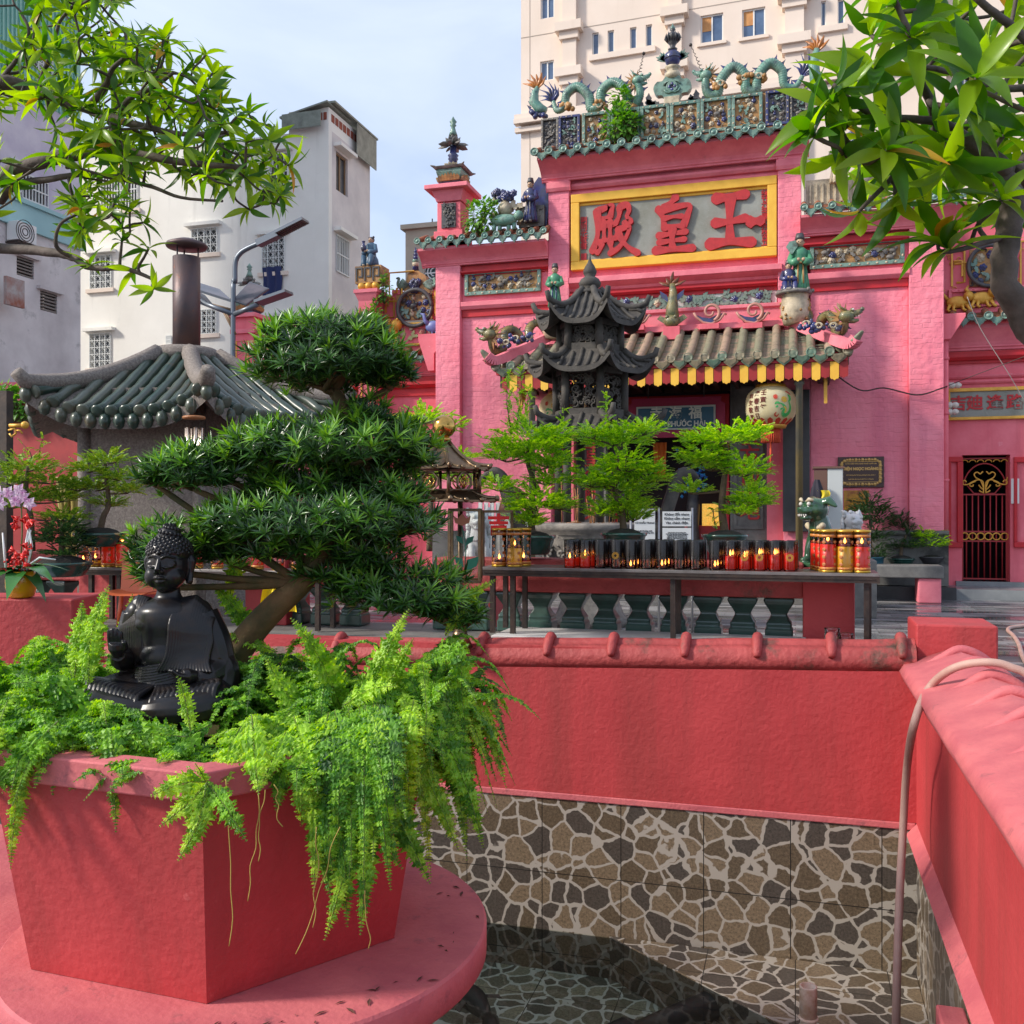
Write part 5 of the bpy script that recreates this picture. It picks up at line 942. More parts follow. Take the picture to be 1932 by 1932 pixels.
def window(fr,par,h,th=.25,frame=WHITEP,glass=GLZ,mull=1,sill=True,hood=False,grille=None,blind=None,fw=.06):
 u0,u1,z0,z1=h;m=M()
 for b in((u0,u1,z1-fw,z1),(u0,u1,z0,z0+fw),(u0,u0+fw,z0+fw,z1-fw),(u1-fw,u1,z0+fw,z1-fw)):fr.box(m,b[0],b[1],th*.35,th*.65,b[2],b[3])
 for k in range(1,mull+1):u=lerp(u0,u1,k/(mull+1));fr.box(m,u-fw/2,u+fw/2,th*.36,th*.64,z0+fw,z1-fw)
 w_=m.build('window',frame,par);m=M();fr.box(m,u0+.01,u1-.01,th*.52,th*.6,z0+.01,z1-.01);m.build('pane',glass,w_)
 if blind:m=M();fr.box(m,u0+fw,lerp(u0,u1,.48),th*.44,th*.5,lerp(z0,z1,.45),z1-fw);m.build('blind',blind,w_)
 if sill:m=M();fr.box(m,u0-.15,u1+.15,-.10,.02,z0-.16,z0-.02);m.build('sill',MATS['white_render']if frame is WHITEP and glass is not GLZ else CREAMW,w_)
 if hood:m=M();fr.box(m,u0-.2,u1+.2,-.22,.02,z1+.08,z1+.2);m.build('hood',WHITEW,w_)
 if grille:
  m=M();n=3 if grille==1 else 0
  if grille==1:
   cw=(u1-u0)/4;nz_=max(3,round((z1-z0)/(cw*1.1)));ch=(z1-z0)/nz_
   for i in range(4):
    for j in range(nz_):
     c=fr.P(u0+cw*(i+.5),-.03,z0+ch*(j+.5));q=[c+fr.u*(cw*.42*math.cos(a))+Vector((0,0,ch*.42*math.sin(a)))for a in(0,PI/2,PI,1.5*PI,0)];m.tube(q,.013,4,False,False)
   for i in range(5):fr.box(m,u0+cw*i-.015,u0+cw*i+.015,-.05,-.02,z0,z1)
   for j in range(nz_+1):fr.box(m,u0,u1,-.045,-.025,z0+ch*j-.012,z0+ch*j+.012)
  else:
   nb=max(5,int((u1-u0)/.12))
   for i in range(nb+1):u=lerp(u0,u1,i/nb);fr.box(m,u-.015,u+.015,-.05,-.02,z0,z1)
   for j in range(3):z=lerp(z0,z1,j/2);fr.box(m,u0,u1,-.056,-.03,z-.02,z+.02)
  m.build('grille',GRILL,w_)
 return w_
def rect(fr,x0,y0,x1,y1):
 a=fr.uz(x0,y0);b=fr.uz(x1,y1);c=fr.uz(x1,y0);d=fr.uz(x0,y1);return(min(a[0],d[0]),max(b[0],c[0]),(d[1]+b[1])/2,(a[1]+c[1])/2)
fr=Fr(PY(983,966,44)[:2],R(-2.5));tw=thing('tower_block','tall cream apartment block with white sash windows and pilasters behind the temple gable','building',(fr.o.x,fr.o.y,0),rz=fr.yaw)
T3=lambda x0,y0,x1,y1:rect(fr,967+.3418*x0,.3418*y0,967+.3418*x1,.3418*y1)
wins=[T3(155,-20,230,100),T3(152,335,228,443)];small=[T3(440,180,475,318),T3(525,167,560,305),T3(648,150,684,290),T3(735,135,770,276),T3(1703,5,1730,140),T3(1795,-5,1832,128)];big=[T3(1038,78,1163,232),T3(1267,45,1395,200)]
low=[T3(700,510,770,600),T3(1380,430,1400,520)]
f0=fr.uz(1100,200)[1]
rows=[]
W4=lambda x0,y0,x1,y1:rect(fr,1273.6+.3418*x0,.3418*y0,1273.6+.3418*x1,.3418*y1)
extra=[W4(1060,380,1130,455),W4(1070,750,1145,850),W4(1150,735,1220,830),W4(1560,350,1640,470),W4(1780,650,1850,790),W4(1560,100,1640,230),W4(1760,300,1850,430)]
holes=wins+small+big+extra;H_=42;m=M()
uL,uR=0,fr.uz(2150,500)[0];wallwith(fr,m,uL,uR,0,H_,.3,holes);fr.box(m,0,.3,.3,14,0,H_);fr.box(m,uR-.3,uR,.3,14,0,H_);fr.box(m,0,uR,13.7,14,0,H_);fr.box(m,.3,uR-.3,.301,13.7,H_-.3,H_);m.build('wall',CREAMW,tw)
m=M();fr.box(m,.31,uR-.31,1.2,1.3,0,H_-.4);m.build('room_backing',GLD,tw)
BLIND=mat('orange_blind',(.62,.30,.10),.7,col2=(.45,.2,.07),nscale=3)
for h in wins:window(fr,tw,h,glass=GLZ,sill=False)
for h in small:window(fr,tw,h,glass=GLZ,mull=0,sill=False,fw=.045)
for h in big:window(fr,tw,h,blind=BLIND)
for h in extra:window(fr,tw,h)
for a,b in((T3(425,0,790,1),T3(425,283,790,350)),(T3(1685,0,1850,1),T3(1685,143,1850,172))):m=M();fr.box(m,b[0],b[1],-.14,.02,b[3]-.26,b[3]);m.build('long_sill',CREAMW,tw)
for x0,x1 in((283,358),(862,938),(1505,1610),(2300,2390)):
 h=T3(x0,0,x1,10);m=M();fr.box(m,h[0],h[1],-.28,.02,0,H_);o=m.build('pilaster',CREAMW,tw)
 for y in({283:(190,440),862:(110,400),1505:(12,262),2300:(150,)}[x0]):
  zc=T3(x0,y,x1,y+10)[3];m=M();fr.box(m,h[0]-.12,h[1]+.12,-.40,.02,zc-.35,zc);fr.box(m,h[0]-.3,h[1]+.3,-.55,.02,zc,zc+.4);m.build('capital',CREAMW,o)
zc=fr.uz(1000,236)[1];m=M()
for z_,o_ in((zc-.35,.22),(zc,.40),(zc+.25,.30)):fr.box(m,-.25,uR,-o_,.02,z_,z_+.22)
m.build('string_course',CREAMW,tw)
m=M()
for z_ in(zc+4.2,zc+8.2,zc-4.4,zc+12):fr.box(m,0,uR,-.012,0,z_,z_+.035)
h=T3(45,0,97,10);fr.box(m,h[1]-.03,h[1],-.01,.0,0,H_);m.build('render_joint',mat('joint',(.40,.33,.27),.8),tw)
fr=Fr(PY(620,966,30)[:2],0);wb=thing('apartment_block','white rendered apartment block with lattice window grilles and a tin roof edge','building',(fr.o.x,fr.o.y,0))
Z1=lambda x0,y0,x1,y1:rect(fr,.3418*x0,.3418*y0,.3418*x1,.3418*y1)
zt=fr.uz(600,245)[1];uL=fr.uz(60,500)[0]
hs=[(Z1(1060,1262,1200,1398),1),(Z1(500,1412,615,1592),1),(Z1(498,1842,612,2030),1),(Z1(1450,1310,1572,1500),1),(Z1(1440,1765,1570,1880),1),(Z1(1092,1710,1196,1842),1),(Z1(920,1855,948,1900),2),(Z1(1490,850,1590,1050),2),(Z1(560,950,760,1160),2)]
m=M();wallwith(fr,m,uL,0,0,zt,.25,[h for h,_ in hs]);m.build('wall',WHITEW,wb)
for i,(h,g_)in enumerate(hs):window(fr,wb,h,th=.25,frame=GRILL,glass=GLD,grille=g_,sill=True,hood=i not in(5,6,8),fw=.05)
fs=Fr((fr.o.x,30),R(90));SHADEW=mat('shaded_render',(.72,.67,.64),.8,col2=(.55,.51,.50),nscale=.6,bump=.15,bscale=8)  # shade of the side face is put into this darker render colour
sh=[rect(fs,634,293,656,365),rect(fs,634,450,657,517)];uE=fs.uz(698,600)[0]
m=M();fs2=Fr((fr.o.x,30),R(90));wallwith(fs2,m,.25,uE,0,zt,.25,sh);m.build('side_wall',SHADEW,wb)
for i,h in enumerate(sh):
 w_=window(fs2,wb,h,frame=GRILL if i else mat('brown_shutter',(.26,.16,.08),.6),glass=GLD,sill=False,fw=.06,grille=2 if i else None);m=M();fs2.box(m,h[0]-.2,h[1]+.2,-.3,.0,h[3]+.1,h[3]+.22);m.build('hood',WHITEW,w_)
m=M();m.box(fr.o.x+uL,fr.o.x-.26,30+uE-.3,30+uE,0,zt);m.box(fr.o.x+uL,fr.o.x-.01,30.26,30+uE-.3,zt-.3,zt-.02);m.box(fr.o.x+uL,fr.o.x-.3,31.2,31.3,0,zt-.4);m.build('inner_slabs',GLD,wb)
zp=zt;u1=fr.uz(545,300)[0];m=M();fr.box(m,u1,0,0,.2,zp,zp+.75);m.box(fr.o.x-.2,fr.o.x,30.2,30+uE*.98,zp,zp+.75);m.build('parapet',WHITEW,wb)
m=M();BRK=mat('old_brick',(.35,.09,.05),.8,col2=(.22,.06,.04),nscale=5)
for k in range(9):fr.box(m,-1.55+k*.17,-1.43+k*.17,-.02,0,zp+.32,zp+.58)
for k in range(int(uE/.3)-2):m.box(fr.o.x,fr.o.x+.02,30.2+k*.3,30.42+k*.3,zp+.32,zp+.58)
m.build('vent_bricks',BRK,wb)
TIN=mat('tin_roof',(.26,.28,.24),.5,metal=.3,col2=(.15,.16,.14),nscale=3);m=M();
m.add([fr.P(u1-.2,-.3,zp+.5),fr.P(.1,-.3,zp+.86),fr.P(.1,1.6,zp+.86),fr.P(u1-.2,1.6,zp+.5),fr.P(u1-.2,-.3,zp+.44),fr.P(.1,-.3,zp+.80),fr.P(.1,1.6,zp+.80),fr.P(u1-.2,1.6,zp+.44)],[(0,1,2,3),(7,6,5,4),(4,5,1,0),(5,6,2,1),(6,7,3,2),(7,4,0,3)])
m.box(fr.o.x-.3,fr.o.x+.25,30.0,30+uE+.2,zp+.88,zp+.95);m.box(fr.o.x+.2,fr.o.x+.23,30.6+uE*.35,30.1+uE,zp-.3,zp+.87);fr.box(m,u1-.1,u1+1.4,-.32,-.28,zp+.0,zp+.55);m.build('tin_edge',TIN,wb)
m=M();a=fr.uz(570,225);b=fr.uz(600,190);m.tube([fr.P(a[0],1,zp+.6),fr.P(a[0],1,a[1]),fr.P(b[0],1,b[1]+.2)],.02,5);m.tube([fr.P(a[0]+.2,1,zp+.6),fr.P(a[0]+.2,1,a[1])],.02,5);tag(m.build('aerial',IRON),'thin bent aerial on the roof of the white apartment block','aerial')
h=hs[3][0];m=M();m.grid(lambda u,v:fr.P(lerp(h[0]+.05,h[0]+.78,u)+.05*math.sin(v*3),-.12+.04*math.sin(u*14),lerp(h[2]+.15,h[2]-.85+.12*u,v)),14,8);tag(m.build('hanging_cloth',mat('navy_cloth',(.015,.025,.10),.8)),'navy cloth hanging out of a window of the white block','cloth')
fl_=Fr((-22,10),R(90));lh=thing('corner_house','weathered lavender house with turquoise cladding at the left edge','building',(-22,18,0))
def RL(x0,y0,x1,y1):return rect(fl_,.3418*x0,.3418*y0,.3418*x1,.3418*y1)
uE=fl_.uz(152,500)[0];LAV=mat('lavender_render',(.66,.62,.67),.8,col2=(.46,.41,.52),nscale=.6,bump=.1);WTH=mat('weathered_render',(.72,.67,.65),.85,col2=(.50,.45,.44),nscale=.5,col3=(.12,.11,.10),n3=.9,r3=(.58,.78),bump=.3,bscale=7)
TEA=mat('turquoise_render',(.36,.58,.58),.7,col2=(.30,.50,.52),nscale=.6);CORR=mat('turquoise_corrugated',(.25,.50,.42),.5,col2=(.20,.42,.36),nscale=.5)
zA=(fl_.uz(76,445)[1]);zB=fl_.uz(76,400)[1];zC_=fl_.uz(76,195)[1]
hl=[RL(92,1425,187,1530),RL(222,1615,315,1722)];hu=[RL(120,985,260,1120),RL(55,880,110,1050)];ht=[RL(180,270,285,400)]
m=M();wallwith(fl_,m,0,uE,0,zA,.25,hl);m.build('lower_wall',WTH,lh);m=M();fl_.box(m,0,uE+.1,-.12,.25,zA,zB);fl_.box(m,0,uE+.1,-.2,.25,zB,zB+.12);m.build('turquoise_band',TEA,lh)
m=M();wallwith(fl_,m,0,uE,zB+.12,zC_,.25,hu);m.build('upper_wall',LAV,lh);m=M();wallwith(fl_,m,0,uE,zC_,zC_+9,.22,ht)
m.build('cladding_backing',CORR,lh);m=M()
for k in range(int(uE/.16)):
 u=k*.16
 if not any(h[0]-.1<u<h[1]+.05 for h in ht):fl_.box(m,u,u+.05,-.05,0,zC_+.02,zC_+9)
 else:fl_.box(m,u,u+.05,-.05,0,zC_+.02,ht[0][2]-.05);fl_.box(m,u,u+.05,-.05,0,ht[0][3]+.05,zC_+9)
o=m.build('cladding_ribs',CORR,lh);o['kind']='stuff'
m=M();fl_.box(m,0,uE-.3,1.2,1.3,0,zC_+8);fl_.box(m,uE-.25,uE,.25,6,0,zC_+9);m.build('side_and_rooms',WTH,lh)
SLAT=mat('grey_louvre',(.20,.17,.15),.6)
for h in hl:
 m=M()
 for k in range(6):z=lerp(h[2],h[3],k/6);fl_.box(m,h[0],h[1],.02,.14,z+.02,lerp(h[2],h[3],(k+1)/6)-.03)
 w_=m.build('louvre_window',SLAT,lh);m=M();fl_.box(m,h[0]-.15,h[1]+.15,-.15,0,h[3]+.02,h[3]+.12);m.build('hood',WTH,w_)
for h in hu:window(fl_,lh,h,frame=SLAT,glass=GLD,sill=False,grille=2)
for h in ht:window(fl_,lh,h,frame=GRILL,glass=GLD,sill=False,grille=1)
a=RL(28,1240,135,1345);t=thing('air_conditioner','white air conditioner unit mounted on the weathered house wall','air conditioner',fl_.P(a[0],-.3,a[2]));m=M();fl_.box(m,a[0],a[1],-.45,-.05,a[2],a[3]);m.build('casing',WHITEP,t,bevel=.02)
m=M();c_=fl_.P(lerp(a[0],a[1],.38),-.46,(a[2]+a[3])/2)
for r_ in(.1,.18,.26,.34):m.tube([c_+fl_.u*(math.cos(q)*r_)+Vector((0,0,math.sin(q)*r_))for q in np.linspace(0,2*PI,25)],.012,5)
m.build('fan_grille',IRON,t);m=M();fl_.box(m,a[0],a[1]+.1,-.45,-.0,a[2]-.07,a[2]-.03);m.build('bracket',IRON,t)
m=M();h=rect(fl_,-20,528,15,580);fl_.box(m,h[0],h[1],-.6,-.5,h[2],h[3]);tag(m.build('rusty_sheet',mat('rust',(.30,.08,.04),.8,col2=(.45,.42,.4),nscale=2)),'rusty metal sheet on the house wall at the left edge','sheet')
fr=Fr(PY(765,966,27)[:2],0);ob=thing('old_building','stained beige building with a round arched window pattern left of the temple gable','building',(fr.o.x,27,0));zt=fr.uz(790,432)[1];OLD=mat('stained_render',(.48,.42,.32),.85,col2=(.40,.35,.27),nscale=1,col3=(.08,.075,.06),n3=1.4,r3=(.56,.76),bump=.3,bscale=9)
ho=[rect(fr,785,454,812,462),rect(fr,800,486,822,545)];uR=fr.uz(840,500)[0];m=M();wallwith(fr,m,0,uR,0,zt,.25,ho);fr.box(m,0,.25,.25,5,0,zt);fr.box(m,0,uR,.9,1,0,zt-.02);m.build('wall',OLD,ob)
m=M();fr.box(m,-.12,uR,-.12,.3,zt,zt+.14);m.build('coping',OLD,ob);h=ho[1];m=M();c_=fr.P(lerp(h[0],h[1],.8),.08,lerp(h[2],h[3],.55))
for r_ in(.12,.22,.32,.42):m.tube([c_+fr.u*(math.cos(q)*r_)+Vector((0,0,math.sin(q)*r_))for q in np.linspace(PI/2,1.5*PI,14)],.025,5)
fr.box(m,h[0],h[1],.06,.1,lerp(h[2],h[3],.5),lerp(h[2],h[3],.5)+.04);m.build('window_grille',GRILL,ob);m=M();fr.box(m,h[0],h[1],.15,.2,h[2],h[3]);m.build('window_pane',mat('green_glass',(.06,.13,.13),.3),ob)
for k in range(3):m=M();h=ho[0];z=lerp(h[2],h[3],k/3);fr.box(m,h[0],h[1],.05,.15,z+.02,z+.06);m.build('louvre',OLD,ob)
m=M();m.box(fr.o.x+.05,fr.o.x+uR,28.0,28.4,zt,zt+.35);m.build('roof_block',OLD,ob);m=M();q=fr.P(fr.uz(793,430)[0],1,zt);m.tube([q,q+Vector((0,0,.6))],.02,5);m.build('aerial',IRON,ob)
Yw=17.7
def wing_eave(par,x0,x1,Y,z):eave(par,x0,x1,Y-.38,z,.25,r=.07)
rwg=thing('side_hall','pink side hall with a grey name panel and barred red gate at the right edge','building',(X_(1850,Yw),Yw,0))
x0,x1=X_(1776,Yw),X_(2080,Yw);zE=Z_(1830,600,17.4)
fw_=Fr((x0,Yw),0);gate=rect(fw_,1815,858,1906,1097);m=M();wallwith(fw_,m,0,x1-x0,0,zE-.1,.35,[gate]);m.build('wall',PINKP,rwg)
cm=M();cornice(cm,x0,x1,Yw,zE-.50,zE-.1,.26);cm.build('cornice',PINKD,rwg)
m=M();zq=zE-.72;m.box(x0,x1,Yw-.05,Yw,zq,zq+.2);m.sweep([(0,0),(.05,0),(.09,.05),(.09,.1),(0,.1)],(x0,Yw-.05,zq+.05),(x1,Yw-.05,zq+.05),(0,-1,0));m.build('red_band',REDT,rwg)
m=M()
for k,zz in enumerate((zq-.25,Z_(1850,724,Yw))):m.sweep([(0,0),(.03,0),(.05,.03),(.05,.06),(0,.06)],(x0,Yw,zz),(x1,Yw,zz),(0,-1,0))
m.build('moulding',PINKP,rwg);eave(rwg,x0+.15,x1,Yw-.42,zE,.26,r=.07)
relief(rwg,x0+.1,x0+2.2,zE+.22,Z_(1850,545,Yw),Yw-.05,50,ground=PINKP,fl=(MATS['flesh_ceramic'],GOLD),lf=GREYC,frame=PINKD,size=.11,fw=.05,scroll=BLACKC,dots=PINKP)
m=M();m.box(x0,x1,Yw-.03,Yw+.3,zE,zE+1.75);m.box(x0,x1,Yw-.1,Yw,zE+.12,zE+.2);m.build('upper_wall',PINKP,rwg)
relief(rwg,X_(1828,Yw),X_(1915,Yw),Z_(1870,540,Yw),Z_(1870,470,Yw),Yw-.06,51,ground=OCHRE,fl=(BLUE,CREAM),lf=TEAL,frame=None,size=.09,density=1.5,scroll=BLACKC)
m=M();q=PY(1868,502,Yw-.1);m.tube([q+Vector((math.cos(a)*.34,-.04,math.sin(a)*.34))for a in np.linspace(0,2*PI,33)],.035,8);m.build('round_frame',BLACKC,rwg)
def goldfret(par,x0,x1,z0,z1,y):
 m=M()
 for k in range(2):d=.06+k*.16;P=[(x0+d,z0+d),(x0+d,z1-d),(x1-d,z1-d),(x1-d,z0+d*2),(x0+d*2.2,z0+d*2)];m.tube([(a,y-.01,b)for a,b in P],.022,4,False)
 rnd=random.Random(3)
 for _ in range(int((x1-x0)*(z1-z0)*45)):
  a,b,s_=rnd.uniform(x0,x1),rnd.uniform(z0,z1),rnd.uniform(.02,.04);m.tube([(a+math.cos(t)*s_*(1-t/9),y-.008,b+math.sin(t)*s_*(1-t/9))for t in np.linspace(0,5,8)],.007,4)
 m.build('gold_fretwork',GOLD,par)
goldfret(rwg,x0+.1,X_(1826,Yw),Z_(1800,548,Yw),Z_(1800,470,Yw),Yw-.03);goldfret(rwg,X_(1917,Yw),x1-.1,Z_(1920,548,Yw),Z_(1920,450,Yw),Yw-.03)
for x_,y_,lb in((1806,570,'crouching gilded lion in the frieze above the side hall eave, nearer the downpipe'),(1852,562,'walking gilded lion in the frieze above the side hall eave, nearer the tree')):
 q=PY(x_,y_,Yw-.12);t=thing('gilded_lion',lb,'relief',q);m=M();m.sph(q,.12,12,8,(1.5,.5,.85));m.sph(q+Vector((.17,-.03,.08)),.085);m.tube([q+Vector((-.15,0,.05)),q+Vector((-.24,0,.16)),q+Vector((-.2,0,.22))],[.03,.035,.01],7)
 for s_ in(-.12,-.05,.07,.14):m.tube([q+Vector((s_,-.02,-.05)),q+Vector((s_*1.3,-.03,-.13)),q+Vector((s_*1.3+.04,-.03,-.16))],[.035,.025,.03],7)
 m.build('body',GOLD,t)
for a_,b_ in(((1788,862),(1816,1033)),((1912,862),(1990,1033))):
 h=rect(fw_,*a_,*b_);m=M();X0=x0+h[0];X1=x0+h[1]
 for b in((X0,X1,h[3]-.09,h[3]),(X0,X1,h[2],h[2]+.09),(X0,X0+.05,h[2]+.09,h[3]-.09),(X1-.09,X1,h[2]+.09,h[3]-.09)):m.box(b[0],b[1],Yw-.06,Yw,b[2],b[3])
 m.build('red_window_frame',REDT,rwg,bevel=.01)
m=M();X0,X1=x0+gate[0],x0+gate[1];m.box(X1+.01,X1+.13,Yw-.03,Yw,Z_(1915,950,Yw),Z_(1915,903,Yw));tag(m.build('wall_notice',WHITEP,loc=(X1,Yw,1.5)),'small white paper notice on the jamb of the barred gate','notice');
m=M();m.box(X0-.4,X1+2.5,16.75,Yw+.4,0,.16);m.box(X0-.1,X1+2.5,Yw-.05,Yw+.8,.16,gate[2]-.0);m.build('step',mat('wet_slab',(.16,.17,.18),.25,col2=(.24,.25,.25),nscale=2.5,bump=.1),rwg)
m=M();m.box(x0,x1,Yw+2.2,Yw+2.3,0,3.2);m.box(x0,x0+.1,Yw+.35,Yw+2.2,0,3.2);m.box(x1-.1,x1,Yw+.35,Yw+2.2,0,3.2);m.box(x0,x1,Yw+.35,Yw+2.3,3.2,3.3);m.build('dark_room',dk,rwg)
gt=thing('barred_gate','red barred iron gate with gold scroll tree and ring motif in the side hall','gate',((X0+X1)/2,Yw+.15,gate[2]));yg=Yw+.15;W_=X1-X0;zz=lambda py:Z_(1860,py,yg);RED2=mat('red_iron',(.36,.025,.03),.5)
m=M()
for z_ in(zz(865),zz(933),zz(1003),zz(1013+8),zz(1092)):m.box(X0,X1,yg-.015,yg+.015,z_-.012,z_+.012)
for b in(X0+.02,X1-.02):m.box(b-.02,b+.02,yg-.02,yg+.02,gate[2],gate[3]-.08)
m.build('frame',RED2,gt)
for k in range(1,8):
 xx=lerp(X0,X1,k/8);m=M();m.cyl((xx,yg,gate[2]),(xx,yg,zz(933)),.011,seg=8);m.build('bar',RED2,gt)
m=M();c_=((X0+X1)/2,zz(933));m.tube([(c_[0]+math.cos(a)*W_*.47,yg-.01,c_[1]+.03+math.sin(a)*.50*(zz(875)-zz(933))*1.9)for a in np.linspace(.12,PI-.12,20)],.013,6)
m.tube([(c_[0]-W_*.48,yg,zz(903)),(c_[0]-W_*.22,yg,zz(931)),(c_[0]+W_*.22,yg,zz(931)),(c_[0]+W_*.48,yg,zz(903))],.011,6);m.build('arch',RED2,gt)
m=M();kx=W_/480;g0=Vector((c_[0],yg-.03,zz(931)))
for s_ in(-1,1):
 for P in([(12,0),(14,120),(60,150),(120,130),(170,100),(215,100),(225,130),(200,145),(185,125)],[(12,60),(40,140),(90,175),(105,215),(75,235),(45,215),(25,235),(15,240)],[(90,135),(140,110),(150,85),(120,80),(115,100)],[(12,40),(40,65),(60,95)],[(12,10),(40,20),(55,35)]):
  m.tube(catmull([g0+Vector((s_*a*kx,0,b*kx))for a,b in P],4),.012,6)
 m.tube([g0+Vector((s_*215*kx,0,105*kx)),g0+Vector((s_*228*kx,0,180*kx))],.01,5)
m.build('scroll_tree',GOLD,gt);m=M()
for k in range(6):xx=lerp(X0,X1,(k+.5)/6);zc=(zz(1003)+zz(1021))/2;m.tube([(xx+math.cos(a)*.058,yg-.02,zc+math.sin(a)*.058)for a in np.linspace(0,2*PI,17)],.011,6)
for k in range(6):xx=lerp(X0,X1,(k+.5)/6);zc=zz(872);m.tube([(xx+math.cos(a)*.05,yg-.02,zc+abs(math.sin(a))*.04)for a in np.linspace(0,PI,9)],.01,5)
m.build('rings',GOLD,gt)
sg=thing('name_board','grey stone name panel with four small red characters in a gold frame over the gate','sign',(X_(1850,Yw),Yw,Z_(1850,790,Yw)));h=rect(fw_,1787,733,1990,789);X0,X1=x0+h[0],x0+h[1]
m=M();m.box(X0,X1,Yw-.04,Yw-.001,h[2],h[3]);m.build('panel',GRAN,sg);m=M()
for b in((X0,X1,h[3]-.04,h[3]+.02),(X0,X1,h[2]-.02,h[2]+.03),(X0,X0+.04,h[2]+.03,h[3]-.04),(X1-.04,X1,h[2]+.03,h[3]-.04)):m.box(b[0],b[1],Yw-.07,Yw-.001,b[2],b[3])
m.build('frame',GOLD,sg,bevel=.008)
for ch,px in(('吉',1808),('廸',1838),('逢',1876),('路',1913)):m=M();text(m,ch,.26,(X_(px,Yw),Yw-.04,(h[2]+h[3])/2),depth=.015,off=.006);m.build('character',CHARRED,sg)
t=thing('downpipe','pink painted rainwater pipe with a funnel head at the corner of the temple','pipe',(X_(1782,17.0),17.0,1));xx=X_(1783,17.1);zt_=Z_(1783,640,17.1);m=M();m.cyl((xx,17.1,.95),(xx,17.1,zt_),.055,seg=14)
for z_ in(1.0,1.9,3.0,3.9):m.cyl((xx,17.1,z_),(xx,17.1,z_+.04),.066,seg=14)
m.build('pipe',PINKP,t);m=M();m.prism([(-.07,0),(-.07,.42),(.30,.42),(.30,.36),(.07,.0)],(xx,17.0,zt_-.02),(1,0,0),(0,0,1),(0,.24,0));m.build('funnel',PINKP,t,bevel=.01)
INS=mat('porcelain',(.62,.58,.52),.25)
for px,py,lb in((1802,727,'porcelain insulator over the gold frame of the gate name panel, tangled with blue wire'),(1797,764,'upper of two porcelain insulators in front of the gate name panel'),(1797,777,'lower of two porcelain insulators in front of the gate name panel')):
 q=PY(px,py,17.3);t=thing('insulator',lb,'insulator',q);m=M();m.lathe([(.035,-.12),(.05,-.10),(.05,-.02),(.03,0),(.05,.02),(.05,.06),(.02,.10)],q,14,axis=(1,0,0));m.build('porcelain_body',INS,t);m=M();m.tube([q-Vector((.12,0,0)),q-Vector((.28,0,0))],.012,6);m.build('pin',IRON,t)
def wire(pts,label,r_=.008,mt=IRON):
 m=M();m.tube(catmull(pts,6),r_,5);tag(m.build('wire',mt),label,'wire')
wire([PY(1555,690,16.9),PY(1620,735,16.8),PY(1668,732,16.8),PY(1730,745,16.8),PY(1775,733,16.8),PY(1790,727,17.2)],'dark cable sagging across the pink wall to the insulators',.012)
wire([PY(1825,560,16.6),PY(1850,620,16.8),PY(1900,700,17.0),PY(1935,760,17.2)],'pale thin wire slanting steeply down across the side hall wall',.006,mat('pale_wire',(.45,.40,.36),.6))
wire([PY(1790,727,17.2),PY(1860,700,17.0),PY(1980,655,16.5)],'thin wire rising to the right from the insulators over the side hall',.006)
lwg=thing('side_hall','pink left side hall with carved frieze, mostly hidden behind the clipped tree','building',(X_(750,Yw),Yw,0));x0,x1=X_(560,Yw),xA+.02;zE=Z_(770,672,17.4)
Z5=lambda x,y,Y=17.7:PY(660.4+.1465*x,424.5+.1465*y,Y)
m=M();m.box(x0,x1,Yw,Yw+.3,0,zE-.1);m.build('wall',PINKP,lwg);cm=M();cornice(cm,x0,x1,Yw,zE-.36,zE-.1,.26);cm.build('cornice',PINKD,lwg)
m=M();m.box(x0,x1,Yw-.05,Yw,zE-.75,zE-.37);m.sweep([(0,0),(.06,0),(.12,.06),(.12,.12),(0,.12)],(x0,Yw-.05,zE-.6),(x1,Yw-.05,zE-.6),(0,-1,0));m.build('red_band',REDT,lwg)
m=M();m.box(x0,x1,Yw-.04,Yw,Z_(780,800,Yw),Z_(780,783,Yw));m.build('grey_panel_top',GRAN,lwg);m=M();m.box(x0,x1,Yw-.06,Yw,Z_(780,783,Yw),Z_(780,779,Yw));m.build('gold_edge',GOLD,lwg)
eave(lwg,x0,x1-.1,Yw-.42,zE,.26,r=.07)
m=M();m.prism([(-.2,0),(-.2,.1),(.3,.1),(.3,-.02),(.12,-.28),(.12,-.6),(-.0,-.6)],(xA-.18,16.95,Z5(1060,1560).z),(1,0,0),(0,0,1),(0,.3,0));m.build('funnel',PINKP,lwg)
xf0,xf1=Z5(330,1400).x,x1;zf0,zf1=Z5(800,1560).z,Z5(800,1270).z;m=M();m.box(xf0,xf1,Yw-.03,Yw+.3,zE,zf1+.0);m.build('frieze_ground',PINKP,lwg)
relief(lwg,xf0+.1,xf1,zf0,zf1,Yw-.06,60,ground=PINKP,fl=(mat('rose_ceramic',(.60,.14,.17),.5,col2=(.5,.35,.2),nscale=9),CREAM),lf=mat('pale_leaf_ceramic',(.42,.44,.18),.5),frame=GOLD,size=.10,fw=.035,scroll=BLACKC,dots=GOLD,extra=False,density=.8)
q=Z5(500,1390,17.55);t=thing('gilded_lion','gilded lion with a curly mane in the frieze of the left side hall','relief',q);m=M();m.sph(q,.16,12,8,(1.3,.5,.85));m.sph(q+Vector((.17,-.03,.14)),.12)
for s_ in(-.14,-.06,.07,.15):m.tube([q+Vector((s_,-.02,-.05)),q+Vector((s_*1.2,-.03,-.2)),q+Vector((s_*1.2+.04,-.03,-.24))],[.05,.03,.04],7)
for _ in range(24):m.sph(q+Vector((rnd.uniform(-.2,.25),-.09,rnd.uniform(0,.25))),.028,6,4)
m.build('body',GOLD,t)
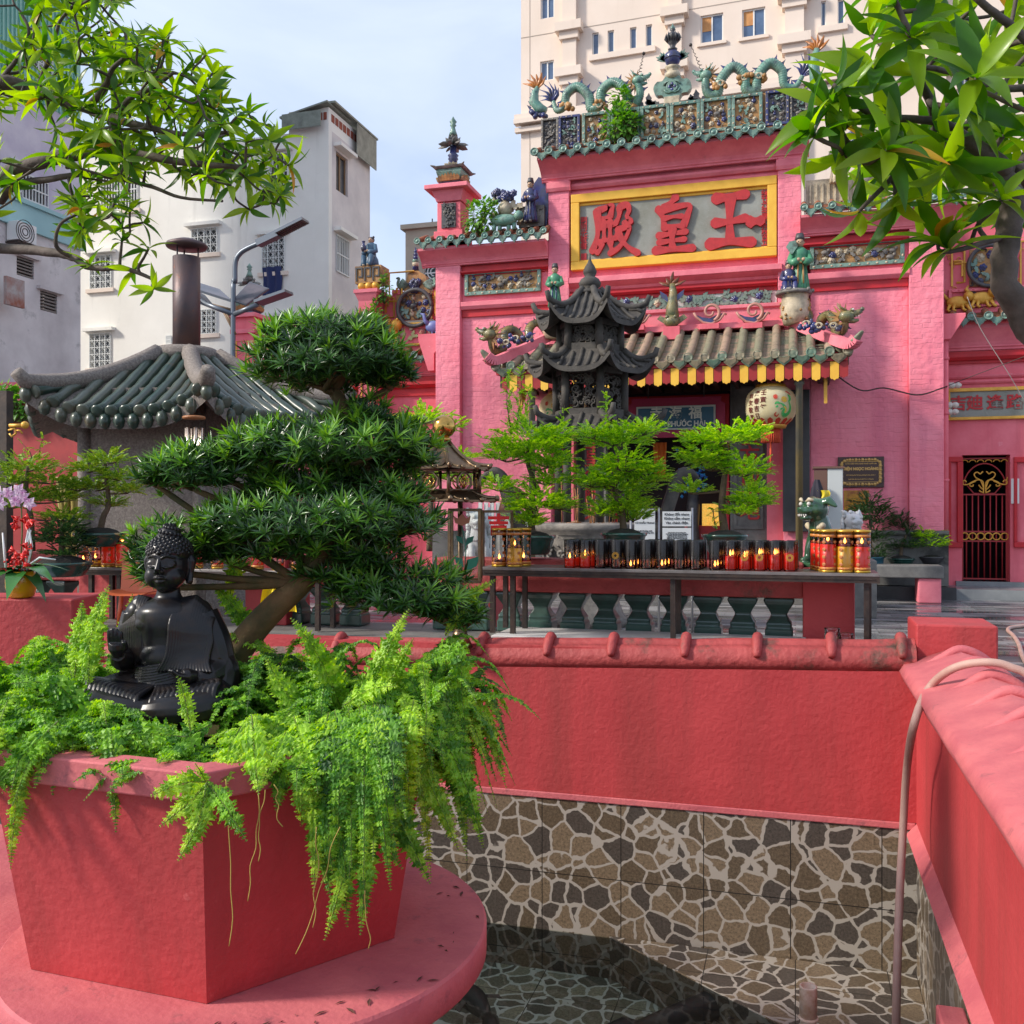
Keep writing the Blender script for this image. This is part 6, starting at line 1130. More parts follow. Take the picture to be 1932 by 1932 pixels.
q=Z5(1075,1310,17.5);t=thing('ceramic_crane','blue crane relief beside the pink pier of the temple','relief',q);m=M();m.sph(q,.13,12,8,(1.3,.5,.9));m.tube([q+Vector((-.1,0,.05)),q+Vector((-.17,-.02,.12)),q+Vector((-.2,-.02,.25)),q+Vector((-.27,-.02,.27))],[.06,.04,.035,.01],8)
for s_ in(-.02,.06):m.tube([q+Vector((s_,-.02,-.08)),q+Vector((s_,-.02,-.33))],.014,6)
m.build('body',mat('sky_blue_glaze',(.16,.22,.45),.4,col2=(.10,.12,.35),nscale=7),t)
a_,b_=Z5(610,1240),Z5(1070,880);relief(lwg,a_.x,b_.x,a_.z,b_.z,Yw-.05,61,ground=OCHRE,fl=(BLUE,CREAM),lf=TEAL,frame=None,size=.085,density=1.8,scroll=BLACKC)
m=M();q=Z5(840,1070,17.6);m.tube([q+Vector((math.cos(a)*.36,-.03,math.sin(a)*.36))for a in np.linspace(0,2*PI,33)],.04,8);m.build('round_frame',BLACKC,lwg)
for(u0,v0),(u1,v1)in(((335,1280),(605,900)),((1065,1215),(1135,800)),((540,900),(640,830))):
 a_,b_=Z5(u0,v0),Z5(u1,v1);m=M();m.box(a_.x,b_.x,Yw,Yw+.28,a_.z,b_.z);m.build('fret_panel',PINKP,lwg);goldfret(lwg,a_.x,b_.x,a_.z,b_.z,Yw)
m=M();P=[(680,890),(740,620),(800,590),(870,585),(960,640),(1030,890)];base=Z5(0,0,Yw);m.prism([(Z5(x,y).x,Z5(x,y).z)for x,y in P],(0,Yw+.02,0),(1,0,0),(0,0,1),(0,.2,0));m.build('crest',OCHRE,lwg)
m=M();
for _ in range(12):q=Z5(rnd.uniform(760,900),rnd.uniform(700,840));flower(m,(q.x,q.z),.08,Yw,rnd)
m.build('crest_flower',BLUE,lwg);m=M()
for s_ in(-1,1):
 m.tube(catmull([Z5(855+s_*130,730),Z5(855+s_*190,790),Z5(855+s_*240,760),Z5(855+s_*225,690),Z5(855+s_*262,692)],5),[.10]*7+[.08,.07,.06]+[.05]*6+[.04,.03,.03,.02,.01][:5],8,flat=.5)
m.build('crest_wings',TEAL,lwg)
t=thing('stacked_finial','slim finial of cobalt gourds and striped cups on the left side hall crest','finial',Z5(845,590));ax=Z5(845,590,17.8);kz=17.8/1805*.1465
def stk(m,rows):m.lathe([(r_*kz,Z5(845,y,17.8).z)for r_,y in rows],(ax.x,ax.y,0),14)
m=M();stk(m,((50,590),(40,545),(48,540)));stk(m,((30,445),(34,430),(38,415),(20,405),(30,395),(34,375),(15,362),(26,350),(28,335),(10,325),(8,290)));m.build('gourds',BLUE,t)
m=M();stk(m,((38,540),(50,490),(36,490)));m.build('cream_cup',CREAM,t);m=M();stk(m,((36,488),(48,450),(30,446)));m.build('teal_cup',TEAL,t)
pl_=thing('gate_pillar','pink square pillar with gold lined panels left of the temple carrying a figure','pillar',Z5(215,1500,17.3));a_,b_=Z5(110,1600,17.3),Z5(325,970,17.3);Dp=b_.x-a_.x
m=M();m.box(a_.x,b_.x,17.3,17.3+Dp,0,b_.z);m.build('shaft',PINKP,pl_);m=M();m.obox(((a_.x+b_.x)/2,17.3+Dp/2,b_.z+.08),(Dp,Dp,.16),taper=1.35);m.obox(((a_.x+b_.x)/2,17.3+Dp/2,b_.z+.19),(Dp*1.42,Dp*1.42,.07));m.build('cap',PINKD,pl_)
m=M();m.tube([(a_.x+.07,17.29,b_.z-2.6),(a_.x+.07,17.29,b_.z-.2),(b_.x-.07,17.29,b_.z-.2),(b_.x-.07,17.29,b_.z-2.6)],.018,4,False);m.build('gold_line',GOLD,pl_)
zc_=b_.z+.23;xc_=(a_.x+b_.x)/2;fk=thing('fretwork_plinth','black and ochre fretwork block on gilded lotus cups on the pillar','plinth',(xc_,17.3+Dp/2,zc_));m=M();
for k in range(3):m.sph((xc_+(k-1)*.15,17.4,zc_+.08),.09)
m.build('gilded_cups',GOLD,fk);m=M();m.box(xc_-.28,xc_+.28,17.35,17.75,zc_+.14,zc_+.48);m.build('block',OCHRE,fk);m=M()
for k in range(3):
 x=xc_-.26+k*.18;m.box(x,x+.03,17.33,17.351,zc_+.18,zc_+.45);m.box(x,x+.15,17.331,17.351,zc_+.42,zc_+.45);m.box(x+.12,x+.15,17.332,17.351,zc_+.25,zc_+.42);m.box(x+.06,x+.12,17.333,17.351,zc_+.25,zc_+.28)
m.build('fret',BLACKC,fk)
figure('kneeling blue robed figure holding a cobalt vase on the gate pillar',(xc_,17.5,zc_+.48),430*kz*.97,mat('slate_blue_glaze',(.08,.16,.24),.45,col2=(.05,.10,.16),nscale=8),under=CREAM,face=-.25,seated=True,holds='vase')
weed('small spiky weed growing beside the figure on the gate pillar',[(Z5(440,830,17.4),(.16,.15,.28)),(Z5(440,700,17.4),(.05,.05,.2))],110,.08,7)
weed('trailing weed hanging over the gold fretwork of the left side hall',[(Z5(330,1150,17.3),(.12,.1,.3)),(Z5(250,1130,17.25),(.15,.1,.15)),(Z5(370,1230,17.3),(.08,.1,.1))],90,.09,8)
Yp=17.5;pp=thing('gate_pillar','far pink pillar with a gold panel behind the solar street lamp','pillar',PY(455,900,Yp));a_,b_=PY(440,966,Yp).x,PY(478,966,Yp).x;zp_=Z_(460,598,Yp);D=b_-a_
m=M();m.box(a_,b_,Yp,Yp+D,0,zp_);m.build('shaft',PINKP,pp);m=M();m.obox(((a_+b_)/2,Yp+D/2,zp_+.03),(D*1.35,D*1.35,.08));m.obox(((a_+b_)/2,Yp+D/2,zp_-.3),(D*1.2,D*1.2,.09));m.box(b_,b_+1.4,Yp+.1,Yp+.4,0,zp_-.3);m.box(b_,b_+1.4,Yp+.02,Yp+.5,zp_-.3,zp_-.2);m.build('cap',PINKD,pp)
m=M();m.tube([(a_+.08,Yp-.005,zp_-1.8),(a_+.08,Yp-.005,zp_-.5),(b_-.12,Yp-.005,zp_-.5),(b_-.12,Yp-.005,zp_-1.8)],.015,4,False);m.build('gold_line',GOLD,pp)
lotus_finial('smaller lotus finial on a glazed pot on the far pink pillar',((a_+b_)/2,Yp+D/2),zp_+.08,Z_(455,492,Yp),D*.55)
m=M();q0,q1=PY(-60,800,16),PY(470,800,16);m.box(q0.x,q1.x,16,16.3,0,Z_(150,715,16));tag(m.build('boundary_wall',PINKP,loc=(q0.x,16,0)),'pink boundary wall behind the furnace house','wall')
m=M();q0,q1=PY(-20,800,12),PY(150,800,12);m.box(q0.x-2,q1.x,12,12.2,0,Z_(40,758,12));tag(m.build('red_wall',REDB,loc=(q0.x,12,0)),'dark red wall behind the potted trees at the left','wall')
weed('ivy spilling over the top of the dark red wall',[(PY(30,765,11.9),(.7,.15,.25)),(PY(0,745,11.9),(.4,.15,.2))],420,.11,17)
Yl=15.0;q=PY(440,900,Yl);sl=thing('street_lamp','grey street lamp pole with curved arm and three solar panels left of centre','street lamp',(q.x,Yl,0));GM=mat('lamp_grey',(.13,.15,.18),.4,metal=.5);pl=lambda x,y,dy=0:PY(.3418*x,.3418*y,Yl+dy)
m=M();P=[Vector((pl(1290,1300).x,Yl,0)),pl(1287,1700),pl(1297,1560),pl(1300,1450),pl(1325,1400),pl(1365,1372),pl(1425,1345)];P[0].x=P[1].x;m.tube(catmull(P,6),.045,10);m.build('pole',GM,sl)
def slab(m,a,b,w_,th_):d_=(b-a);q_=d_.to_track_quat('X','Z').to_matrix().to_4x4();m.obox((a+b)/2,(d_.length,w_,th_),q_)
m=M();slab(m,pl(1425,1345),pl(1540,1290),.16,.11);slab(m,pl(1535,1290),pl(1685,1215),.26,.05);m.build('lamp_head',GM,sl)
m=M();a_,b_=pl(1545,1283),pl(1680,1213)
for k in range(14):c_=a_.lerp(b_,k/13);m.box(c_.x-.008,c_.x+.008,Yl-.12,Yl+.12,c_.z-.05,c_.z-.01)
m.build('cooling_fins',IRON,sl)
PANEL=mat('solar_cell',(.05,.05,.06),.3,col2=(.16,.13,.14),nscale=1.5)
for A_,B_,C_ in(((1105,1615),(1280,1670),(1210,1605)),((1285,1665),(1360,1690),(1385,1565)),((1095,1650),(1180,1700),(1130,1640))):
 a_,b_,c_=pl(*A_),pl(*B_),pl(*C_,.5);d_=a_+(c_-b_)if A_[0]<1200 else b_+(pl(1487,1600,.35)-pl(1385,1565,.5))*0+(pl(1487,1600,.4)-b_)*1
 V=[a_,b_,c_,d_]if A_[0]<1200 else[a_,b_,pl(1487,1600,.4),pl(1380,1563,.5)];m=M();up_=(V[1]-V[0]).cross(V[2]-V[0]).normalized()*.035;m.add(V+[v+up_ for v in V],[(0,1,2,3),(7,6,5,4),(0,4,5,1),(1,5,6,2),(2,6,7,3),(3,7,4,0)]);o=m.build('solar_panel',GM,sl);m=M();cen=sum(V,Vector())/4
 for s_,off in((1,-.004),(1,.039)):W2=[cen+(v-cen)*.94+up_.normalized()*off for v in V];m.add(W2,[(0,1,2,3)])
 m.build('cells',PANEL,o)
for a_,b_,lb in(((1295,1735),(1425,1680),1),((1290,1735),(1105,1665),0)):
 m=M();m.tube([pl(*a_),pl(*b_)],[.05,.045],8);m.build('side_arm',GM,sl);m=M();
 if lb:slab(m,pl(1425,1672),pl(1595,1612),.3,.05)
 else:slab(m,pl(1105,1665),pl(1090,1655),.2,.05)
 m.build('side_lamp',GM,sl)
m=M();m.tube([pl(1225,1700),pl(1300,1845)],.025,6);m.tube([pl(1245,1720),pl(1290,1800)],.022,6);m.tube([pl(1130,1670),pl(1290,1712)],.02,6);m.build('brackets',mat('rusty_bracket',(.20,.12,.06),.6),sl)
def cdir(a):return Vector((math.cos(a)*ct+math.sin(a)*st,math.cos(a)*st-math.sin(a)*ct,0))
def hexroof(par,c,Re,Rt,ze,zt,tip,a0,ribs,mt,rmt,rr=.03,ext=.06,th=.05,names=('roof_slope','tile_rows','hip_ridges'),curve=1.5,caps=None,rw=.05):
 c=Vector(c);A=[a0+k*PI/3 for k in range(6)]
 def pt(k,u,v,dz=0):
  a,b=cdir(A[k]),cdir(A[(k+1)%6]);e=abs(2*u-1);f=(1-v)**2;d=a.lerp(b,u);rad=lerp(Re*(1+ext*e**4*f),Rt,v)
  return Vector((c.x,c.y,0))+d*rad+Vector((0,0,lerp(ze,zt,v**curve)+tip*e**3.5*f+dz))
 m=M();r=M();h=M();cp_=M()
 for k in range(6):
  m.grid(lambda u,v:pt(k,u,v),14,6);m.grid(lambda u,v:pt(k,1-u,v*.35,-th),14,2);m.grid(lambda u,v:pt(k,u,0,-th*(1-v)),14,1)
  for j in range(ribs):
   u=(j+.5)/ribs;vm=min(1,1.0-max(0,abs(2*u-1)-.15)*.95);n=max(3,int(12*vm));P=[pt(k,.5+(u-.5)*1.0 if v_==0 else.5+(u-.5)*min(1/max(.2,(1-v_+v_*Rt/Re)),.96/abs(2*u-1)if abs(2*u-1)>.01 else 9),v_,rr*.4)for v_ in np.linspace(0,vm,n)]
   r.tube(P,[rr if q%2==0 else rr*.86 for q in range(n)],8)
   if caps:d_=(P[0]-P[1]).normalized();cp_.lathe([(rr*1.15,0),(rr*1.2,.02),(rr*.9,.03),(0,.03)],P[0],12,axis=d_);cp_.sph(pt(k,(j+1)/ribs,0,-rr*1.3),rr*1.1,6,4,(1,1,1.3))
  P=[pt(k,0,v_,rw*.5)for v_ in np.linspace(1,0,9)];P.append(P[-1]+(P[-1]-P[-2])*.5+Vector((0,0,tip*.35)));h.tube(P,[rw]*8+[rw*.9,rw*.7],8,flat=1)
 m.build(names[0],mt,par);r.build(names[1],caps or mt,par);each(h,names[2],rmt,par)
 if caps:cp_.build('tile_ends',caps,par)
 return pt
def hexring(m,c,Rr,z0,z1,a0,th=None):
 V=[Vector((c[0],c[1],z))+cdir(a0+k*PI/3)*r_ for r_,z in((Rr,z0),(Rr,z1))for k in range(6)];return m.add(V,[tuple(range(6)),tuple(range(11,5,-1))]+[(k,k+6,(k+1)%6+6,(k+1)%6)for k in range(6)])
a0=R(18);pc=PD(1113,966,11.8);zp=lambda y:1.4+(966-y)/FPX*11.8;pg=thing('stone_pagoda','soot dark stone pagoda censer with three upturned tiled roofs in front of the porch','pagoda',(pc.x,pc.y,0))
zq_=lambda y:1.4+(966-y)/FPX*11.15
for Re,Rt,ye,yt,tip in((.66,.13,596,545,.22),(.76,.42,690,650,.18),(.85,.46,810,776,.18)):hexroof(pg,pc,Re,Rt,zq_(ye),zq_(yt)+(.12 if ye<600 else 0),tip,a0,7,DSTONE,DSTONE,rr=.026,th=.06,rw=.042)
for y0,y1,Rr in((590,648,.38),(684,776,.43)):
 z0,z1=zq_(y1),zq_(y0);m=M()
 for k in range(6):q=Vector((pc.x,pc.y,0))+cdir(a0+k*PI/3)*Rr;m.cyl(q+Vector((0,0,z0)),q+Vector((0,0,z1)),.05,seg=8)
 hexring(m,pc,Rr+.03,z0-.02,z0+.07,a0);hexring(m,pc,Rr+.02,z1-.07,z1,a0);m.build('posts',DSTONE,pg);L_=M();rnd=random.Random(1)
 for k in range(6):
  a,b=[Vector((pc.x,pc.y,0))+cdir(a0+j*PI/3)*Rr*.96 for j in(k,k+1)];u=(b-a).normalized();w=(b-a).length
  for _ in range(34):cc=a+u*rnd.uniform(.06,w-.06)+Vector((0,0,rnd.uniform(z0+.1,z1-.1)));r_=rnd.uniform(.025,.06);s_=rnd.choice((-1,1));b0=rnd.uniform(0,6);L_.tube([cc+u*math.cos(t+b0)*r_*(1-t/9)*s_+Vector((0,0,math.sin(t+b0)*r_*(1-t/9)))for t in np.linspace(0,5.5,9)],.013,5)
 L_.build('lattice',DSTONE,pg)
m=M();m.lathe([(.18,zp(556)),(.16,zp(550)),(.09,zp(546)),(.13,zp(541)),(.14,zp(535)),(.11,zp(527)),(.06,zp(522)),(.08,zp(517)),(.085,zp(512)),(.06,zp(503)),(.03,zp(496)),(.012,zp(488)),(.008,zp(478))],(pc.x,pc.y,0),16);m.build('finial',DSTONE,pg)
m=M()
for k in range(6):q=Vector((pc.x,pc.y,0))+cdir(a0+k*PI/3)*.40;m.cyl(q+Vector((0,0,zp(985))),q+Vector((0,0,zp(812))),.05,seg=10)
each(m,'column',DSTONE,pg);CARV=mat('carved_granite',(.26,.23,.20),.7,col2=(.12,.11,.10),nscale=6,bump=.5,bscale=40)
m=M();m.lathe([(.02,0),(.45,0),(.5,.08),(.42,.14),(.36,.3),(.34,zp(1070)),(.5,zp(1050)),(.62,zp(1022)),(.60,zp(1008)),(.68,zp(1000)),(.70,zp(990)),(.66,zp(986)),(.60,zp(990)),(.58,zp(1000)),(0,zp(996))],(pc.x,pc.y,0),32)
rnd=random.Random(6)
for _ in range(110):a=rnd.uniform(0,6.28);z=rnd.uniform(zp(1050),zp(1014));q=Vector((pc.x+math.cos(a)*.59,pc.y+math.sin(a)*.59,z));m.tube([q+Vector((-math.sin(a),math.cos(a),0))*math.cos(t)*.05*(1-t/8)+Vector((0,0,math.sin(t)*.05*(1-t/8)))for t in np.linspace(rnd.random(),5,7)],.02,5)
m.build('incense_bowl',CARV,pg)
for s_ in(-1,1):
 q=Vector((pc.x,pc.y,0));d=cdir(0 if s_>0 else PI);P=[q+d*r_+Vector((0,0,zp(y)))for r_,y in((.62,1012),(.78,1010),(.90,985),(1.0,940),(1.08,905),(1.2,893),(1.34,905))];m=M();m.tube(catmull(P,5),[.05]*6+[.07]*19+[.065,.06,.05,.04,.03,.02],8,flat=1.4);m.build('curved_handle',DSTONE,pg)
m=M()
for _ in range(26):a,r_=rnd.uniform(0,6.28),rnd.uniform(0,.45);q=Vector((pc.x+math.cos(a)*r_,pc.y+math.sin(a)*r_,zp(1000)));m.tube([q,q+Vector((rnd.uniform(-.05,.05),rnd.uniform(-.05,.05),rnd.uniform(.3,.6)))],.005,4)
m.build('incense_sticks',mat('incense',(.50,.22,.08),.7),pg)
m=M();m.box(-1.75,X_(1612,7.6),6.62,7.62,0,.445);m.box(-6.4,-1.752,6.62,7.62,0,.44);tag(m.build('kerb',STONE,kind='structure'),'raised stone kerb behind the pool wall','kerb',kind='structure')
x0,x1=X_(945,6.9),X_(1522,6.9);m=M();m.box(x0,x1,6.66,7.22,.447,.50);tag(m.build('white_slab',mat('white_slab',(.62,.60,.58),.5,col2=(.5,.48,.46),nscale=3),bevel=.006,loc=(x0,6.7,.45)),'long pale slab lying under the candle table behind the pool wall','slab')
GBAL=mat('glazed_baluster',(.03,.05,.042),.3,col2=(.05,.11,.09),nscale=4,col3=(.22,.13,.07),n3=7,r3=(.64,.72),coat=.4)
def balustrade(label,xa,xb,xs,Y=7.4,pil=()):
 t=thing('balustrade',label,'balustrade',(xa,Y,.45));m=M();m.box(xa,xb,Y-.15,Y+.15,.77,1.03);m.build('rail',SALMW,t,bevel=.015)
 m=M();r2=math.sqrt(2)
 m.lathe([(r_*r2,z)for r_,z in((.10,.446),(.10,.53),(.085,.55),(.095,.57),(.075,.60),(.055,.64),(.075,.68),(.10,.72),(.11,.745),(.105,.769))],(xs[0],Y,0),4,False,rot=PI/4);b=m.build('baluster',GBAL,t,bevel=.012)
 for x in xs[1:]:c=b.copy();sc.collection.objects.link(c);c.parent=t;c.location=(x-xs[0],0,0)
 for a_,b_,z_ in pil:m=M();m.box(a_,b_,Y-.2,Y+.22,.3 if a_>0 else.44,z_);m.build('pillar',SALM,t,bevel=.012)
balustrade('red balustrade with dark glazed balusters under the long candle table',X_(830,7.4),X_(1516,7.4),[X_(p,7.4)for p in(845,905,966,1023,1085,1145,1208,1273,1337,1402,1470)],pil=[(X_(1515,7.2),X_(1613,7.2),.995)])
balustrade('red balustrade behind the orchid at the left',X_(-120,7.4),X_(258,7.4),[X_(p,7.4)for p in(-60,-15,30,75,120)],pil=[(X_(148,7.2),X_(258,7.2),1.04)])
balustrade('short red balustrade behind the leaning trunk',X_(470,7.4),X_(700,7.4),[X_(p,7.4)for p in(560,615,670)],pil=[(X_(462,7.2),X_(540,7.2),1.0)])
def table(label,xa,xb,y0,y1,zt,legs,zl=.5):
 t=thing('candle_table',label,'table',((xa+xb)/2,y0,zl),group=None);m=M();m.box(xa,xb,y0,y1,zt-.022,zt);m.build('tabletop',mat('steel_top',(.28,.27,.26),.35,metal=.6,col2=(.16,.14,.13),nscale=5),t,bevel=.003)
 m=M();m.box(xa,xb,y0+.004,y0+.03,zt-.065,zt-.0225);m.box(xa,xb,y1-.03,y1-.004,zt-.065,zt-.0225);m.box(xa,xa+.03,y0+.03,y1-.03,zt-.065,zt-.0225);m.box(xb-.03,xb,y0+.03,y1-.03,zt-.065,zt-.0225);m.box(xa+.03,xb-.03,y0-.004,y0+.018,zt-.042,zt-.036);m.build('frame',IRON,t)
 for x in legs:
  for y in(y0+.03,y1-.06):m=M();m.box(x-.018,x+.018,y,y+.036,zl if y<y1-.2 or zl>.2 else.0,zt-.066);m.build('leg',IRON,t)
ZT=.992;tx0,tx1=X_(905,6.75),X_(1660,6.75);table('long dark steel table set with rows of glass candles behind the pool wall',tx0,tx1,6.75,7.17,ZT,[X_(p,6.8)for p in(930,968,1270)],.501)
m=M();t_=[o for o in sc.objects if o.name=='candle_table'][0]
for p in(1635,1646):m=M();x=X_(p,6.8);m.box(x-.016,x+.016,6.79 if p<1640 else 7.1,6.822 if p<1640 else 7.13,.0,ZT-.066);m.build('leg',IRON,t_)
lx0,lx1=X_(128,6.85),X_(720,6.85);ZU=.925;table('second candle table, mostly hidden behind the black statue',lx0,lx1,6.85,7.2,ZU,[X_(p,6.9)for p in(173,226,600)],.45)
SOOT=glassmat('sooty_glass',(.80,.76,.72),fac=.985,grad=(.08,.175));SOOT2=glassmat('half_sooty_glass',(.85,.8,.76),fac=.985,grad=(.15,.24));WAX=mat('red_wax',(.62,.012,.010),.35,col2=(.50,.01,.01),nscale=20,sss=.0,emis=((1,.03,.01),.10));WAXD=mat('spent_wax',(.26,.03,.015),.5,col2=(.12,.02,.01),nscale=30)
FLAME=mat('flame',(1,.4,.05),.5,emis=((1,.36,.06),6.0));GOLDP=mat('printed_gold',(.55,.30,.05),.35,metal=.6)
def candle(label,p,glass,wax_h,wax,lit=True,seal=False,r=.042,h=.205):
 p=Vector(p);t=thing('glass_candle',label,'candle',p,group='glass candles on the long table');m=M();m.lathe([(r*.9,.003),(r*.94,.001),(r*.97,.01),(r,h),(r*.985,h+.002),(r*.96,h)],p,16);o=m.build('glass',glass,t,loc=None)
 m=M();m.lathe([(r*.85,.012),(r*.88,wax_h),(0,wax_h+.001)],p,14);m.build('wax',wax,t)
 if lit:m=M();m.lathe([(.002,0),(.0075,.010),(.005,.024),(.0,.042)],p+Vector((0,0,wax_h+.006)),8);m.build('flame',FLAME,t)
 if seal:
  m=M()
  for k in range(18):a=2*PI*k/18;m.prism([(.010,-.0015),(.026,-.003),(.026,.003),(.010,.0015)],p+Vector((0,-r*1.035,.095)),(math.cos(a),0,math.sin(a)),(-math.sin(a),0,math.cos(a)),(0,.002,0))
  m.build('printed_fan',GOLDP,t)
 return t
ORD=['first','second','third','fourth','fifth','sixth','seventh','eighth','ninth','tenth','eleventh','twelfth','thirteenth','fourteenth','last']
spec=[(1075,'h',.065,1),(1104,'h',.085,1),(1132,'s',.02,0),(1163,'s',.015,0),(1190,'s',.015,1),(1220,'s',.012,0),(1249,'s',.022,1),(1281,'s',.012,0),(1312,'s',.012,0),(1349,'s',.022,1),(1378,'h',.098,1),(1405,'h',.09,1),(1433,'h',.11,1),(1462,'h',.11,1),(1490,'h',.125,0)]
for i,(px,g_,wh,lit)in enumerate(spec):
 x=X_(px,6.84);lab=('soot blackened glass candle, ' if g_=='s' else 'red glass candle, ')+ORD[i]+' from the left in the front row'
 t0=candle(lab,(x,6.84,ZT),SOOT if g_=='s' else SOOT2,wh,WAX if wh>.03 else WAXD,bool(lit),seal=i in(1,3,11,12,14))
 for k in(1,2):x2=x+.01*k;dup(t0,(x2,6.84+.115*k,ZT),label=('soot dark' if g_=='s' else 'reddish')+' glass candle, '+ORD[i]+' from the left in the '+('middle','back')[k-1]+' row of the long table')
SEALP=mat('printed_seal',(.50,.20,.03),.5,col2=(.30,.08,.05),nscale=60)
CLEARW=glassmat('clear_plastic',(.95,.90,.86),fac=.985,rough=.06)
def jar(label,p,wax,wax_h,r=.056,h=.285,chars=None,lit=True,group='tall plastic candle jars'):
 p=Vector(p);t=thing('candle_jar',label,'candle jar',p,group=group);m=M();m.lathe([(r*.97,.012),(r,.03),(r,h-.012)],p,20);m.build('jar',CLEARW,t)
 m=M();m.lathe([(r*.9,.0),(r*1.01,.002),(r*1.015,.014),(r*.98,.016)],p,20);m.lathe([(r*1.0,h-.014),(r*1.05,h-.012),(r*1.05,h),(r*.9,h+.003),(0,h+.002)],p,20);m.build('gold_rims',mat('gold_plastic',(.60,.36,.05),.3,metal=.7),t)
 m=M()
 for z in(.018,h*.83):m.lathe([(r*1.012,z),(r*1.012,z+.018)],p,20)
 m.build('printed_bands',mat('ochre_print',(.62,.28,.04),.4,col2=(.40,.10,.04),nscale=90),t)
 if wax_h:m=M();m.lathe([(r*.92,.016),(r*.93,wax_h),(0,wax_h)],p,18);m.build('wax',wax,t);m=M();m.lathe([(r*.925,wax_h),(r*.925,wax_h+.018)],p,18);m.build('oil',mat('oil_ring',(.22,.01,.01),.1),t)
 m=M()
 for j in range(4):
  for a in(-.5,.9):a2=a-PI/2;q=p+Vector((math.cos(a2)*r*1.02,math.sin(a2)*r*1.02,.055+j*.05));m.sph(q,.014,10,6,(1,.09,.85),Matrix.Rotation(a2+PI/2,3,'Z'))
 m.build('printed_seals',SEALP,t)
 if chars:m=M();text(m,'\n'.join(chars),.036,p+Vector((0,-r*1.03,h*.52)),depth=.002,off=.001,lh=.95);m.build('printed_characters',GOLDP,t)
 if lit:m=M();m.lathe([(.003,0),(.009,.010),(.006,.024),(.0,.040)],p+Vector((0,0,max(wax_h,.03)+.022)),8);m.build('flame',FLAME,t)
 return t
YW=mat('yellow_wax',(.72,.36,.02),.4,emis=((1,.5,.03),.10));OW=mat('bright_red_wax',(.66,.02,.012),.35,emis=((1,.04,.01),.12))
for i,(px,wx,wh,lb)in enumerate(((1562,OW,.19,'left red jar of the cluster ending the long table'),(1594,YW,.175,'yellow jar in the middle of the cluster ending the long table'),(1626,OW,.175,'right red jar of the cluster ending the long table'))):
 x=X_(px,6.83);t0=jar(lb,(x,6.83,ZT),wx,wh)
 for k in(1,2):dup(t0,(x-.028*k,6.83+.125*k,ZT),label='candle jar in the '+('middle','back')[k-1]+' row right behind the '+lb.split(' of ')[0].replace(' in the middle',''))
jar('nearly empty clear jar with orange print at the left end of the long table',(X_(942,6.85),6.85,ZT),OW,.035);jar('clear jar with gold characters and yellow wax at the left end of the long table',(X_(971,6.82),6.82,ZT),YW,.14,chars='佛光普照');jar('half hidden clear jar behind the one with gold characters',(X_(988,6.98),6.98,ZT),OW,.04)
for i,(px,wx,wh,lb)in enumerate(((157,OW,.035,'leftmost clear jar with little red wax on the second table'),(180,YW,.055,'clear jar with a low yellow candle on the second table'),(204,OW,.20,'tall red jar beside the low yellow candle on the second table'),(231,OW,.20,'tall red jar touching the clipped tree on the second table'))):jar(lb,(X_(px,6.93),6.93,ZU),wx,wh,r=.057,h=.285,chars='吉' if i==1 else None)
for i in range(10):px=258+i*38;jar('red candle jar on the second table, '+ORD[i]+' behind the clipped tree',(X_(px,7),7,ZU),OW,.05 if i%3 else.18,r=.05,h=.2,lit=False)
BR=mat('aged_brass',(.22,.15,.09),.32,metal=.85,col2=(.12,.08,.05),nscale=5,bump=.15);GB=mat('polished_brass',(.62,.38,.10),.16,metal=1,col2=(.45,.26,.07),nscale=4)
lc=PD(838,966,6.75);zl=lambda y:1.4+(966-y)/FPX*6.75;bl=thing('brass_shrine','hexagonal brass lantern shrine topped by a large gold ball beside the clipped tree','lantern',(lc.x,lc.y,zl(1140)));a1=R(80)
m=M();m.sph((lc.x,lc.y,zl(805)),.082,28,18);m.build('ball',GB,bl);m=M();m.lathe([(.03,zl(835)),(.045,zl(832)),(.05,zl(829)),(.042,zl(826)),(.03,zl(822))],(lc.x,lc.y,0),20);m.build('collar',GB,bl)
def broof(Re,Rt,ye,yt,tip,nm):
 pt=hexroof(bl,lc,Re,Rt,zl(ye),zl(yt),tip,a1,2,BR,BR,rr=.010,th=.012,rw=.014,ext=.0,names=('roof_panels','roof_ribs','hip_rods'),curve=2.2);m=M()
 for k in range(6):
  for u in(0,.33,.67):m.sph(pt(k,u,0,.0),.019,10,8)
 each(m,'edge_ball',BR,bl)
broof(.345,.04,884,836,.01,1);broof(.40,.22,944,928,.01,2)
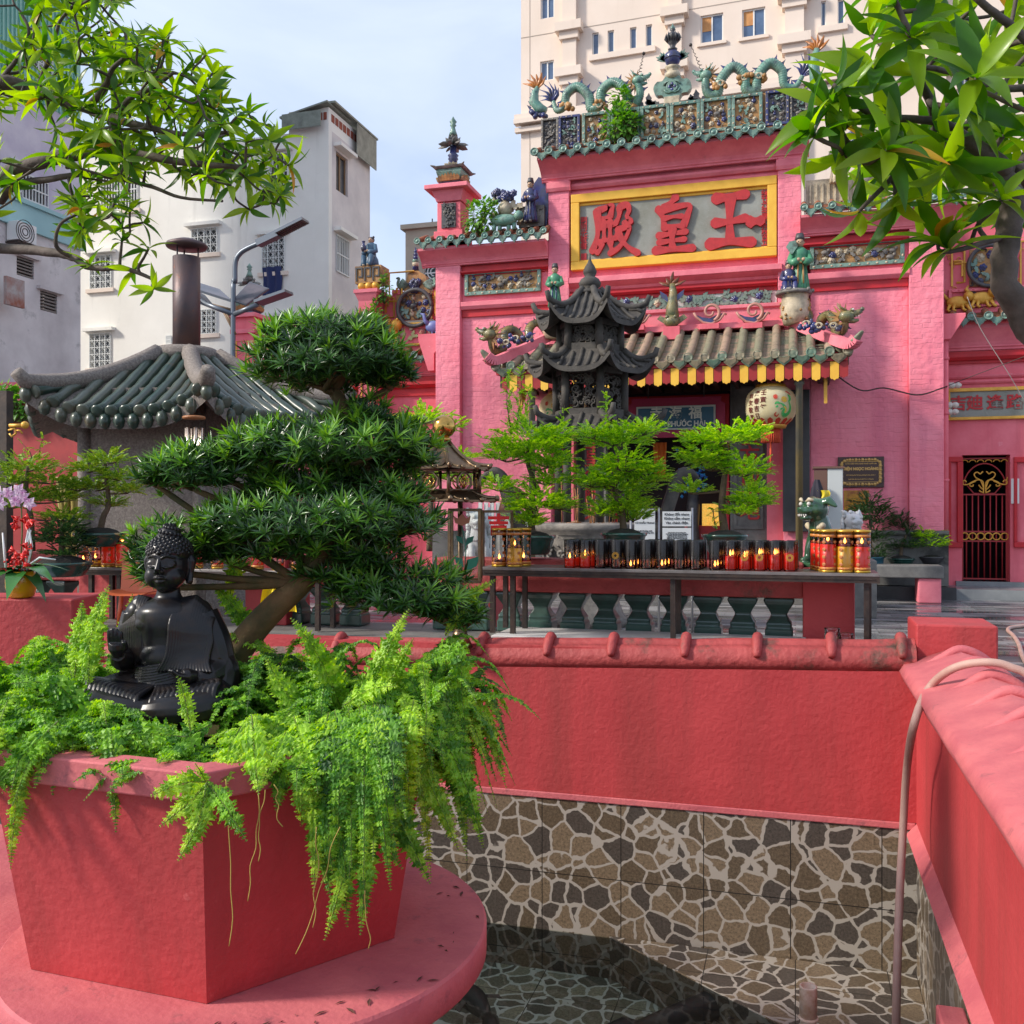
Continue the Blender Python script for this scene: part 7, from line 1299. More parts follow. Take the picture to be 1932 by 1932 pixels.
for k in range(6):
 q=Vector((lc.x,lc.y,0))+cdir(a1+k*PI/3)*.27;m=M();m.cyl(q+Vector((0,0,zl(940))),q+Vector((0,0,zl(884))),.012,seg=8);m.build('post',BR,bl)
 q2=Vector((lc.x,lc.y,0))+cdir(a1+(k+1)*PI/3)*.27;u=(q2-q).normalized();c_=(q+q2)/2+Vector((0,0,zl(910)));m=M();m.tube([c_+u*math.cos(a)*.062+Vector((0,0,math.sin(a)*.062))for a in np.arange(9)*PI/4+PI/8],.009,6,False);m.tube([q+Vector((0,0,zl(925))),q2+Vector((0,0,zl(925)))],.006,6);m.tube([q+Vector((0,0,zl(890))),q2+Vector((0,0,zl(890)))],.006,6);m.build('octagon_frame',BR,bl)
 m=M();
 for s_ in(-1,1):m.tube([c_+u*x*s_+Vector((0,0,z))for x,z in((0,-.045),(.02,-.02),(.035,.0),(.03,.02),(.015,.01))],.006,6)
 m.tube([c_+Vector((0,0,-.045)),c_+Vector((0,0,.02))],.006,6);m.sph(c_+Vector((0,0,.03)),.014,8,6);m.build('flower_motif',GB,bl)
m=M();m.cyl((lc.x+.12,lc.y,.45),(lc.x+.12,lc.y,zl(940)),.018);m.cyl((lc.x+.12,lc.y,.45),(lc.x+.12,lc.y,.6),.09,.03);m.build('stem',BR,bl)
def glassbox(par,px0,px1,y0,y1,z,dp,decal=None):
 a,b=PD(px0,y1,z),PD(px1,y0,z);u=Vector((b.x-a.x,b.y-a.y,0));w=u.length;u.normalize();n=Vector((-u.y,u.x,0));m=M()
 for(p,q)in(((0,0),(w,0)),((w,0),(w,dp)),((w,dp),(0,dp)),((0,dp),(0,0))):
  A_=a+u*p[0]+n*p[1];B_=a+u*q[0]+n*q[1]
  if(A_-B_).length<.01:continue
  for zz in(a.z,b.z):m.tube([Vector((A_.x,A_.y,zz)),Vector((B_.x,B_.y,zz))],.014,4,False)
  m.tube([Vector((A_.x,A_.y,a.z)),Vector((A_.x,A_.y,b.z))],.014,4,False)
 m.build('case_frame',BR,par);m=M();V=[a,a+u*w,a+u*w+Vector((0,0,b.z-a.z)),a+Vector((0,0,b.z-a.z))];m.add(V+[v+n*.004 for v in V],[(0,1,2,3),(7,6,5,4)]);m.build('case_glass',GLASS,par);return a,u,n,w,b.z-a.z
a,u,n,w,h=glassbox(bl,848,905,962,1098,6.6,.25);c_=a-n*.006;GRP=mat('green_print',(.01,.11,.07),.4);m=M()
for s_,q in((.17,(.5,.12)),(.10,(.53,.5)),(-.09,(.47,.52)),(-.11,(.48,.2))):m.prism([(0,0),(.5*abs(s_),.3*abs(s_)),(.6*abs(s_),.7*abs(s_)),(.1*abs(s_),.55*abs(s_))],c_+u*w*q[0]+Vector((0,0,h*q[1])),u*(1 if s_>0 else-1),(0,0,1),-n*.002)
m.tube([c_+u*w*.5+Vector((0,0,h*.12)),c_+u*w*.55+Vector((0,0,h*.45)),c_+u*w*.42+Vector((0,0,h*.78))],.004,5);m.build('lotus_leaf_print',GRP,bl);m=M();m.prism([(0,0),(.05,.02),(.06,.07),(.03,.05),(0,.085),(-.03,.05),(-.06,.07),(-.05,.02)],c_+u*w*.42+Vector((0,0,h*.78)),u,(0,0,1),-n*.002);m.build('lotus_print',mat('brown_print',(.30,.12,.06),.5),bl)
gd=thing('glass_case','glass case panel with a red luck character behind the clear jars','display case',PD(935,1075,7.2));a,u,n,w,h=glassbox(gd,910,966,965,1080,7.2,.2);m=M();text(m,'吉',.17,a+u*w*.55+Vector((0,0,h*.76))-n*.004,u,(0,0,1),.003,off=.006);m.build('character',mat('red_print',(.55,.01,.01),.4),gd)
def lion(label,p,h,mt,mane,rz,name='guardian_lion',eye=WHITEC,big=False):
 t=thing(name,label,'statue',p,rz=rz);k=h/10;W=lambda x,y,z:Vector((x*k,y*k,z*k));m=M();Rm=Matrix.Translation(Vector(p))@Matrix.Rotation(rz,4,'Z')
 m.obox((0,.5*k,.3*k),(4.6*k,5.6*k,.6*k));m.sph(W(0,1.6,2.4),2.0*k,14,10,(.95,1,.95));m.sph(W(0,.2,4.2),1.75*k,14,10,(.95,.85,1.25));m.tube([W(0,0,4.5),W(0,-.3,6.5)],[1.6*k,1.3*k],10)
 hx,hy,hz=0,-.9,7.6;m.sph(W(hx,hy,hz),1.75*k,14,10,(1,1.05,.9));m.sph(W(hx,hy-1.6,hz-.25),1.05*k,12,8,(1.15,.9,.55));m.sph(W(hx,hy-1.45,hz-1.15),.85*k,12,8,(1.1,.9,.4));m.sph(W(hx,hy-2.4,hz+.05),.45*k,8,6,(1.3,.7,.7));
 for s_ in(-1,1):
  m.tube([W(s_*1.1,0,4.6),W(s_*1.15,-.9,2.4),W(s_*1.1,-1.1,.9)],[.85*k,.6*k,.55*k],10);m.sph(W(s_*1.1,-1.5,.95),.7*k,10,6,(.9,1.2,.6));m.sph(W(s_*1.6,1.6,1.7),1.3*k,10,8,(.7,1.1,1));m.sph(W(s_*1.7,.2,.95),.65*k,8,6,(.8,1.4,.6));m.sph(W(s_*.75,hy-1.25,hz+.65),.5*k,8,6)
  m.tube([W(s_*1.0,hy+.2,hz+1.0),W(s_*1.7,hy+.8,hz+(1.2 if big else 1.9)),W(s_*(2.7 if big else 1.9),hy+1.3,hz+(.3 if big else 2.1))],[.6*k,(.9 if big else.5)*k,.3*k],8,flat=.6)
 o=m.build('body',mt,None);o.data.transform(Rm);o.parent=t;o.data.transform(wm(t).inverted());remesh(o,k*.16,3);m=M();rnd=random.Random(3)
 for _ in range(95 if not big else 30):
  a,b=rnd.uniform(-.5,3.64),rnd.uniform(-1,1);q=Rm@W(math.cos(a)*1.8,hy+.9+abs(math.sin(a))*.8-(.6 if b>.5 else 0),hz-.6+b*2.4)
  if not big:m.sph(q,.42*k,8,6)
 for s_ in np.linspace(-1,1,7):m.tube([Rm@W(s_*.4,3.3,1.2),Rm@W(s_*1.2,3.9,2.6),Rm@W(s_*1.5,3.7+abs(s_)*.2,4.2-abs(s_)*.5),Rm@W(s_*1.1,3.2,4.6)],[.5*k,.45*k,.32*k,.12*k],7)
 if big:
  for a in np.linspace(-1.3,1.3,9):m.sph(Rm@W(math.sin(a)*1.5,-.8-math.cos(a)*.2,5.6-math.cos(a)*.5),.42*k,8,6)
  for s_ in(-1,1):m.tube([Rm@W(s_*1.3,hy-1.3,hz+1.15),Rm@W(s_*.8,hy-1.6,hz+1.3),Rm@W(s_*.35,hy-1.7,hz+1.0)],[.2*k,.26*k,.12*k],7)
 m.build('mane_and_tail',mane,t);m=M();
 for s_ in(-1,1):m.sph(Rm@W(s_*.78,hy-1.58,hz+.68),.3*k,8,6)
 for j in range(6):q=W((j-2.5)*.3,hy-2.3+abs(j-2.5)*.1,hz-.68);m.cyl(Rm@q,Rm@(q-W(0,0,.3)),.12*k,.04*k,6)
 m.build('eyes_and_teeth',eye,t);return t
MARB=mat('white_marble',(.60,.59,.58),.45,col2=(.46,.46,.47),nscale=7,bump=.2);FOO=mat('green_foo_glaze',(.018,.055,.028),.18,col2=(.035,.10,.05),nscale=5,coat=.5,bump=.3,bscale=20)
lion('green glazed guardian beast with big ears on the red balustrade pillar',(X_(1548,7.42),7.42,.995),.56,FOO,CREAM,R(-52),big=True)
q=PD(903,1068,9.0);lion('white marble lion seen through the glass case',q,.56,MARB,MARB,R(20));m=M();m.box(q.x-.25,q.x+.25,q.y-.25,q.y+.25,0,q.z);tag(m.build('lion_pedestal',SALM,bevel=.01,loc=(q.x,q.y,0)),'red pedestal under the marble lion behind the glass case','pedestal')
q=PD(1606,1055,13.0);lion('white marble lion peeking over the candle jars at the right',q,.68,MARB,MARB,R(25));m=M();m.box(q.x-.3,q.x+.3,q.y-.35,q.y+.35,0,q.z);tag(m.build('lion_pedestal',STONE,bevel=.01,loc=(q.x,q.y,0)),'stone pedestal under the marble lion behind the candle jars','pedestal')
pq=thing('wall_plaque','dark brown wall plaque with gold lettering and scrolled gold border','plaque',PY(1624,921,16.97));a,b=PY(1581,920,16.95),PY(1668,861,16.95);w,h=b.x-a.x,b.z-a.z;c_=(a+b)/2;m=M();m.box(a.x,b.x,16.95,16.999,a.z,b.z);m.build('board',mat('plaque_brown',(.055,.022,.018),.4),pq,bevel=.006)
GP=mat('plaque_gold',(.50,.30,.10),.35,metal=.6);m=M();rnd=random.Random(4)
for k in range(46):a_=2*PI*k/46;x=c_.x+max(-1,min(1,1.25*math.cos(a_)))*w*.42;z=c_.z+max(-1,min(1,1.25*math.sin(a_)))*h*.40;m.sph((x,16.948,z),.022+.008*(k%2),8,5,(1,.4,1))
for k in range(4):x0,x1,z0,z1=c_.x-w*.4,c_.x+w*.4,c_.z-h*.33,c_.z+h*.33
for bx in((x0,x1,z1,z1+.008),(x0,x1,z0,z0+.008),(x0,x0+.008,z0,z1),(x1-.008,x1,z0,z1)):m.box(bx[0],bx[1],16.942,16.949,bx[2],bx[3])
m.build('border',GP,pq);m=M()
for s_,sz,dz in(('DI TÍCH KIẾN TRÚC NGHỆ THUẬT QUỐC GIA',.0235,.235),('ĐIỆN NGỌC HOÀNG',.062,.09),('Số 73 đường Mai Thị Lựu, phường Đa Kao, Quận 1',.0215,-.085),('Quyết định xếp hạng của Bộ Văn hóa Thông tin',.020,-.20)):text(m,s_,sz,(c_.x,16.949,c_.z+dz*h*1.15),depth=.006,off=.001 if sz<.05 else.004,sx=.92 if sz>.05 else 1)
m.build('lettering',GP,pq)
a,b=PY(1592,962,16.95),PY(1640,925,16.95);m=M();m.box(a.x,b.x,16.96,16.99,a.z,b.z);tag(m.build('gold_poster',mat('gold_poster',(.60,.30,.02),.4,col2=(.28,.08,.02),nscale=9),loc=a),'golden yellow poster on the pink wall behind the dark bush','poster')
cb=thing('metal_cabinet','tall pale grey cabinet with a brown side near the right porch post','cabinet',PD(1570,1150,13.8));a,b=PD(1553,1100,13.8),PD(1590,884,13.8);m=M();m.box(a.x+.06,b.x,a.y,a.y+.4,0,b.z);m.build('door_panel',mat('pale_metal',(.50,.52,.51),.4),cb,bevel=.01);m=M();m.box(a.x-.12,a.x+.055,a.y,a.y+.4,0,b.z-.02);m.box(a.x-.14,b.x+.02,a.y-.02,a.y+.42,b.z,b.z+.03);m.build('brown_side',mat('brown_board',(.14,.07,.05),.5),cb)
q=PD(1541,905,13.7);m=M();m.grid(lambda u,v:q+cdir(u*2*PI)*(.015+.075*math.sin(PI*min(1,v*.75+.12))**1.5)*(1+.22*math.sin(u*31+v*3))-Vector((0,0,v*.52)),24,8);tag(m.build('black_bag',mat('black_fabric',(.02,.018,.03),.8),loc=q),'black cloth bag hanging beside the pale cabinet','bag')
m=M();q=PD(1553,925,13.6);m.grid(lambda u,v:q+Vector(((u-.5)*.16+.02*math.sin(v*7),.03*math.sin(u*9),-v*.22)),8,6);tag(m.build('yellow_bag',mat('yellow_plastic',(.70,.55,.03),.4)),'small crumpled yellow bag between the black bag and the cabinet','bag')
nb=thing('notice_board','white notice board with printed Vietnamese notices in front of the door','notice board',PD(1255,1150,11.0));INK=mat('black_ink',(.02,.02,.025),.6)
for x0,x1,y0,y1,tx in((1250,1304,965,993,[('Không đốt nhang',.040,.30),('Không cầm nhang',.040,.02),('Vào chánh điện',.040,-.27)]),(1250,1304,996,1032,[('Chùa Phước Hải xin thông báo\nVì bảo tồn nhà chùa chung, lượng hoa\nvà nhiều, đặt lên cũng là phải lấy\nxuống bỏ lên nên rất phí và tạo ra\nnhiều rác, chùa Phước Hải kêu gọi',.0165,.1)]),(1197,1236,960,1030,[('KÍNH THƯA QUÝ KHÁCH\nviếng chùa phải',.02,.35),('CÓ KHẨU TRANG',.027,.12),('và giữ khoảng cách\nmong quý vị thông cảm',.022,-.12)])):
 a,b=PD(x0,y1,11.0),PD(x1,y0,11.0);u=Vector((b.x-a.x,b.y-a.y,0));w=u.length;u.normalize();n=Vector((u.y,-u.x,0));m=M();V=[a,a+u*w,a+u*w+Vector((0,0,b.z-a.z)),a+Vector((0,0,b.z-a.z))];m.add(V+[v-n*.01 for v in V],[(0,1,2,3),(7,6,5,4),(0,4,5,1),(2,6,7,3)]);m.build('sheet',WHITEP,nb);m=M();c_=(V[0]+V[2])/2+n*.002
 for s_,sz,dz in tx:text(m,s_,sz,c_+Vector((0,0,dz*(b.z-a.z))),u,(0,0,1),.001,off=.0008)
 m.build('printed_text',INK,nb)
m=M();a,b=PD(1190,1180,11.03),PD(1306,958,11.03);
for q in(a,PD(1306,1180,11.03),PD(1243,1180,11.03)):m.cyl((q.x,q.y,0),(q.x,q.y,b.z),.014)
m.build('stand',mat('steel',(.35,.35,.36),.3,metal=.8),nb)
wf=thing('white_fence','white slatted fence panel beside the marble lion','fence',PD(925,1150,12.6));
for k in range(6):q=PD(906+k*11,1165,12.6);m=M();m.box(q.x-.025,q.x+.025,q.y,q.y+.02,0,PD(906,948,12.6).z);m.build('slat',WHITEP,wf)
pp=PD(972,966,12.5);sp=thing('person','person with long brown hair in a white shirt reaching towards the incense bowl','person',(pp.x,pp.y,0));fx=cdir(0);fy=cdir(-PI/2);B_=lambda x,y,z:Vector((pp.x,pp.y,0))+fx*x+fy*y+Vector((0,0,z));SK=mat('skin',(.42,.22,.13),.5,sss=.05)
m=M();m.tube([B_(0,0,.90),B_(0,0,1.1),B_(0,0,1.3),B_(0,0,1.38),B_(.02,0,1.46)],[.13,.12,.15,.09,.05],12);m.sph(B_(.04,0,1.56),.10,14,10,(.9,.85,1.15));m.sph(B_(.14,0,1.54),.018,6,5)
for s_ in(-1,1):m.tube([B_(0,s_*.09,.9),B_(.02,s_*.1,.5),B_(0,s_*.1,.08),B_(.04,s_*.1,.05)],[.09,.065,.045,.045],10);m.sph(B_(.07,s_*.1,.04),.05,8,6,(1.8,.8,.7))
hd=PD(1088,985,12.3);m.tube([B_(.02,-.16,1.33),B_(.26,-.20,1.16),B_(.50,-.16,1.18),hd],[.06,.045,.036,.028],10);m.tube([B_(.02,.16,1.33),B_(.2,.22,1.1),B_(.42,.18,1.12)],[.06,.045,.035],10);m.sph(hd,.04,10,6,(1.2,.8,.6))
for j in range(5):m.tube([hd+fy*(j-2)*.014,hd+fx*.05+fy*(j-2)*.016,hd+fx*(.075-abs(j-2)*.006)+fy*(j-2)*.014-Vector((0,0,.025))],[.010,.009,.007],6)
o=m.build('body',SK,sp);remesh(o,.006,2)
m=M();m.tube([B_(0,0,.92),B_(0,0,1.1),B_(0,0,1.28),B_(0,0,1.40)],[.165,.155,.185,.10],14)
for s_,P in((-1,[B_(.0,-.15,1.34),B_(.14,-.2,1.25),B_(.24,-.21,1.16)]),(1,[B_(.0,.15,1.34),B_(.1,.2,1.22),B_(.18,.22,1.12)])):m.tube(P,[.085,.075,.07],12)
o=m.build('white_shirt',WHITEP,sp);remesh(o,.012,3);m=M()
for s_ in(-1,1):m.tube([B_(0,s_*.07,.98),B_(.02,s_*.1,.5),B_(0,s_*.1,.10)],[.125,.085,.065],12)
o=m.build('jeans',mat('denim',(.06,.11,.24),.8,col2=(.10,.16,.30),nscale=8),sp);remesh(o,.012,3);m=M();m.sph(B_(.0,0,1.59),.125,14,10,(1,1,1.1));m.tube([B_(-.06,0,1.62),B_(-.10,0,1.42),B_(-.11,0,1.2),B_(-.10,0,1.08)],[.10,.12,.11,.06],12)
for _ in range(40):y=random.uniform(-.09,.09);m.tube([B_(-.05,y*.8,1.68),B_(-.15,y,1.45),B_(-.17+random.uniform(0,.08),y*1.2,1.05)],[.012,.014,.004],5)
m.build('hair',mat('brown_hair',(.10,.03,.015),.5,col2=(.18,.06,.03),nscale=30),sp)
fc=PD(352,966,11.5);fh=thing('furnace_house','six sided furnace house with green tiled roof and upturned concrete ridges','building',(fc.x,fc.y,0));af=R(65.5);CONC=mat('aggregate_concrete',(.15,.125,.11),.85,col2=(.26,.225,.20),nscale=42,ramp=(.4,.65),bump=.6,bscale=90,bdist=.01);GT=mat('green_roof_glaze',(.020,.045,.033),.33,col2=(.085,.10,.075),nscale=3,coat=.12,island=.4,col3=(.09,.07,.04),n3=5,r3=(.55,.7))
hexroof(fh,fc,1.85,.38,2.42,3.22,.28,af,12,CONC,CONC,rr=.062,th=.16,rw=.10,caps=GT,ext=.05,curve=1.15,names=('roof_slab','roof_tile_rows','concrete_ridges'))
m=M();hexring(m,fc,1.3,0,2.75,af);m.build('walls',CONC,fh);m=M()
for k in range(6):q=Vector((fc.x,fc.y,0))+cdir(af+k*PI/3)*1.3;m.cyl(q,q+Vector((0,0,2.6)),.07,seg=8)
each(m,'corner_column',CONC,fh);m=M();m.lathe([(.42,3.2),(.42,3.3),(.34,3.36),(.22,3.38)],(fc.x,fc.y,0),20);m.build('chimney_seat',CONC,fh)
RST=mat('rusty_steel',(.07,.06,.07),.5,metal=.4,col2=(.13,.07,.06),nscale=2.5,bump=.2,col3=(.22,.08,.04),n3=9,r3=(.62,.7));zf=lambda y:1.4+(966-y)/FPX*11.5;m=M();m.lathe([(.16,3.3),(.16,zf(486)),(.15,zf(486)),(.15,3.4)],(fc.x,fc.y,0),28);m.build('chimney_pipe',RST,fh);m=M();m.lathe([(0,zf(470)),(.23,zf(468)),(.245,zf(464)),(.23,zf(460)),(.1,zf(452)),(0,zf(449))],(fc.x,fc.y,0),28);m.build('chimney_cap',RST,fh);m=M()
for k in range(3):q=Vector((fc.x,fc.y,0))+cdir(R(90+k*120+30))*.14;m.cyl(q+Vector((0,0,zf(500))),q+Vector((0,0,zf(467))),.01)
each(m,'cap_strut',RST,fh)
wc=thing('wind_chime','metal tube wind chime hanging under the furnace house roof','wind chime',PD(366,785,9.6));q=PD(366,787,9.6);m=M();m.lathe([(.11,-.02),(.115,0),(.10,.01),(0,.012)],q,16);m.build('top_disc',mat('orange_wood',(.35,.14,.05),.5),wc);m=M();m.tube([q,q+Vector((0,0,.22))],.004,4);m.build('cord',IRON,wc)
for k in range(6):m=M();q2=q+cdir(k*PI/3)*.075-Vector((0,0,.11));m.cyl(q2-Vector((0,0,.5)),q2,.018,seg=10);m.build('tube',mat('chime_alu',(.65,.52,.42),.25,metal=.9),wc)
bx0,bx1=X_(1560,15.8),X_(1781,15.8);bz=Z_(1700,1067,15.8);be=thing('stone_bench','grey stone bench of potted plants against the temple plinth','bench',(bx0,16,0));m=M();m.box(bx0,bx1,15.8,16.3,bz-.19,bz);m.build('slab',STONE,be,bevel=.015)
for a_ in(bx1-.36,bx0+.1):m=M();m.box(a_,a_+.33,15.84,16.26,0,bz-.191);m.build('support',PINKD if a_>bx0+.5 else STONE,be,bevel=.02)
SPRIG=[]
def mk_sprig():
 V=[];F=[];rnd=random.Random(5)
 for i in range(9):
  t=.1+.9*i/8
  for s_ in(-1,1):
   a=s_*R(52);L_=.26*(1-.35*t);d=np.array([math.cos(a),math.sin(a),-.1+.25*rnd.random()]);p=np.array([t,0,-.18*t*t]);wv=np.array([-d[1],d[0],0])*.085;b=len(V)
   V+=[p,p+d*L_*.5+wv,p+d*L_,p+d*L_*.5-wv];F.append((b,b+1,b+2,b+3))
 return np.array(V),np.array(F)
SPRIG=mk_sprig();BARK=mat('bark',(.16,.11,.065),.85,col2=(.07,.055,.035),nscale=9,bump=.8,bscale=30);BG=mat('bonsai_leaves',(.12,.32,.015),.45,col2=(.44,.66,.06),nscale=3.2,transl=.4,island=.6)
def pads_tree(label,z,trunk,pads,n,s,pot=None,name='bonsai',leaf=None,seed=1,shoots=(),rad=.03,T=None,dens=None,up=.25,trunkmat=None):
 rnd=random.Random(seed);leaf=leaf or BG;P=catmull([PD(x,y,z)for x,y in trunk],5);t=thing(name,label,'tree',P[0]);m=M();m.tube(P,[lerp(rad,rad*.4,i/(len(P)-1))for i in range(len(P))],9);br=M();T=T or SPRIG;mats=[];tot=sum(a*b for _,_,a,b in pads)
 for(x,y,rx,ry)in pads:
  c=PD(x,y,z+rnd.uniform(-.1,.1)*z/7);a=rx*z/FPX;b=ry*z/FPX;q=min(P[len(P)//3:],key=lambda v:(v-c).length+(.3 if v.z>c.z+b else 0));br.tube(catmull([q,q.lerp(c,.5)-Vector((0,0,b*.3)),c-Vector((0,0,b*.5))],4),[rad*.3]*4+[rad*.22]*4+[rad*.15],6)
  for _ in range(3):d=rdir(rnd);br.tube([c-Vector((0,0,b*.5)),c+Vector((d.x*a*.6,d.y*a*.6,-.2*b))],[rad*.2,rad*.1],5)
  for _ in range(int(n*rx*ry/tot)):
   d=rdir(rnd);k=rnd.random()**.38;dz=d.z if d.z>0 else d.z*.55;p=c+Vector((d.x*a*k,d.y*a*.85*k,dz*b*k))*(1+rnd.gauss(0,.07));dd=Vector((d.x,d.y,up+rnd.uniform(-.3,.6)));mats.append(frame3(p,dd,Vector((0,0,1))+rdir(rnd)*.45,s*rnd.uniform(.6,1.3)))
 for(x0,y0,x1,y1,k)in shoots:
  a,b=PD(x0,y0,z),PD(x1,y1,z);br.tube([a,a.lerp(b,.5)+rdir(rnd)*.03,b],[rad*.16,rad*.12,rad*.06],5)
  for i in range(k):p=a.lerp(b,i/k);mats.append(frame3(p,rdir(rnd)+Vector((0,0,.5)),Vector((0,0,1))+rdir(rnd)*.5,s*rnd.uniform(.5,.9)))
 m.merge(br);m.build('trunk',trunkmat or BARK,t);m=M();m.inst(T,mats);m.build('foliage',leaf,t)
 if pot:
  pr,ph,pm=pot;b=P[0];m=M();m.lathe([(pr*.7,-ph),(pr*.78,-ph+.01),(pr*.98,-ph*.35),(pr*1.0,-.03),(pr*1.08,-.02),(pr*1.08,0),(pr*.95,0),(pr*.93,-.02)],b,20);m.build('pot',pm,t);m=M();m.sph(b-Vector((0,0,.03)),pr*.92,14,8,(1,1,.42));m.build('soil',mat('dark_soil',(.02,.018,.015),.95,bump=.8,bscale=60),t)
 return t
POTG=mat('green_glazed_pot',(.012,.06,.045),.2,col2=(.35,.22,.05),nscale=7,ramp=(.62,.66),coat=.5);zb=7.55
pads_tree('bright green potted tree with tall upright shoots left of the pagoda',zb,[(1005,1010),(1000,960),(1008,915),(995,870),(1000,830)],[(1000,838,66,40),(955,858,45,27),(1045,822,36,18),(1035,870,45,24),(940,918,40,16),(1035,905,40,22),(1015,950,60,29),(985,975,25,27),(1055,955,32,16),(1005,985,22,18)],1900,.078,pot=(.17,.15,POTG),seed=1,shoots=((965,820,957,700,70),(972,815,985,690,60),(990,810,998,730,45),(1055,815,1065,765,10),(960,835,905,826,12)))
pads_tree('bright green potted tree in the middle in front of the stone pagoda',zb,[(1177,1005),(1172,960),(1160,925),(1168,880),(1165,840)],[(1165,832,66,29),(1215,812,36,17),(1120,820,35,16),(1180,880,60,24),(1225,900,42,24),(1115,905,42,27),(1170,918,70,21),(1180,955,50,27),(1130,968,26,17),(1195,975,30,16)],2000,.078,pot=(.17,.15,POTG),seed=2,shoots=((1150,810,1140,742,34),(1250,800,1262,795,6),(1180,850,1185,990,22),(1150,870,1110,850,8)))
pads_tree('bright green potted tree in front of the door, right of the other two',zb,[(1368,1008),(1362,960),(1366,905),(1372,860),(1368,835)],[(1365,828,70,21),(1410,815,34,16),(1320,830,35,14),(1325,862,48,27),(1405,888,45,22),(1305,925,32,14),(1420,940,38,32),(1395,965,28,16),(1340,880,30,16)],1600,.078,pot=(.17,.15,POTG),seed=3,rad=.035,shoots=((1345,960,1350,1000,14),))
pads_tree('pale green tree behind the brass shrine roof',9.0,[(810,1040),(815,930),(830,860),(820,820)],[(800,790,60,18),(850,805,30,14),(780,850,50,14),(870,862,35,12),(865,905,40,12),(800,900,40,15)],800,.075,seed=4)
DBG=mat('dark_bush_leaves',(.015,.05,.02),.45,col2=(.07,.16,.04),nscale=3,transl=.2,island=.6)
pads_tree('big dark bush in a tall blue pot beside the temple wall',15.4,[(1640,1050),(1642,990),(1638,950)],[(1640,955,38,26),(1660,975,32,25),(1620,975,24,22),(1650,1010,30,26),(1655,1045,26,18)],1500,.075,leaf=DBG,seed=5,pot=(.22,.30,mat('blue_pot',(.02,.10,.14),.3)))
pads_tree('thin dark tree in a small flowered pot on the stone bench',15.6,[(1700,1053),(1702,1030),(1712,1000),(1705,985)],[(1700,985,24,20),(1716,1005,20,14),(1690,1030,24,10),(1720,1030,26,10)],700,.07,leaf=DBG,seed=6,pot=(.20,.12,POTG))
pads_tree('low fresh green plant in a black tray pot at the bench end',15.6,[(1756,1050),(1757,1038),(1757,1028)],[(1757,1025,30,14),(1745,1010,14,10),(1768,1012,14,10)],420,.09,seed=7,pot=(.20,.12,BLK))
OLV=mat('olive_bonsai_leaves',(.10,.24,.02),.5,col2=(.38,.52,.06),nscale=3,transl=.3,island=.6)
pads_tree('tiered olive green tree in front of the furnace house wall',8.2,[(188,1005),(195,975),(205,950),(200,900),(198,865)],[(205,868,42,14),(165,885,36,13),(225,900,38,14),(180,920,50,13),(240,925,25,12),(205,950,32,14),(145,920,35,12)],900,.075,leaf=OLV,seed=8,pot=(.2,.12,POTG))
pads_tree('broad olive tree at the left edge with an upright shoot',8.0,[(60,1040),(58,980),(50,930),(52,880)],[(50,880,60,20),(20,905,45,18),(95,905,50,16),(60,935,60,18),(110,940,50,16),(20,950,40,20),(120,975,50,16)],1200,.075,leaf=OLV,seed=9,shoots=((75,865,82,825,12),(60,865,40,835,8)))
pads_tree('small dark green potted tree between the bamboo canes and the orchid',7.9,[(118,1060),(116,1020),(118,990)],[(118,1000,40,18),(95,1020,28,14),(140,1025,26,16),(120,1045,40,10)],600,.07,leaf=DBG,seed=10,pot=(.22,.12,POTG))
bam=thing('bamboo_canes','cluster of yellow bamboo canes behind the left candle table','bamboo',PD(135,1060,8.6))
for x0,x1 in((125,112),(132,124),(140,140),(120,118)):m=M();a,b=PD(x0,1075,8.6),PD(x1,900,8.6);m.tube([a.lerp(b,k/12)for k in range(13)],[.028 if k%3 else.033 for k in range(13)],8);m.build('cane',mat('bamboo',(.42,.32,.08),.4,col2=(.30,.26,.08),nscale=3),bam)
dc=Vector((-2.151,3.503));m=M();m.lathe([(0,-.43),(.955,-.43),(.962,-.42),(.962,-.31),(.952,-.30),(0,-.30)],(dc.x,dc.y,0),96,True)
dk_=thing('round_slab','salmon round slab over the pool carrying the big planter','platform',(dc.x,dc.y,-1.75));o=m.build('slab',SALMT,dk_);o.data.polygons.foreach_set('use_smooth',[abs(p.normal.z)<.5 for p in o.data.polygons])
m=M();m.lathe([(.7,-1.9),(.7,-.44)],(dc.x,dc.y,0),48);m.build('pedestal',SALM,dk_)
a_=(dc.x-.55,dc.y);m=M();m.box(-6.4,dc.x-.45,dc.y-.55,dc.y+.72,-.428,-.304);tag(m.build('slab_walkway',SALMT,bevel=.01,loc=(-4,dc.y,-.4)),'salmon slab walkway joining the round slab at the left','walkway',kind='structure')
hc=Vector((-1.203*ct-4.063*st,-1.203*st+4.063*ct));fc0=Vector((-1.054*ct-3.303*st,-1.054*st+3.303*ct));ha=math.atan2(fc0.y-hc.y,fc0.x-hc.x)
def hv(k,r_,z):a=ha+k*PI/3;return(hc.x+math.cos(a)*r_,hc.y+math.sin(a)*r_,z)
pln=thing('planter','big hexagonal salmon planter with a thick rim overflowing with ferns','planter',(hc.x,hc.y,-.3));m=M();V=[];rings=[(.775,-.298),(.905,.44),(.945,.445),(.955,.545),(.83,.55),(.82,.49)]
for r_,z in rings:V+=[hv(k,r_,z)for k in range(6)]
F=[(i*6+k,i*6+(k+1)%6,(i+1)*6+(k+1)%6,(i+1)*6+k)for i in(0,)for k in range(6)];m.add(V,F);m.build('box',SALM,pln)
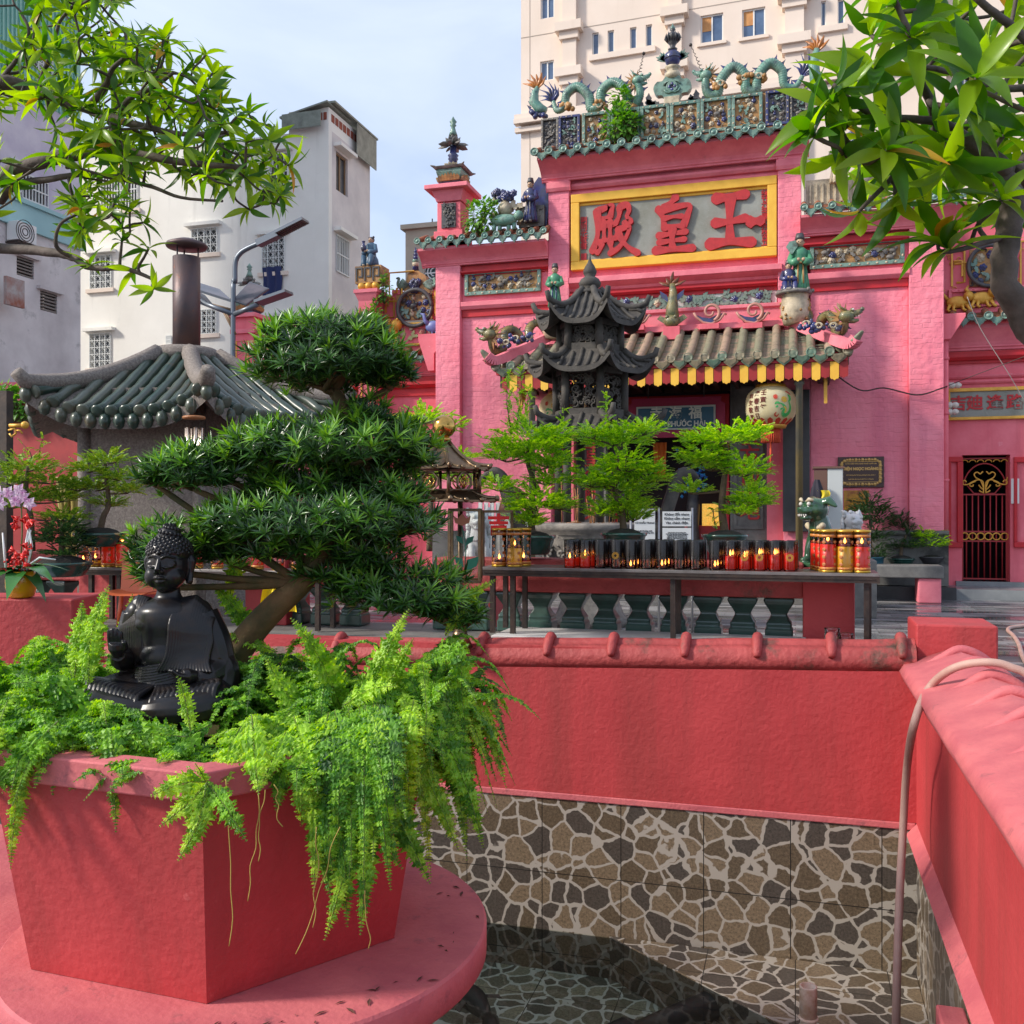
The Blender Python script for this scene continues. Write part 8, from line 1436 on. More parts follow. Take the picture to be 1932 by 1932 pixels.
m=M();m.add(V[6:],[(i*6+k,i*6+(k+1)%6,(i+1)*6+(k+1)%6,(i+1)*6+k)for i in range(4)for k in range(6)]);m.build('rim',SALMT,pln,bevel=.006)
m=M();m.add([hv(k,.83,.50)for k in range(6)],[tuple(range(6))]);m.build('soil',MATS['dark_soil'],pln)
q=Vector(hv(0,.958,.47));m=M();m.lathe([(.016,0),(.016,.006),(.006,.0)],q,12,axis=Vector((math.cos(ha),math.sin(ha),0)));m.build('drain_hole',BLK,pln)
rnd=random.Random(20);LIT=mat('dry_leaf',(.06,.02,.015),.8,col2=(.14,.05,.03),nscale=9)
for i in range(26):
 a,r_=rnd.uniform(-1.2,.9),rnd.uniform(.80,.93);p=(dc.x+math.cos(a)*r_,dc.y+math.sin(a)*r_,-.297);m=M();L_=rnd.uniform(.006,.03);b=rnd.uniform(0,3);u=Vector((math.cos(b),math.sin(b),0));v=Vector((-u.y,u.x,.3));m.add([Vector(p)-u*L_,Vector(p)+v*L_*.25,Vector(p)+u*L_,Vector(p)-v*L_*.25+Vector((0,0,.006))],[(0,1,2,3)]);tag(m.build('fallen_leaf',LIT,loc=p),'tiny dry leaf scrap lying on the round slab','leaf',group='dry leaf scraps on the round slab')
BK=mat('black_bronze',(.010,.010,.012),.30,spec=.32,col2=(.024,.015,.010),nscale=14,ramp=(.45,.8),coat=.0,bump=.12,bscale=30,bdist=.004)
bp_=PD(318,1348,3.95);kb=3.95/FPX;phi=math.atan2(-bp_.y,-bp_.x);rz=phi+PI/2-R(24);bd=thing('seated_statue','black seated Buddha statue among the ferns, right hand raised','statue',bp_,rz=rz);Rm=Matrix.Translation(bp_)@Matrix.Rotation(rz,4,'Z')@Matrix.Diagonal((kb*.87,kb*.87,kb,1));W=lambda x,y,z:Rm@Vector((x,y,z))
def el(m,c,r,s3=(1,1,1),seg=30):m.sph(W(*c),r*kb,seg,seg*2//3,(s3[0]*.9,s3[1]*.9,s3[2]),Matrix.Rotation(rz,3,'Z'))
def tb(m,P,r,n=5,seg=14):
 n=n*2 if seg>9 else n
 Q=catmull([W(*p)for p in P],n)
 if hasattr(r,'__len__'):r=[lerp(r[int(i/n)],r[min(int(i/n)+1,len(r)-1)],(i%n)/n)for i in range(len(Q))];m.tube(Q,[x*kb for x in r],seg)
 else:m.tube(Q,r*kb,seg)
def hand(m,w_,d,up,palm,fl,curl,th_side):
 d=Vector(d).normalized();up=Vector(up).normalized();s_=d.cross(up);w_=Vector(w_)
 pc_=w_+d*palm*.55;tb(m,[w_-d*4,w_+d*palm*.3,pc_,w_+d*palm],[9,13,15,12])
 for j in range(4):o_=s_*((j-1.5)*7.5);b=w_+d*palm+o_;L_=fl*(1,1.1,1.04,.84)[j];tb(m,[b-d*8,b+d*L_*.35+up*curl*.2,b+d*L_*.7+up*curl*.6,b+d*L_*.92+up*curl],[5.5,5,4.6,3.4],3,8)
 b=w_+d*palm*.35+s_*th_side*11;tb(m,[b,b+s_*th_side*9+d*8+up*4,b+s_*th_side*9+d*22+up*8],[6.5,6,4.2],3,8)
m=M();m.lathe([(q.x*kb*.87,q.y*kb)for q in catmull([(x,z,0)for x,z in((76,26),(72,50),(68,80),(64,110),(66,145),(73,175),(70,197),(52,211),(31,221),(25,234),(25,248))],5)],bp_,56,sy=.76,rot=0);V=m.v[-1]
c_,s_=math.cos(rz),math.sin(rz);D_=V-np.array(bp_);a_=np.arctan2(D_[:,1],D_[:,0]);D_=np.stack([D_[:,0]*c_-D_[:,1]*s_,D_[:,0]*s_+D_[:,1]*c_,D_[:,2]],1);m.v[-1]=D_+np.array(bp_)
for s_ in(-1,1):el(m,(s_*25,-18,174),37,(1.05,.86,.62));el(m,(s_*66,4,188),30);el(m,(s_*55,-20,40),52,(1,1,.75))
el(m,(0,-20,112),46,(1.15,.8,.8));el(m,(0,10,35),88,(1.1,.95,.4))
for s_ in(-1,1):tb(m,[(s_*35,20,45),(s_*85,-20,42),(s_*122,-55,36),(s_*95,-92,28),(s_*30,-108,24),(-s_*20,-104,22)],[46,44,36,33,28,20],6,14)
el(m,(0,-66,16),50,(1.2,.7,.4))
tb(m,[(-74,4,190),(-88,2,140),(-92,-12,110),(-82,-48,112),(-72,-82,122)],[26,27,26,20,12],5,12);hand(m,(-72,-84,124),(.05,-.45,1),(.1,-1,-.35),26,26,-4,1)
tb(m,[(74,4,190),(96,4,140),(108,-2,95),(100,-42,78),(88,-66,82)],[30,34,34,26,12],5,12);hand(m,(86,-68,84),(-.75,-.7,.05),(0,0,1),26,28,14,1)
tb(m,[(104,0,120),(124,0,80),(120,-12,40),(108,-10,14)],[26,30,30,24],5,12)
el(m,(0,-2,284),46,(.92,.98,1.1));el(m,(0,-12,260),33,(1,.95,.88));el(m,(0,-26,242),13,(1.2,.9,.7))
for s_ in(-1,1):
 el(m,(s_*18,-37,286),12,(1.2,.62,.66));tb(m,[(s_*6,-47,281),(s_*17,-49,279.5),(s_*30,-40,282)],[1,2.2,1],4,6);tb(m,[(s_*4,-48,296),(s_*16,-47,301),(s_*31,-36,296)],[2,2,1],4,6);el(m,(s_*20,-20,262),24,(.9,.95,.9));tb(m,[(s_*44,6,300),(s_*49,8,290),(s_*47,6,268),(s_*45,4,252),(s_*44,2,246)],[5,8.5,5.5,7,5],4,10)
tb(m,[(0,-45,298),(0,-50,287),(0,-56,274)],[3,4.5,6.4],4,10);el(m,(-5.5,-49,272),4.8);el(m,(5.5,-49,272),4.8);tb(m,[(-13,-43,259),(-5,-49,261),(0,-49.5,260),(5,-49,261),(13,-43,259)],[1,3,2.6,3,1],3,8);tb(m,[(-10,-43.5,254),(0,-48,253),(10,-43.5,254)],[1.5,3.8,1.5],3,8);el(m,(0,-48,307),4.2)
body=m.build('figure',BK,bd);remesh(body,.003,5)
m=M()
fy=lambda x:-58*math.sqrt(max(.04,1-(x/88)**2))
for i in range(9):z=60+i*5.0;tb(m,[(math.cos(a)*(77-i*.8),-math.sin(a)*(60-i*.6),z+13*math.cos(a)+7*math.cos(a)**2)for a in np.linspace(-.2,PI+.2,12)],3.6,2,7)
for sg,n_,x_,dx in((1,17,30,4.7),(-1,11,44,5.2)):
 for i in range(n_):x=x_+i*dx;d=i/(n_-1);k=1 if sg>0 else.6;tb(m,[(sg*x*.95,24,208-d*28),(sg*x,-2,217+6*math.sin(PI*d)-max(0,d-.45)*52),(sg*x,lerp(-54,-30,d)*k,184-d*16),(sg*(x-2+d*6),lerp(-60,-36,d)*k,148-d*8),(sg*(x-8*k+d*8),lerp(-61,-46,d)*k,116-d*6)]+([(x-26+d*42,lerp(-60,-66,d),90)]if sg>0 else[(-x+4,-26,100)]),[3,4.4,4.8,4.6,4.4,3],4,8)
for s_ in(-1,1):
 for i in range(13):
  f=i/12;C_=Vector((s_*lerp(4,120,f),lerp(-98,-58,f),lerp(24,38,f)));r_=lerp(30,39,f);o_=Vector((s_*.45,-.9,0)).normalized();P=[Vector((s_*lerp(0,40,f),-50,66-f*4))]
  for ph in(35,70,100,130,160,185):a=R(ph+f*8-30);P.append(C_+(Vector((0,0,1))*math.cos(a)+o_*math.sin(a))*r_+Vector((s_*(ph-90)*-.16,0,0)))
  tb(m,[tuple(q_)for q_ in P],[3,5,6,6,6,5,3],4,8)
for i in range(8):tb(m,[(104-i*4,-20-i*6,112-i*4),(122-i*5,-20-i*6,84),(126-i*6,-18-i*6,46),(112-i*6,-22-i*6,14)],[2,4.4,4.6,3],4,8)
el(m,(0,-72,24),44,(1.5,.8,.62))
m.build('robe_folds',BK,bd);remesh(bd.children[-1],.003,2)
m=M();el(m,(0,6,307),46,(1.02,1.05,.68));el(m,(0,6,337),22,(1.1,1.05,.95));el(m,(0,16,290),44,(.98,.86,1));n=300
for i in range(n):
 z=1-2*(i+.5)/n;r_=math.sqrt(1-z*z);a=i*2.39996;d=Vector((r_*math.cos(a),r_*math.sin(a),z))
 for k,(cc,rr_)in enumerate((((0,6,307),(46,48,31)),((0,6,337),(23.5,23,21)),((0,16,290),(43,38,44)))):
  if k==1 and(i%4 or d.z<-.1)or k==0 and d.z<-.12 or k==2 and(d.y<.0 or d.z>.5 or d.z<-.7):continue
  el(m,(cc[0]+d.x*rr_[0],cc[1]+d.y*rr_[1],cc[2]+d.z*rr_[2]),4.3,seg=10)
m.build('hair_curls',BK,bd);q=PD(300,1350,3.9);m=M();Rz=Matrix.Rotation(rz,4,'Z');m.obox(bp_+Vector((0,0,-.026)),(.56,.34,.05),Rz);tag(m.build('statue_board',mat('pine_board',(.42,.27,.11),.6,col2=(.30,.18,.07),nscale=6),bevel=.004,loc=bp_),'plain wooden board under the black seated statue','board')
PT=leaf_T(6,.31,.0,.18,.5);Vp=PT[0].copy()
for i in range(7):
 k=(1.0,1.35,.62,1.25,.6,1.0,0)[i]
 for j in(0,2):Vp[i*3+j,1]*=k;Vp[i*3+j,2]+=(.10 if i%2 else-.09)*(1 if j else-1)
PT=(Vp,PT[1])
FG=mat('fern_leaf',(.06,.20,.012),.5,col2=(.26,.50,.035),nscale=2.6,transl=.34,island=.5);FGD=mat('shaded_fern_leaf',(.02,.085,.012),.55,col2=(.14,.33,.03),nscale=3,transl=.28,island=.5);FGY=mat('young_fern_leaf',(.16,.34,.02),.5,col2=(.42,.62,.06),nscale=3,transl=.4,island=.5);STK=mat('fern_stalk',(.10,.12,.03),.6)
def frond(mats,st_m,P,w,up0=None,rnd=random,taper=.5):
 P=catmull(P,8);L_=[0]
 for a,b in zip(P,P[1:]):L_.append(L_[-1]+(b-a).length)
 tot=L_[-1];n=int(tot/.0115);st_m.tube(P,[lerp(.0022,.0009,i/(len(P)-1))for i in range(len(P))],4,cap=False);j=0
 for i in range(n):
  s=tot*(i+.6)/n
  while j<len(L_)-2 and L_[j+1]<s:j+=1
  t=(s-L_[j])/max(1e-6,L_[j+1]-L_[j]);p=P[j].lerp(P[j+1],t);d=(P[j+1]-P[j]).normalized();up=(up0 or Vector((0,0,1)));sd=d.cross(up)
  sd=sd.normalized()if sd.length>.05 else Vector((1,0,0));u=sd.cross(d);f=s/tot;wl=w*min(1,.25+f*3.2)*(1-max(0,(f-taper))/(1-taper))**.7
  for q in(-1,1):mats.append(frame3(p,sd*q+d*rnd.uniform(.1,.5)+u*rnd.uniform(-.35,.3),u+rdir(rnd)*.5,max(.006,wl*rnd.uniform(.8,1.15))))
def fern(label,specs,seed,mt=None,group='ferns filling the big planter'):
 rnd=random.Random(seed);b=Vector(specs[0][0][0]);t=thing('fern',label,'fern',b,group=group);A,Bm=[],[];st_m=M()
 for sp in specs:frond(Bm if sp[2:]and sp[2]else A,st_m,sp[0],sp[1],sp[3]if len(sp)>3 else None,rnd)
 if A:m=M();m.inst(PT,A);m.build('fronds',mt or FG,t)
 if Bm:m=M();m.inst(PT,Bm);m.build('young_fronds',FGY,t)
 st_m.build('stalks',STK,t)
def auto(base,az,L_,e,g):d=Vector((math.cos(az),math.sin(az),0));return[base+d*(L_*t*(1-.15*t))+Vector((0,0,L_*(e*t-g*t*t)))for t in(0,.25,.5,.75,1)]
TC=Vector((st,-ct,0));fr_up=(TC+Vector((0,0,.5))).normalized()
def K(z,*pts,w=.05,y=0):zz=z if hasattr(z,'__len__')else[z]*len(pts);return([PD(x,y_,q)for(x,y_),q in zip(pts,zz)],w*1.25,y,fr_up)
rnd=random.Random(31)
def clump(label,px,z,n,L0,L1,seed,azr=None,mt=None,zz=.5,e=(.7,1.7),extra=()):
 r2=random.Random(seed);c=PZ(px,966+1,.5);c=PD(px,966,z);c.z=zz;S=list(extra)
 for i in range(int(n*1.5)):
  az=r2.uniform(*azr)if azr else r2.uniform(0,2*PI);b=c+Vector((r2.uniform(-.13,.13),r2.uniform(-.13,.13),0));E_=r2.uniform(*e);S.append((auto(b,az,r2.uniform(L0,L1)*1.1,E_,E_*r2.uniform(.75,1.5)),r2.uniform(.038,.055),r2.random()<.22))
 if extra:S=S[len(extra):]+S[:len(extra)]
 fern(label,S,seed,mt)
CA=-PI/2+TH
clump('fern spilling over the far left corner of the planter',20,3.9,30,.3,.55,1,extra=[K(3.35,(70,1390),(45,1450),(28,1540),(20,1640),w=.035,y=1),K(3.3,(110,1360),(50,1420),(5,1470),(-40,1500),w=.05)])
clump('fern mounded at the left behind the planter rim',90,4.3,34,.3,.5,2,mt=FG)
clump('dense fern at the left in front of the raised hand',130,3.8,30,.25,.48,3,extra=[K((3.7,3.5,3.3),(240,1350),(185,1430),(130,1492)),K((3.7,3.45,3.25),(330,1365),(275,1410),(212,1458),y=1),K((3.8,3.8,3.8),(168,1290),(172,1200),(206,1103),w=.05,y=1),K(3.85,(140,1280),(150,1200),(156,1132),w=.045,y=1),K(3.7,(160,1400),(150,1340),(100,1290),(20,1290),w=.055)])
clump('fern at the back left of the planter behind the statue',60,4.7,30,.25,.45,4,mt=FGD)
clump('fern growing close behind the left side of the statue',200,4.5,26,.28,.5,14,mt=FG,extra=[K(4.3,(235,1260),(240,1180),(250,1120),w=.04,y=1)])
clump('fern in front of the statue board trailing over the rim',320,3.45,20,.18,.34,5,azr=(CA-1.6,CA+1.6),e=(.3,.8),extra=[K((3.5,3.4,3.2),(400,1365),(340,1400),(300,1440)),K((3.45,3.3,3.15),(455,1370),(430,1420),(428,1480),y=1),K(3.4,(360,1380),(345,1300),(333,1275),w=.03,y=1),K(3.4,(350,1390),(250,1385),(150,1410)),K((3.3,3.2,3.1),(475,1350),(480,1420),(488,1500),y=1)])
clump('tall bright fern under the leaning trunk',640,4.0,34,.3,.5,6,mt=FG,extra=[K((3.9,3.8,3.7,3.7),(690,1400),(705,1300),(735,1220),(772,1148),w=.06,y=1),K((3.9,3.8,3.7,3.7),(655,1370),(630,1300),(590,1220),(548,1165),w=.055,y=1),K((3.9,3.8,3.7),(720,1330),(750,1260),(780,1205),w=.045,y=1),K(3.8,(640,1350),(560,1330),(500,1240),w=.055,y=1),K((3.7,3.5,3.3),(560,1330),(500,1400),(480,1485),w=.055,y=1),K((3.7,3.6,3.5),(650,1330),(700,1300),(750,1295),w=.04,y=1),K(4.2,(520,1230),(460,1205),(412,1196),w=.03,y=1),K(4.3,(435,1120),(440,1090),(450,1042),w=.045,y=1),K(4.3,(470,1200),(445,1150),(400,1100),w=.045)])
clump('fern cascading down the front right face of the planter',640,3.5,16,.2,.4,7,azr=(CA-1.3,CA+1.5),e=(.3,.9),extra=[K((3.5,3.3,3.2,3.15),(640,1420),(655,1520),(650,1640),(612,1775),y=1),K((3.5,3.3,3.2,3.15),(670,1420),(690,1530),(690,1640),(680,1765)),K((3.5,3.3,3.2,3.2),(650,1420),(640,1500),(650,1620),(655,1750)),K((3.5,3.35,3.25),(600,1420),(590,1500),(600,1570)),K((3.5,3.3,3.25),(560,1400),(530,1460),(520,1530)),K((3.5,3.3,3.2),(540,1380),(515,1430),(490,1490),y=1),K((3.5,3.4,3.35,3.35),(700,1430),(730,1500),(770,1580),(812,1668)),K((3.5,3.3,3.2,3.2),(680,1400),(640,1470),(620,1560),(630,1660)),K((3.45,3.3,3.2,3.2),(710,1420),(720,1510),(735,1600),(760,1640)),K((3.5,3.35,3.25,3.2),(590,1400),(600,1500),(610,1600),(625,1700))])
clump('fern arching over the right corner of the planter',770,4.0,30,.28,.5,8,azr=(CA-.6,CA+2.4),extra=[K((3.9,3.7,3.6,3.5),(740,1370),(790,1440),(830,1520),(866,1605),w=.055,y=1),K((3.9,3.7,3.6,3.6),(780,1340),(840,1400),(885,1500),(912,1600),w=.05),K((4.0,3.8,3.8,3.8),(800,1250),(862,1230),(872,1320),(882,1400),w=.045),K((4.0,3.9,3.8),(830,1290),(880,1340),(918,1437),w=.04,y=1),K((4.0,3.8,3.7,3.7),(760,1350),(820,1420),(865,1490),(880,1590),w=.045),K((3.9,3.7,3.6),(770,1340),(820,1310),(850,1285),w=.04)],mt=FG)
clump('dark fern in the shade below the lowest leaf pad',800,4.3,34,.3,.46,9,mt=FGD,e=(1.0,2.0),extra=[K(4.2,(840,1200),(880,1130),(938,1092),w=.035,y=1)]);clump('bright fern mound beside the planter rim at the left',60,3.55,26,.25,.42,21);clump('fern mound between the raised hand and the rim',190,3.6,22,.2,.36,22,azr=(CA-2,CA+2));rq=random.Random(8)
def drape(n,xa,xb,ya,yb):
 L=[]
 for _ in range(n):
  x=rq.uniform(xa,xb);y=1440-(x-390)*.16;x2=x+(x-620)*rq.uniform(-.1,.6)+rq.uniform(-25,25);ye=rq.uniform(ya,yb);L.append(K((3.6,3.34+rq.uniform(-.06,.02),3.2+(x>740)*.25+rq.uniform(-.06,.06),3.16+(x>740)*.3+rq.uniform(-.06,.08)),(x+rq.uniform(-20,20),y-60),(lerp(x,x2,.3),y+10),(lerp(x,x2,.7),lerp(y,ye,.55)),(x2,ye),w=rq.uniform(.034,.06),y=rq.random()<.3))
 return L
fern('thick curtain of fern fronds hanging over the front right face of the planter',drape(5,600,790,1500,1660)+drape(5,600,720,1600,1760),41)
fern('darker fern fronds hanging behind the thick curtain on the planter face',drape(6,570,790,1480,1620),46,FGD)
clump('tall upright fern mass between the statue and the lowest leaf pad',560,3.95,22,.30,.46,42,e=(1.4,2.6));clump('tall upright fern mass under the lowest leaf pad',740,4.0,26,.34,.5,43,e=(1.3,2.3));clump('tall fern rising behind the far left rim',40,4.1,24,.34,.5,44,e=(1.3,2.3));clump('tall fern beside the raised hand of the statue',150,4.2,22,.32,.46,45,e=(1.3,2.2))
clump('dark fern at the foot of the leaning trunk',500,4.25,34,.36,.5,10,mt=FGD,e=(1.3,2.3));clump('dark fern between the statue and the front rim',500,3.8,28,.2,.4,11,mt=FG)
fern('small bright fern growing out of the drain hole in the planter rim',[K((3.12,3.05,3.0),(388,1475),(345,1478),(283,1502),w=.042,y=1),K((3.12,3.05,3.0),(388,1480),(350,1520),(300,1560),w=.035,y=1),K((3.12,3.03,3.0),(389,1478),(375,1550),(335,1625),w=.04,y=1),K((3.12,3.03,3.0),(392,1478),(430,1530),(466,1588),w=.035),K((3.12,3.05,3.02),(388,1475),(378,1455),(368,1440),w=.02,y=1)],12)
RUN=mat('fern_runner',(.38,.28,.06),.7);rr2=random.Random(5)
for ri,(x0,y0,x1,y1)in enumerate(((425,1470,437,1785),(488,1500,470,1700),(500,1490,485,1625),(520,1480,530,1560),(600,1560,590,1750),(640,1560,560,1800),(690,1680,700,1790))):
 z0=3.16;P=[PD(lerp(x0,x1,k/6)+rr2.uniform(-5,5),lerp(y0,y1,k/6),3.14)for k in range(7)];m=M();m.tube(catmull(P,3),.0018,4);tag(m.build('fern_runner',RUN),'thin straw coloured fern runner down the planter face, '+ORD[(0,1,2,3,5,4,6)[ri]]+' from the left','runner',group='fern runners on the planter face')
def rosette(nl=13,w=.075,lo=18,hi=78,L0=.75):
 r2=random.Random(2);V=[];F=[];T=leaf_T(3,w,.15,.16,.6)
 for i in range(nl):pol=R(lerp(lo,hi,(i+.5)/nl));az=i*2.4;d=Vector((math.cos(pol),math.sin(pol)*math.cos(az),math.sin(pol)*math.sin(az)));fm=np.array(frame3((0,0,0),d,Vector((1,0,0))if hi<100 else Vector((1,0,0)),lerp(L0,1,r2.random())));F+=[tuple(np.array(f)+len(V))for f in T[1]];V+=list(T[0]@fm[:,:3].T)
 return np.array(V),np.array(F)
PR=rosette();PG=mat('podocarpus_leaf',(.012,.045,.012),.32,col2=(.06,.17,.025),nscale=3,transl=.15,island=.5,coat=.1);PGY=mat('podocarpus_new_leaf',(.06,.19,.02),.35,col2=(.18,.38,.04),nscale=4,transl=.25,island=.5)
pads=[(690,800,60,40),(600,925,90,40),(700,1050,70,40),(880,1165,30,28),(520,915,50,30),(612,690,150,88),(560,650,60,45),(665,660,70,55),(735,715,45,38),(640,855,190,62),(500,850,70,45),(765,835,40,32),(750,872,62,48),(362,898,92,48),(300,905,35,28),(420,880,60,40),(610,990,225,62),(755,985,68,52),(470,985,70,48),(700,930,100,40),(320,1045,72,66),(300,1090,45,38),(430,1040,60,42),(760,1125,130,58),(840,1158,55,36),(680,1105,80,42),(600,1085,40,22),(560,1040,120,30)]
t=pads_tree('large clipped podocarpus in cloud pads leaning over the planter',4.25,[(440,1240),(478,1190),(520,1145),(568,1100),(598,1055),(620,1010),(655,945),(690,880),(668,800),(628,735)],pads,3300,.073,name='clipped_tree',leaf=PG,T=PR,seed=3,rad=.068,up=.75,trunkmat=mat('mossy_bark',(.16,.085,.035),.85,col2=(.045,.045,.014),nscale=6,bump=.9,bscale=22))
rnd=random.Random(77);mats=[]
for(x,y,rx,ry)in pads:
 c=PD(x,y,4.25);a,b=rx*4.25/FPX,ry*4.25/FPX
 for _ in range(int(rx*ry/190)):d=rdir(rnd);d.z=abs(d.z)if rnd.random()<.75 else d.z;k=rnd.uniform(.92,1.08);mats.append(frame3(c+Vector((d.x*a*k,d.y*a*.85*k,d.z*b*k)),Vector((d.x*.7,d.y*.7,.9))+rdir(rnd)*.3,rdir(rnd),.088*rnd.uniform(.8,1.2)))
m=M();m.inst(PR,mats);m.build('new_growth',PGY,t)
m=M();q=PD(583,1085,4.25);d=(PD(620,1010,4.25)-PD(568,1100,4.25)).normalized();u,v=basis(d);m.tube([q+(u*math.cos(a)+v*math.sin(a))*.062+d*a*.008 for a in np.linspace(0,6.6,24)],.007,6);m.build('training_wire',STK,t)
q=PD(80,1128,5.2);m=M();m.obox(q+Vector((-.15,.1,-.2)),(.62,.4,.4),Matrix.Rotation(TH,4,'Z'));tag(m.build('orchid_pedestal',SALM,bevel=.01,loc=q-Vector((0,0,.4))),'red block carrying the yellow orchid pot','pedestal')
q=PD(40,1128,5.2);op=thing('orchid_pot','orchid with white flowers and red ribbon in a yellow pot at the left edge','potted plant',q);m=M();m.lathe([(.045,0),(.065,.01),(.078,.06),(.08,.10),(.072,.145),(.062,.145),(.06,.13),(0,.13)],q,24);m.build('pot',mat('yellow_pot',(.62,.30,.01),.2,coat=.6),op)
T=leaf_T(7,.24,.1,.75,.6);mats=[frame3(q+Vector((0,0,.15)),Vector((math.cos(a),math.sin(a),e_)),(0,0,1),L_)for a,e_,L_ in((-.3,.5,.26),(.5,.7,.2),(2.6,.5,.24),(3.5,.3,.26),(-1.1,.1,.22),(-1.9,.2,.22),(1.6,.9,.16),(-.1,-.1,.2))];m=M();m.inst(T,mats,True);m.build('leaves',mat('orchid_leaf',(.02,.10,.02),.25,col2=(.05,.18,.03),nscale=3),op)
m=M();z_=5.2;m.tube([PD(38,1085,z_),PD(42,1000,z_),PD(40,950,z_),PD(20,922,z_),PD(-10,925,z_)],.004,6);m.tube([PD(50,1085,z_),PD(60,1040,z_),PD(53,985,z_)],.004,6);m.build('stems',STK,op);m=M();WHO=mat('white_orchid',(.72,.66,.72),.6,col2=(.5,.2,.4),nscale=30,transl=.2)
for x,y in((35,925),(28,945),(15,930),(55,950),(0,950),(-5,930),(42,938)):
 c=PD(x,y,z_-.02);mt2=[frame3(c,cdir(0)*math.cos(a)+Vector((0,0,math.sin(a))),TC,.042)for a in np.arange(5)*1.257+x];m.inst(leaf_T(3,.45,.1,.2),mt2)
m.build('flowers',WHO,op);m=M();rnd=random.Random(6)
for x,y in((38,1045),(50,1035),(28,1040),(45,1060),(32,1055),(30,985),(48,988),(55,980),(25,990)):
 for _ in range(3):a=rnd.uniform(0,6.28);c=PD(x,y,z_-.04);m.tube([c,c+cdir(0)*math.cos(a)*.03+Vector((0,0,math.sin(a)*.03)),c+cdir(0)*math.cos(a+.8)*.035+Vector((0,0,math.sin(a+.8)*.035)),c],[.004,.012,.012,.004],6,flat=.3)
for _ in range(24):m.sph(PD(rnd.uniform(8,50),rnd.uniform(1050,1080),z_-.05),.006,6,4)
m.build('red_ribbon',mat('red_ribbon',(.70,.015,.012),.35),op);m=M()
for P in(((45,1075),(50,1020),(56,985)),((50,1078),(60,1030),(53,988)),((12,1085),(8,1040),(5,1005)),((48,1070),(75,1052),(105,1056)),((40,1080),(48,1040),(58,1000))):m.tube([PD(x,y,z_-.03)for x,y in P],[.005,.006,.004],6)
m.build('white_twigs',WHITEP,op)
q=PD(268,1122,8.0);ch=thing('plastic_chair','orange plastic chair behind the second candle table','chair',Vector((q.x,q.y,.3)));OR=mat('orange_plastic',(.62,.14,.05),.35);m=M();m.grid(lambda u,v:q+cdir(0)*(u-.5)*.38+cdir(PI/2)*(v*.36)+Vector((0,0,.02+.03*(abs(2*u-1)**3))),8,6);m.grid(lambda u,v:q+cdir(0)*(u-.5)*.38+cdir(PI/2)*(-.02-v*.05)+Vector((0,0,.0+v*.36)),8,6);m.build('seat_shell',OR,ch)
for s_ in(-1,1):
 for f in(0,.34):m=M();p=q+cdir(0)*s_*.17+cdir(PI/2)*f;m.tube([p,Vector((p.x,p.y,.44))+cdir(0)*s_*.03],[.02,.016],8);m.build('leg',OR,ch)
for o_,lb in((512,'bright yellow cloth hanging behind the leaning trunk'),):q=PD(o_,1080,7.3);m=M();m.grid(lambda u,v:q+cdir(0)*((u-.5)*lerp(.16,.30,v)+.05)+cdir(PI/2)*(.03*math.sin(u*16+v*4))-Vector((0,0,v*.30)),26,8);tag(m.build('yellow_cloth',mat('yellow_fabric',(.80,.62,.01),.7),loc=q),lb,'cloth')
q=PD(12,1060,8.8);ip=thing('iron_post','black square iron post with a gold scroll bracket at the left edge','post',Vector((q.x,q.y,0)));m=M();m.box(q.x-.04,q.x+.04,q.y-.04,q.y+.04,0,PD(14,738,8.8).z);m.build('post',IRON,ip);m=M();z_=8.7;m.tube([PD(18,803,z_),PD(45,803,z_)],.018,8);m.tube([PD(16,812,z_),PD(28,808,z_),PD(30,818,z_),PD(22,824,z_),PD(18,818,z_)],.01,6);m.tube([PD(30,812,z_),PD(38,812,z_),PD(42,818,z_)],.009,6);m.sph(PD(47,802,z_),.035,10,8);m.build('gold_bracket',GOLD,ip)
FRL=mat('frangipani_leaf',(.04,.14,.008),.38,col2=(.21,.36,.015),nscale=1.5,transl=.58,island=.65,coat=.1);FRY=mat('yellowing_leaf',(.40,.36,.02),.45,col2=(.50,.22,.02),nscale=5,transl=.4,island=.3);FB=mat('frangipani_bark',(.13,.10,.085),.8,col2=(.05,.038,.03),nscale=7,bump=.7,bscale=30)
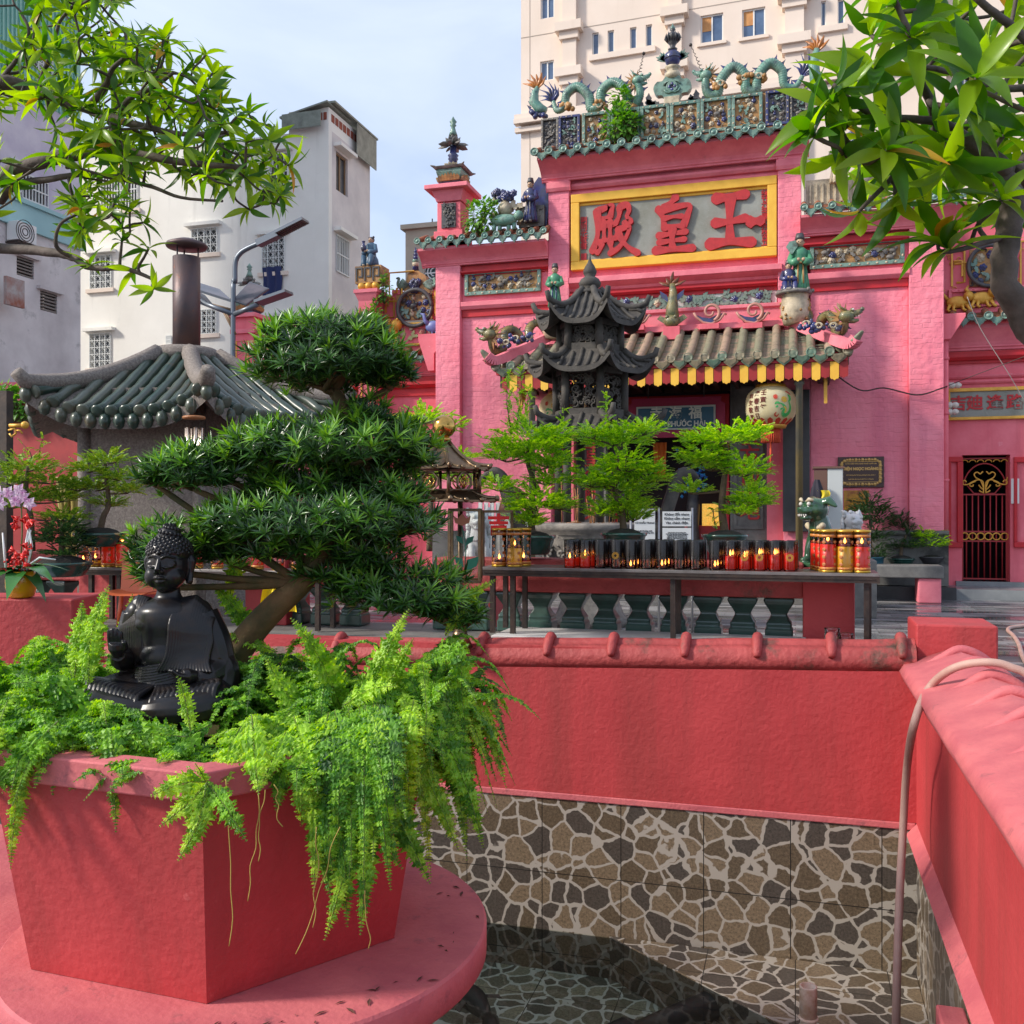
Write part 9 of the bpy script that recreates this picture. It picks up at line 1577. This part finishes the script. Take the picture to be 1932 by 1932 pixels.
def frangipani(label,mains,poly,ntip,zr,L_,seed,twig,explicit=(),nl=10,name='frangipani_tree',keep=None,wid=.12):
 rnd=random.Random(seed);t=thing(name,label,'tree',PD(mains[0][0][0],mains[0][0][1],mains[0][0][2]));br=M();nodes=[]
 for P in mains:
  Q=catmull([PD(x,y,z)for x,y,z,_ in P],5);n=len(Q);rr=[lerp(P[int(i/5)][3],P[min(int(i/5)+1,len(P)-1)][3],(i%5)/5)for i in range(n)];br.tube([q+rdir(rnd)*rr[i]*.12 for i,q in enumerate(Q)],rr,9);nodes+=[(q,r_)for q,r_ in zip(Q,rr)]
 tips=[PD(*e)for e in explicit]
 def inside(x,y):
  c=False;j=len(poly)-1
  for i in range(len(poly)):
   (xi,yi),(xj,yj)=poly[i],poly[j]
   if(yi>y)!=(yj>y)and x<(xj-xi)*(y-yi)/(yj-yi)+xi:c=not c
   j=i
  return c
 xs,ys=[p[0]for p in poly],[p[1]for p in poly]
 while len(tips)<ntip+len(explicit):
  x,y=rnd.uniform(min(xs),max(xs)),rnd.uniform(min(ys),max(ys))
  if inside(x,y)and(keep is None or rnd.random()<keep(x,y)):tips.append(PD(x,y,rnd.uniform(*zr)))
 NA=[n_[0]for n_ in nodes];tips.sort(key=lambda p:min((p-a).length for a in NA));mats,my=[],[];T=leaf_T(6,wid,.2,.34,.85)
 for p in tips:
  i=min(range(len(NA)),key=lambda k:(NA[k]-p).length+(.10*L_ if NA[k].z>p.z else 0));b=NA[i];v=p-b;side=rdir(rnd)*v.length*.16;P=catmull([b,b+v*.35+side+Vector((0,0,-.06*v.length)),b+v*.72+side*.4+Vector((0,0,-.04*v.length)),p],4);n=len(P);r0=min(nodes[i][1]*.8,twig*1.5);br.tube(P,[lerp(r0,twig,k/(n-1))for k in range(n)],7)
  for k in range(2,n):NA.append(P[k]);nodes.append((P[k],twig))
  ax=(P[-1]-P[-2]).normalized()+Vector((0,0,.35));ax.normalize();u,w_=basis(ax);m_=nl+rnd.randint(-2,3)
  for k in range(m_):
   a=k*2.4+rnd.random();pol=R(lerp(28,100,(k+.5)/m_))+rnd.uniform(-.12,.12);d=ax*math.cos(pol)+(u*math.cos(a)+w_*math.sin(a))*math.sin(pol);mm=frame3(p-ax*.012*k/m_,d,ax+rdir(rnd)*.25,L_*rnd.uniform(.65,1.12));(my if rnd.random()<.02 else mats).append(mm)
 br.build('branches',FB,t);m=M();m.inst(T,mats,True);m.build('leaves',FRL,t)
 if my:m=M();m.inst(T,my,True);m.build('yellow_leaves',FRY,t)
 return t
s1=lambda*P:[(.3418*x,.3418*y,z,r_)for x,y,z,r_ in P]
frangipani('frangipani boughs reaching in from the upper left over the furnace house',[[(-310,1300,7.6,.15),(-295,900,7.6,.13),(-220,560,7.6,.12),(-102,376,7.6,.10)],s1((-300,1100,7.6,.10),(0,975,7.5,.065),(190,905,7.4,.055),(420,850,7.3,.048),(600,822,7.2,.04),(760,850,7.2,.035),(950,885,7.1,.028),(1150,910,7,.022),(1350,920,6.9,.016)),s1((-640,1200,7.6,.09),(-300,560,7.4,.08),(0,460,7.2,.055),(200,500,7.3,.048),(340,540,7.2,.042),(480,600,7.2,.038),(620,655,7.1,.034),(800,700,7.0,.024),(1000,740,6.9,.018),(1250,730,6.8,.013)),s1((-700,1700,7.6,.07),(-200,1380,7.8,.06),(0,1372,7.7,.042),(250,1390,7.5,.036),(400,1420,7.4,.03),(500,1478,7.3,.024),(700,1485,7.2,.018),(850,1545,7.2,.012)),s1((420,850,7.3,.04),(560,800,7.3,.03),(640,700,7.2,.024),(700,560,7.1,.02),(850,480,7.0,.016),(960,400,6.9,.012)),s1((480,600,7.2,.03),(580,480,7.1,.024),(620,380,7.0,.018),(700,300,7,.014),(690,180,7,.01)),s1((0,1110,7.6,.04),(90,1020,7.5,.03),(300,985,7.4,.024),(500,960,7.4,.02),(800,1020,7.3,.016),(1000,1090,7.2,.012),(1230,1110,7.1,.010)),s1((0,440,7.3,.02),(90,330,7.2,.016),(160,180,7.1,.012),(110,60,7.1,.01)),s1((200,500,7.3,.02),(280,300,7.1,.016),(330,120,7.0,.012),(420,20,7,.01)),s1((400,1420,7.4,.02),(310,1360,7.3,.016),(330,1240,7.3,.012),(430,1180,7.3,.010)),s1((850,480,7.0,.012),(900,330,7,.010),(930,200,6.9,.008))],[(-40,-60),(215,-50),(235,20),(255,70),(330,70),(395,95),(405,160),(450,205),(515,225),(545,300),(560,360),(510,385),(455,355),(380,340),(290,330),(260,360),(215,430),(170,470),(100,420),(-40,430)],215,(6.5,8.2),.205,5,.009,nl=7,explicit=[(312,15+60,6.9),(470,395,6.9),(530,370,6.9),(270,420,7.2),(230,430,7.2),(150,395,7.3),(170,500,7.3),(290,545,7.1),(250,510,7.2),(230,455,7.2),(280,470,7.1),(245,400,7.2)],keep=lambda x,y:.3 if x<150 and y>200 else(.6 if x<90 else 1))
s4=lambda*P:[(1273.6+.3418*x,.3418*y,z,r_)for x,y,z,r_ in P]
frangipani('large leaved frangipani with a thick dark trunk at the upper right',[[(2165,1530,4.6,.13),(2150,1250,4.6,.11),(2120,980,4.6,.10),(2010,720,4.6,.085),(1935,600,4.6,.070),(1896,535,4.6,.062),(1900,450,4.6,.060),(1910,385,4.6,.062),(1897,335,4.6,.055)],s4((1830,960,4.6,.05),(1740,860,4.5,.038),(1560,740,4.4,.032),(1460,670,4.4,.028),(1400,540,4.3,.02),(1320,370,4.2,.017),(1290,180,4.1,.014),(1230,40,4.1,.012),(1180,-100,4,.01)),s4((1460,670,4.4,.02),(1280,655,4.3,.017),(1110,640,4.2,.015),(950,540,4.2,.012),(880,470,4.1,.01)),s4((1450,690,4.4,.018),(1380,760,4.4,.016),(1260,800,4.3,.015),(980,800,4.3,.013),(900,690,4.2,.011),(800,600,4.2,.009)),s4((1265,800,4.3,.014),(1210,960,4.3,.012),(1080,1100,4.2,.01),(1010,1170,4.2,.008)),s4((1880,960,4.6,.045),(1980,840,4.7,.04),(2100,600,4.8,.03),(2150,300,4.8,.02)),s4((2100,470,4.7,.02),(1800,490,4.6,.017),(1600,420,4.5,.015),(1380,370,4.4,.012),(1080,360,4.3,.009)),s4((2050,320,4.6,.022),(1860,150,4.5,.02),(1700,20,4.4,.017),(1560,-120,4.4,.014)),s4((1460,670,4.4,.02),(1600,690,4.6,.014),(1780,500,4.8,.012)),s4((1820,1300,4.6,.02),(1700,1340,4.5,.014),(1520,1390,4.4,.010),(1460,1380,4.4,.008)),s4((1910,900,4.6,.02),(1940,760,4.7,.015),(1740,620,4.9,.011))],[(1570,120),(1640,45),(1660,-60),(2010,-60),(2010,400),(1880,430),(1790,400),(1700,350),(1620,330),(1560,280),(1540,200)],34,(3.9,5.6),.27,9,.011,nl=9,explicit=[(1578,165,4.1),(1535,255,4.1),(1600,235,4.2),(1620,300,4.2),(1622,400,4.2),(1690,370,4.3),(1590,290,4.2),(1650,130,4.2),(1690,10,4.1),(1740,20,4.2),(1770,455,4.4),(1790,470,4.4),(1720,70,4.1),(1560,200,4.15),(1850,380,4.5),(1700,300,4.3)],wid=.135)
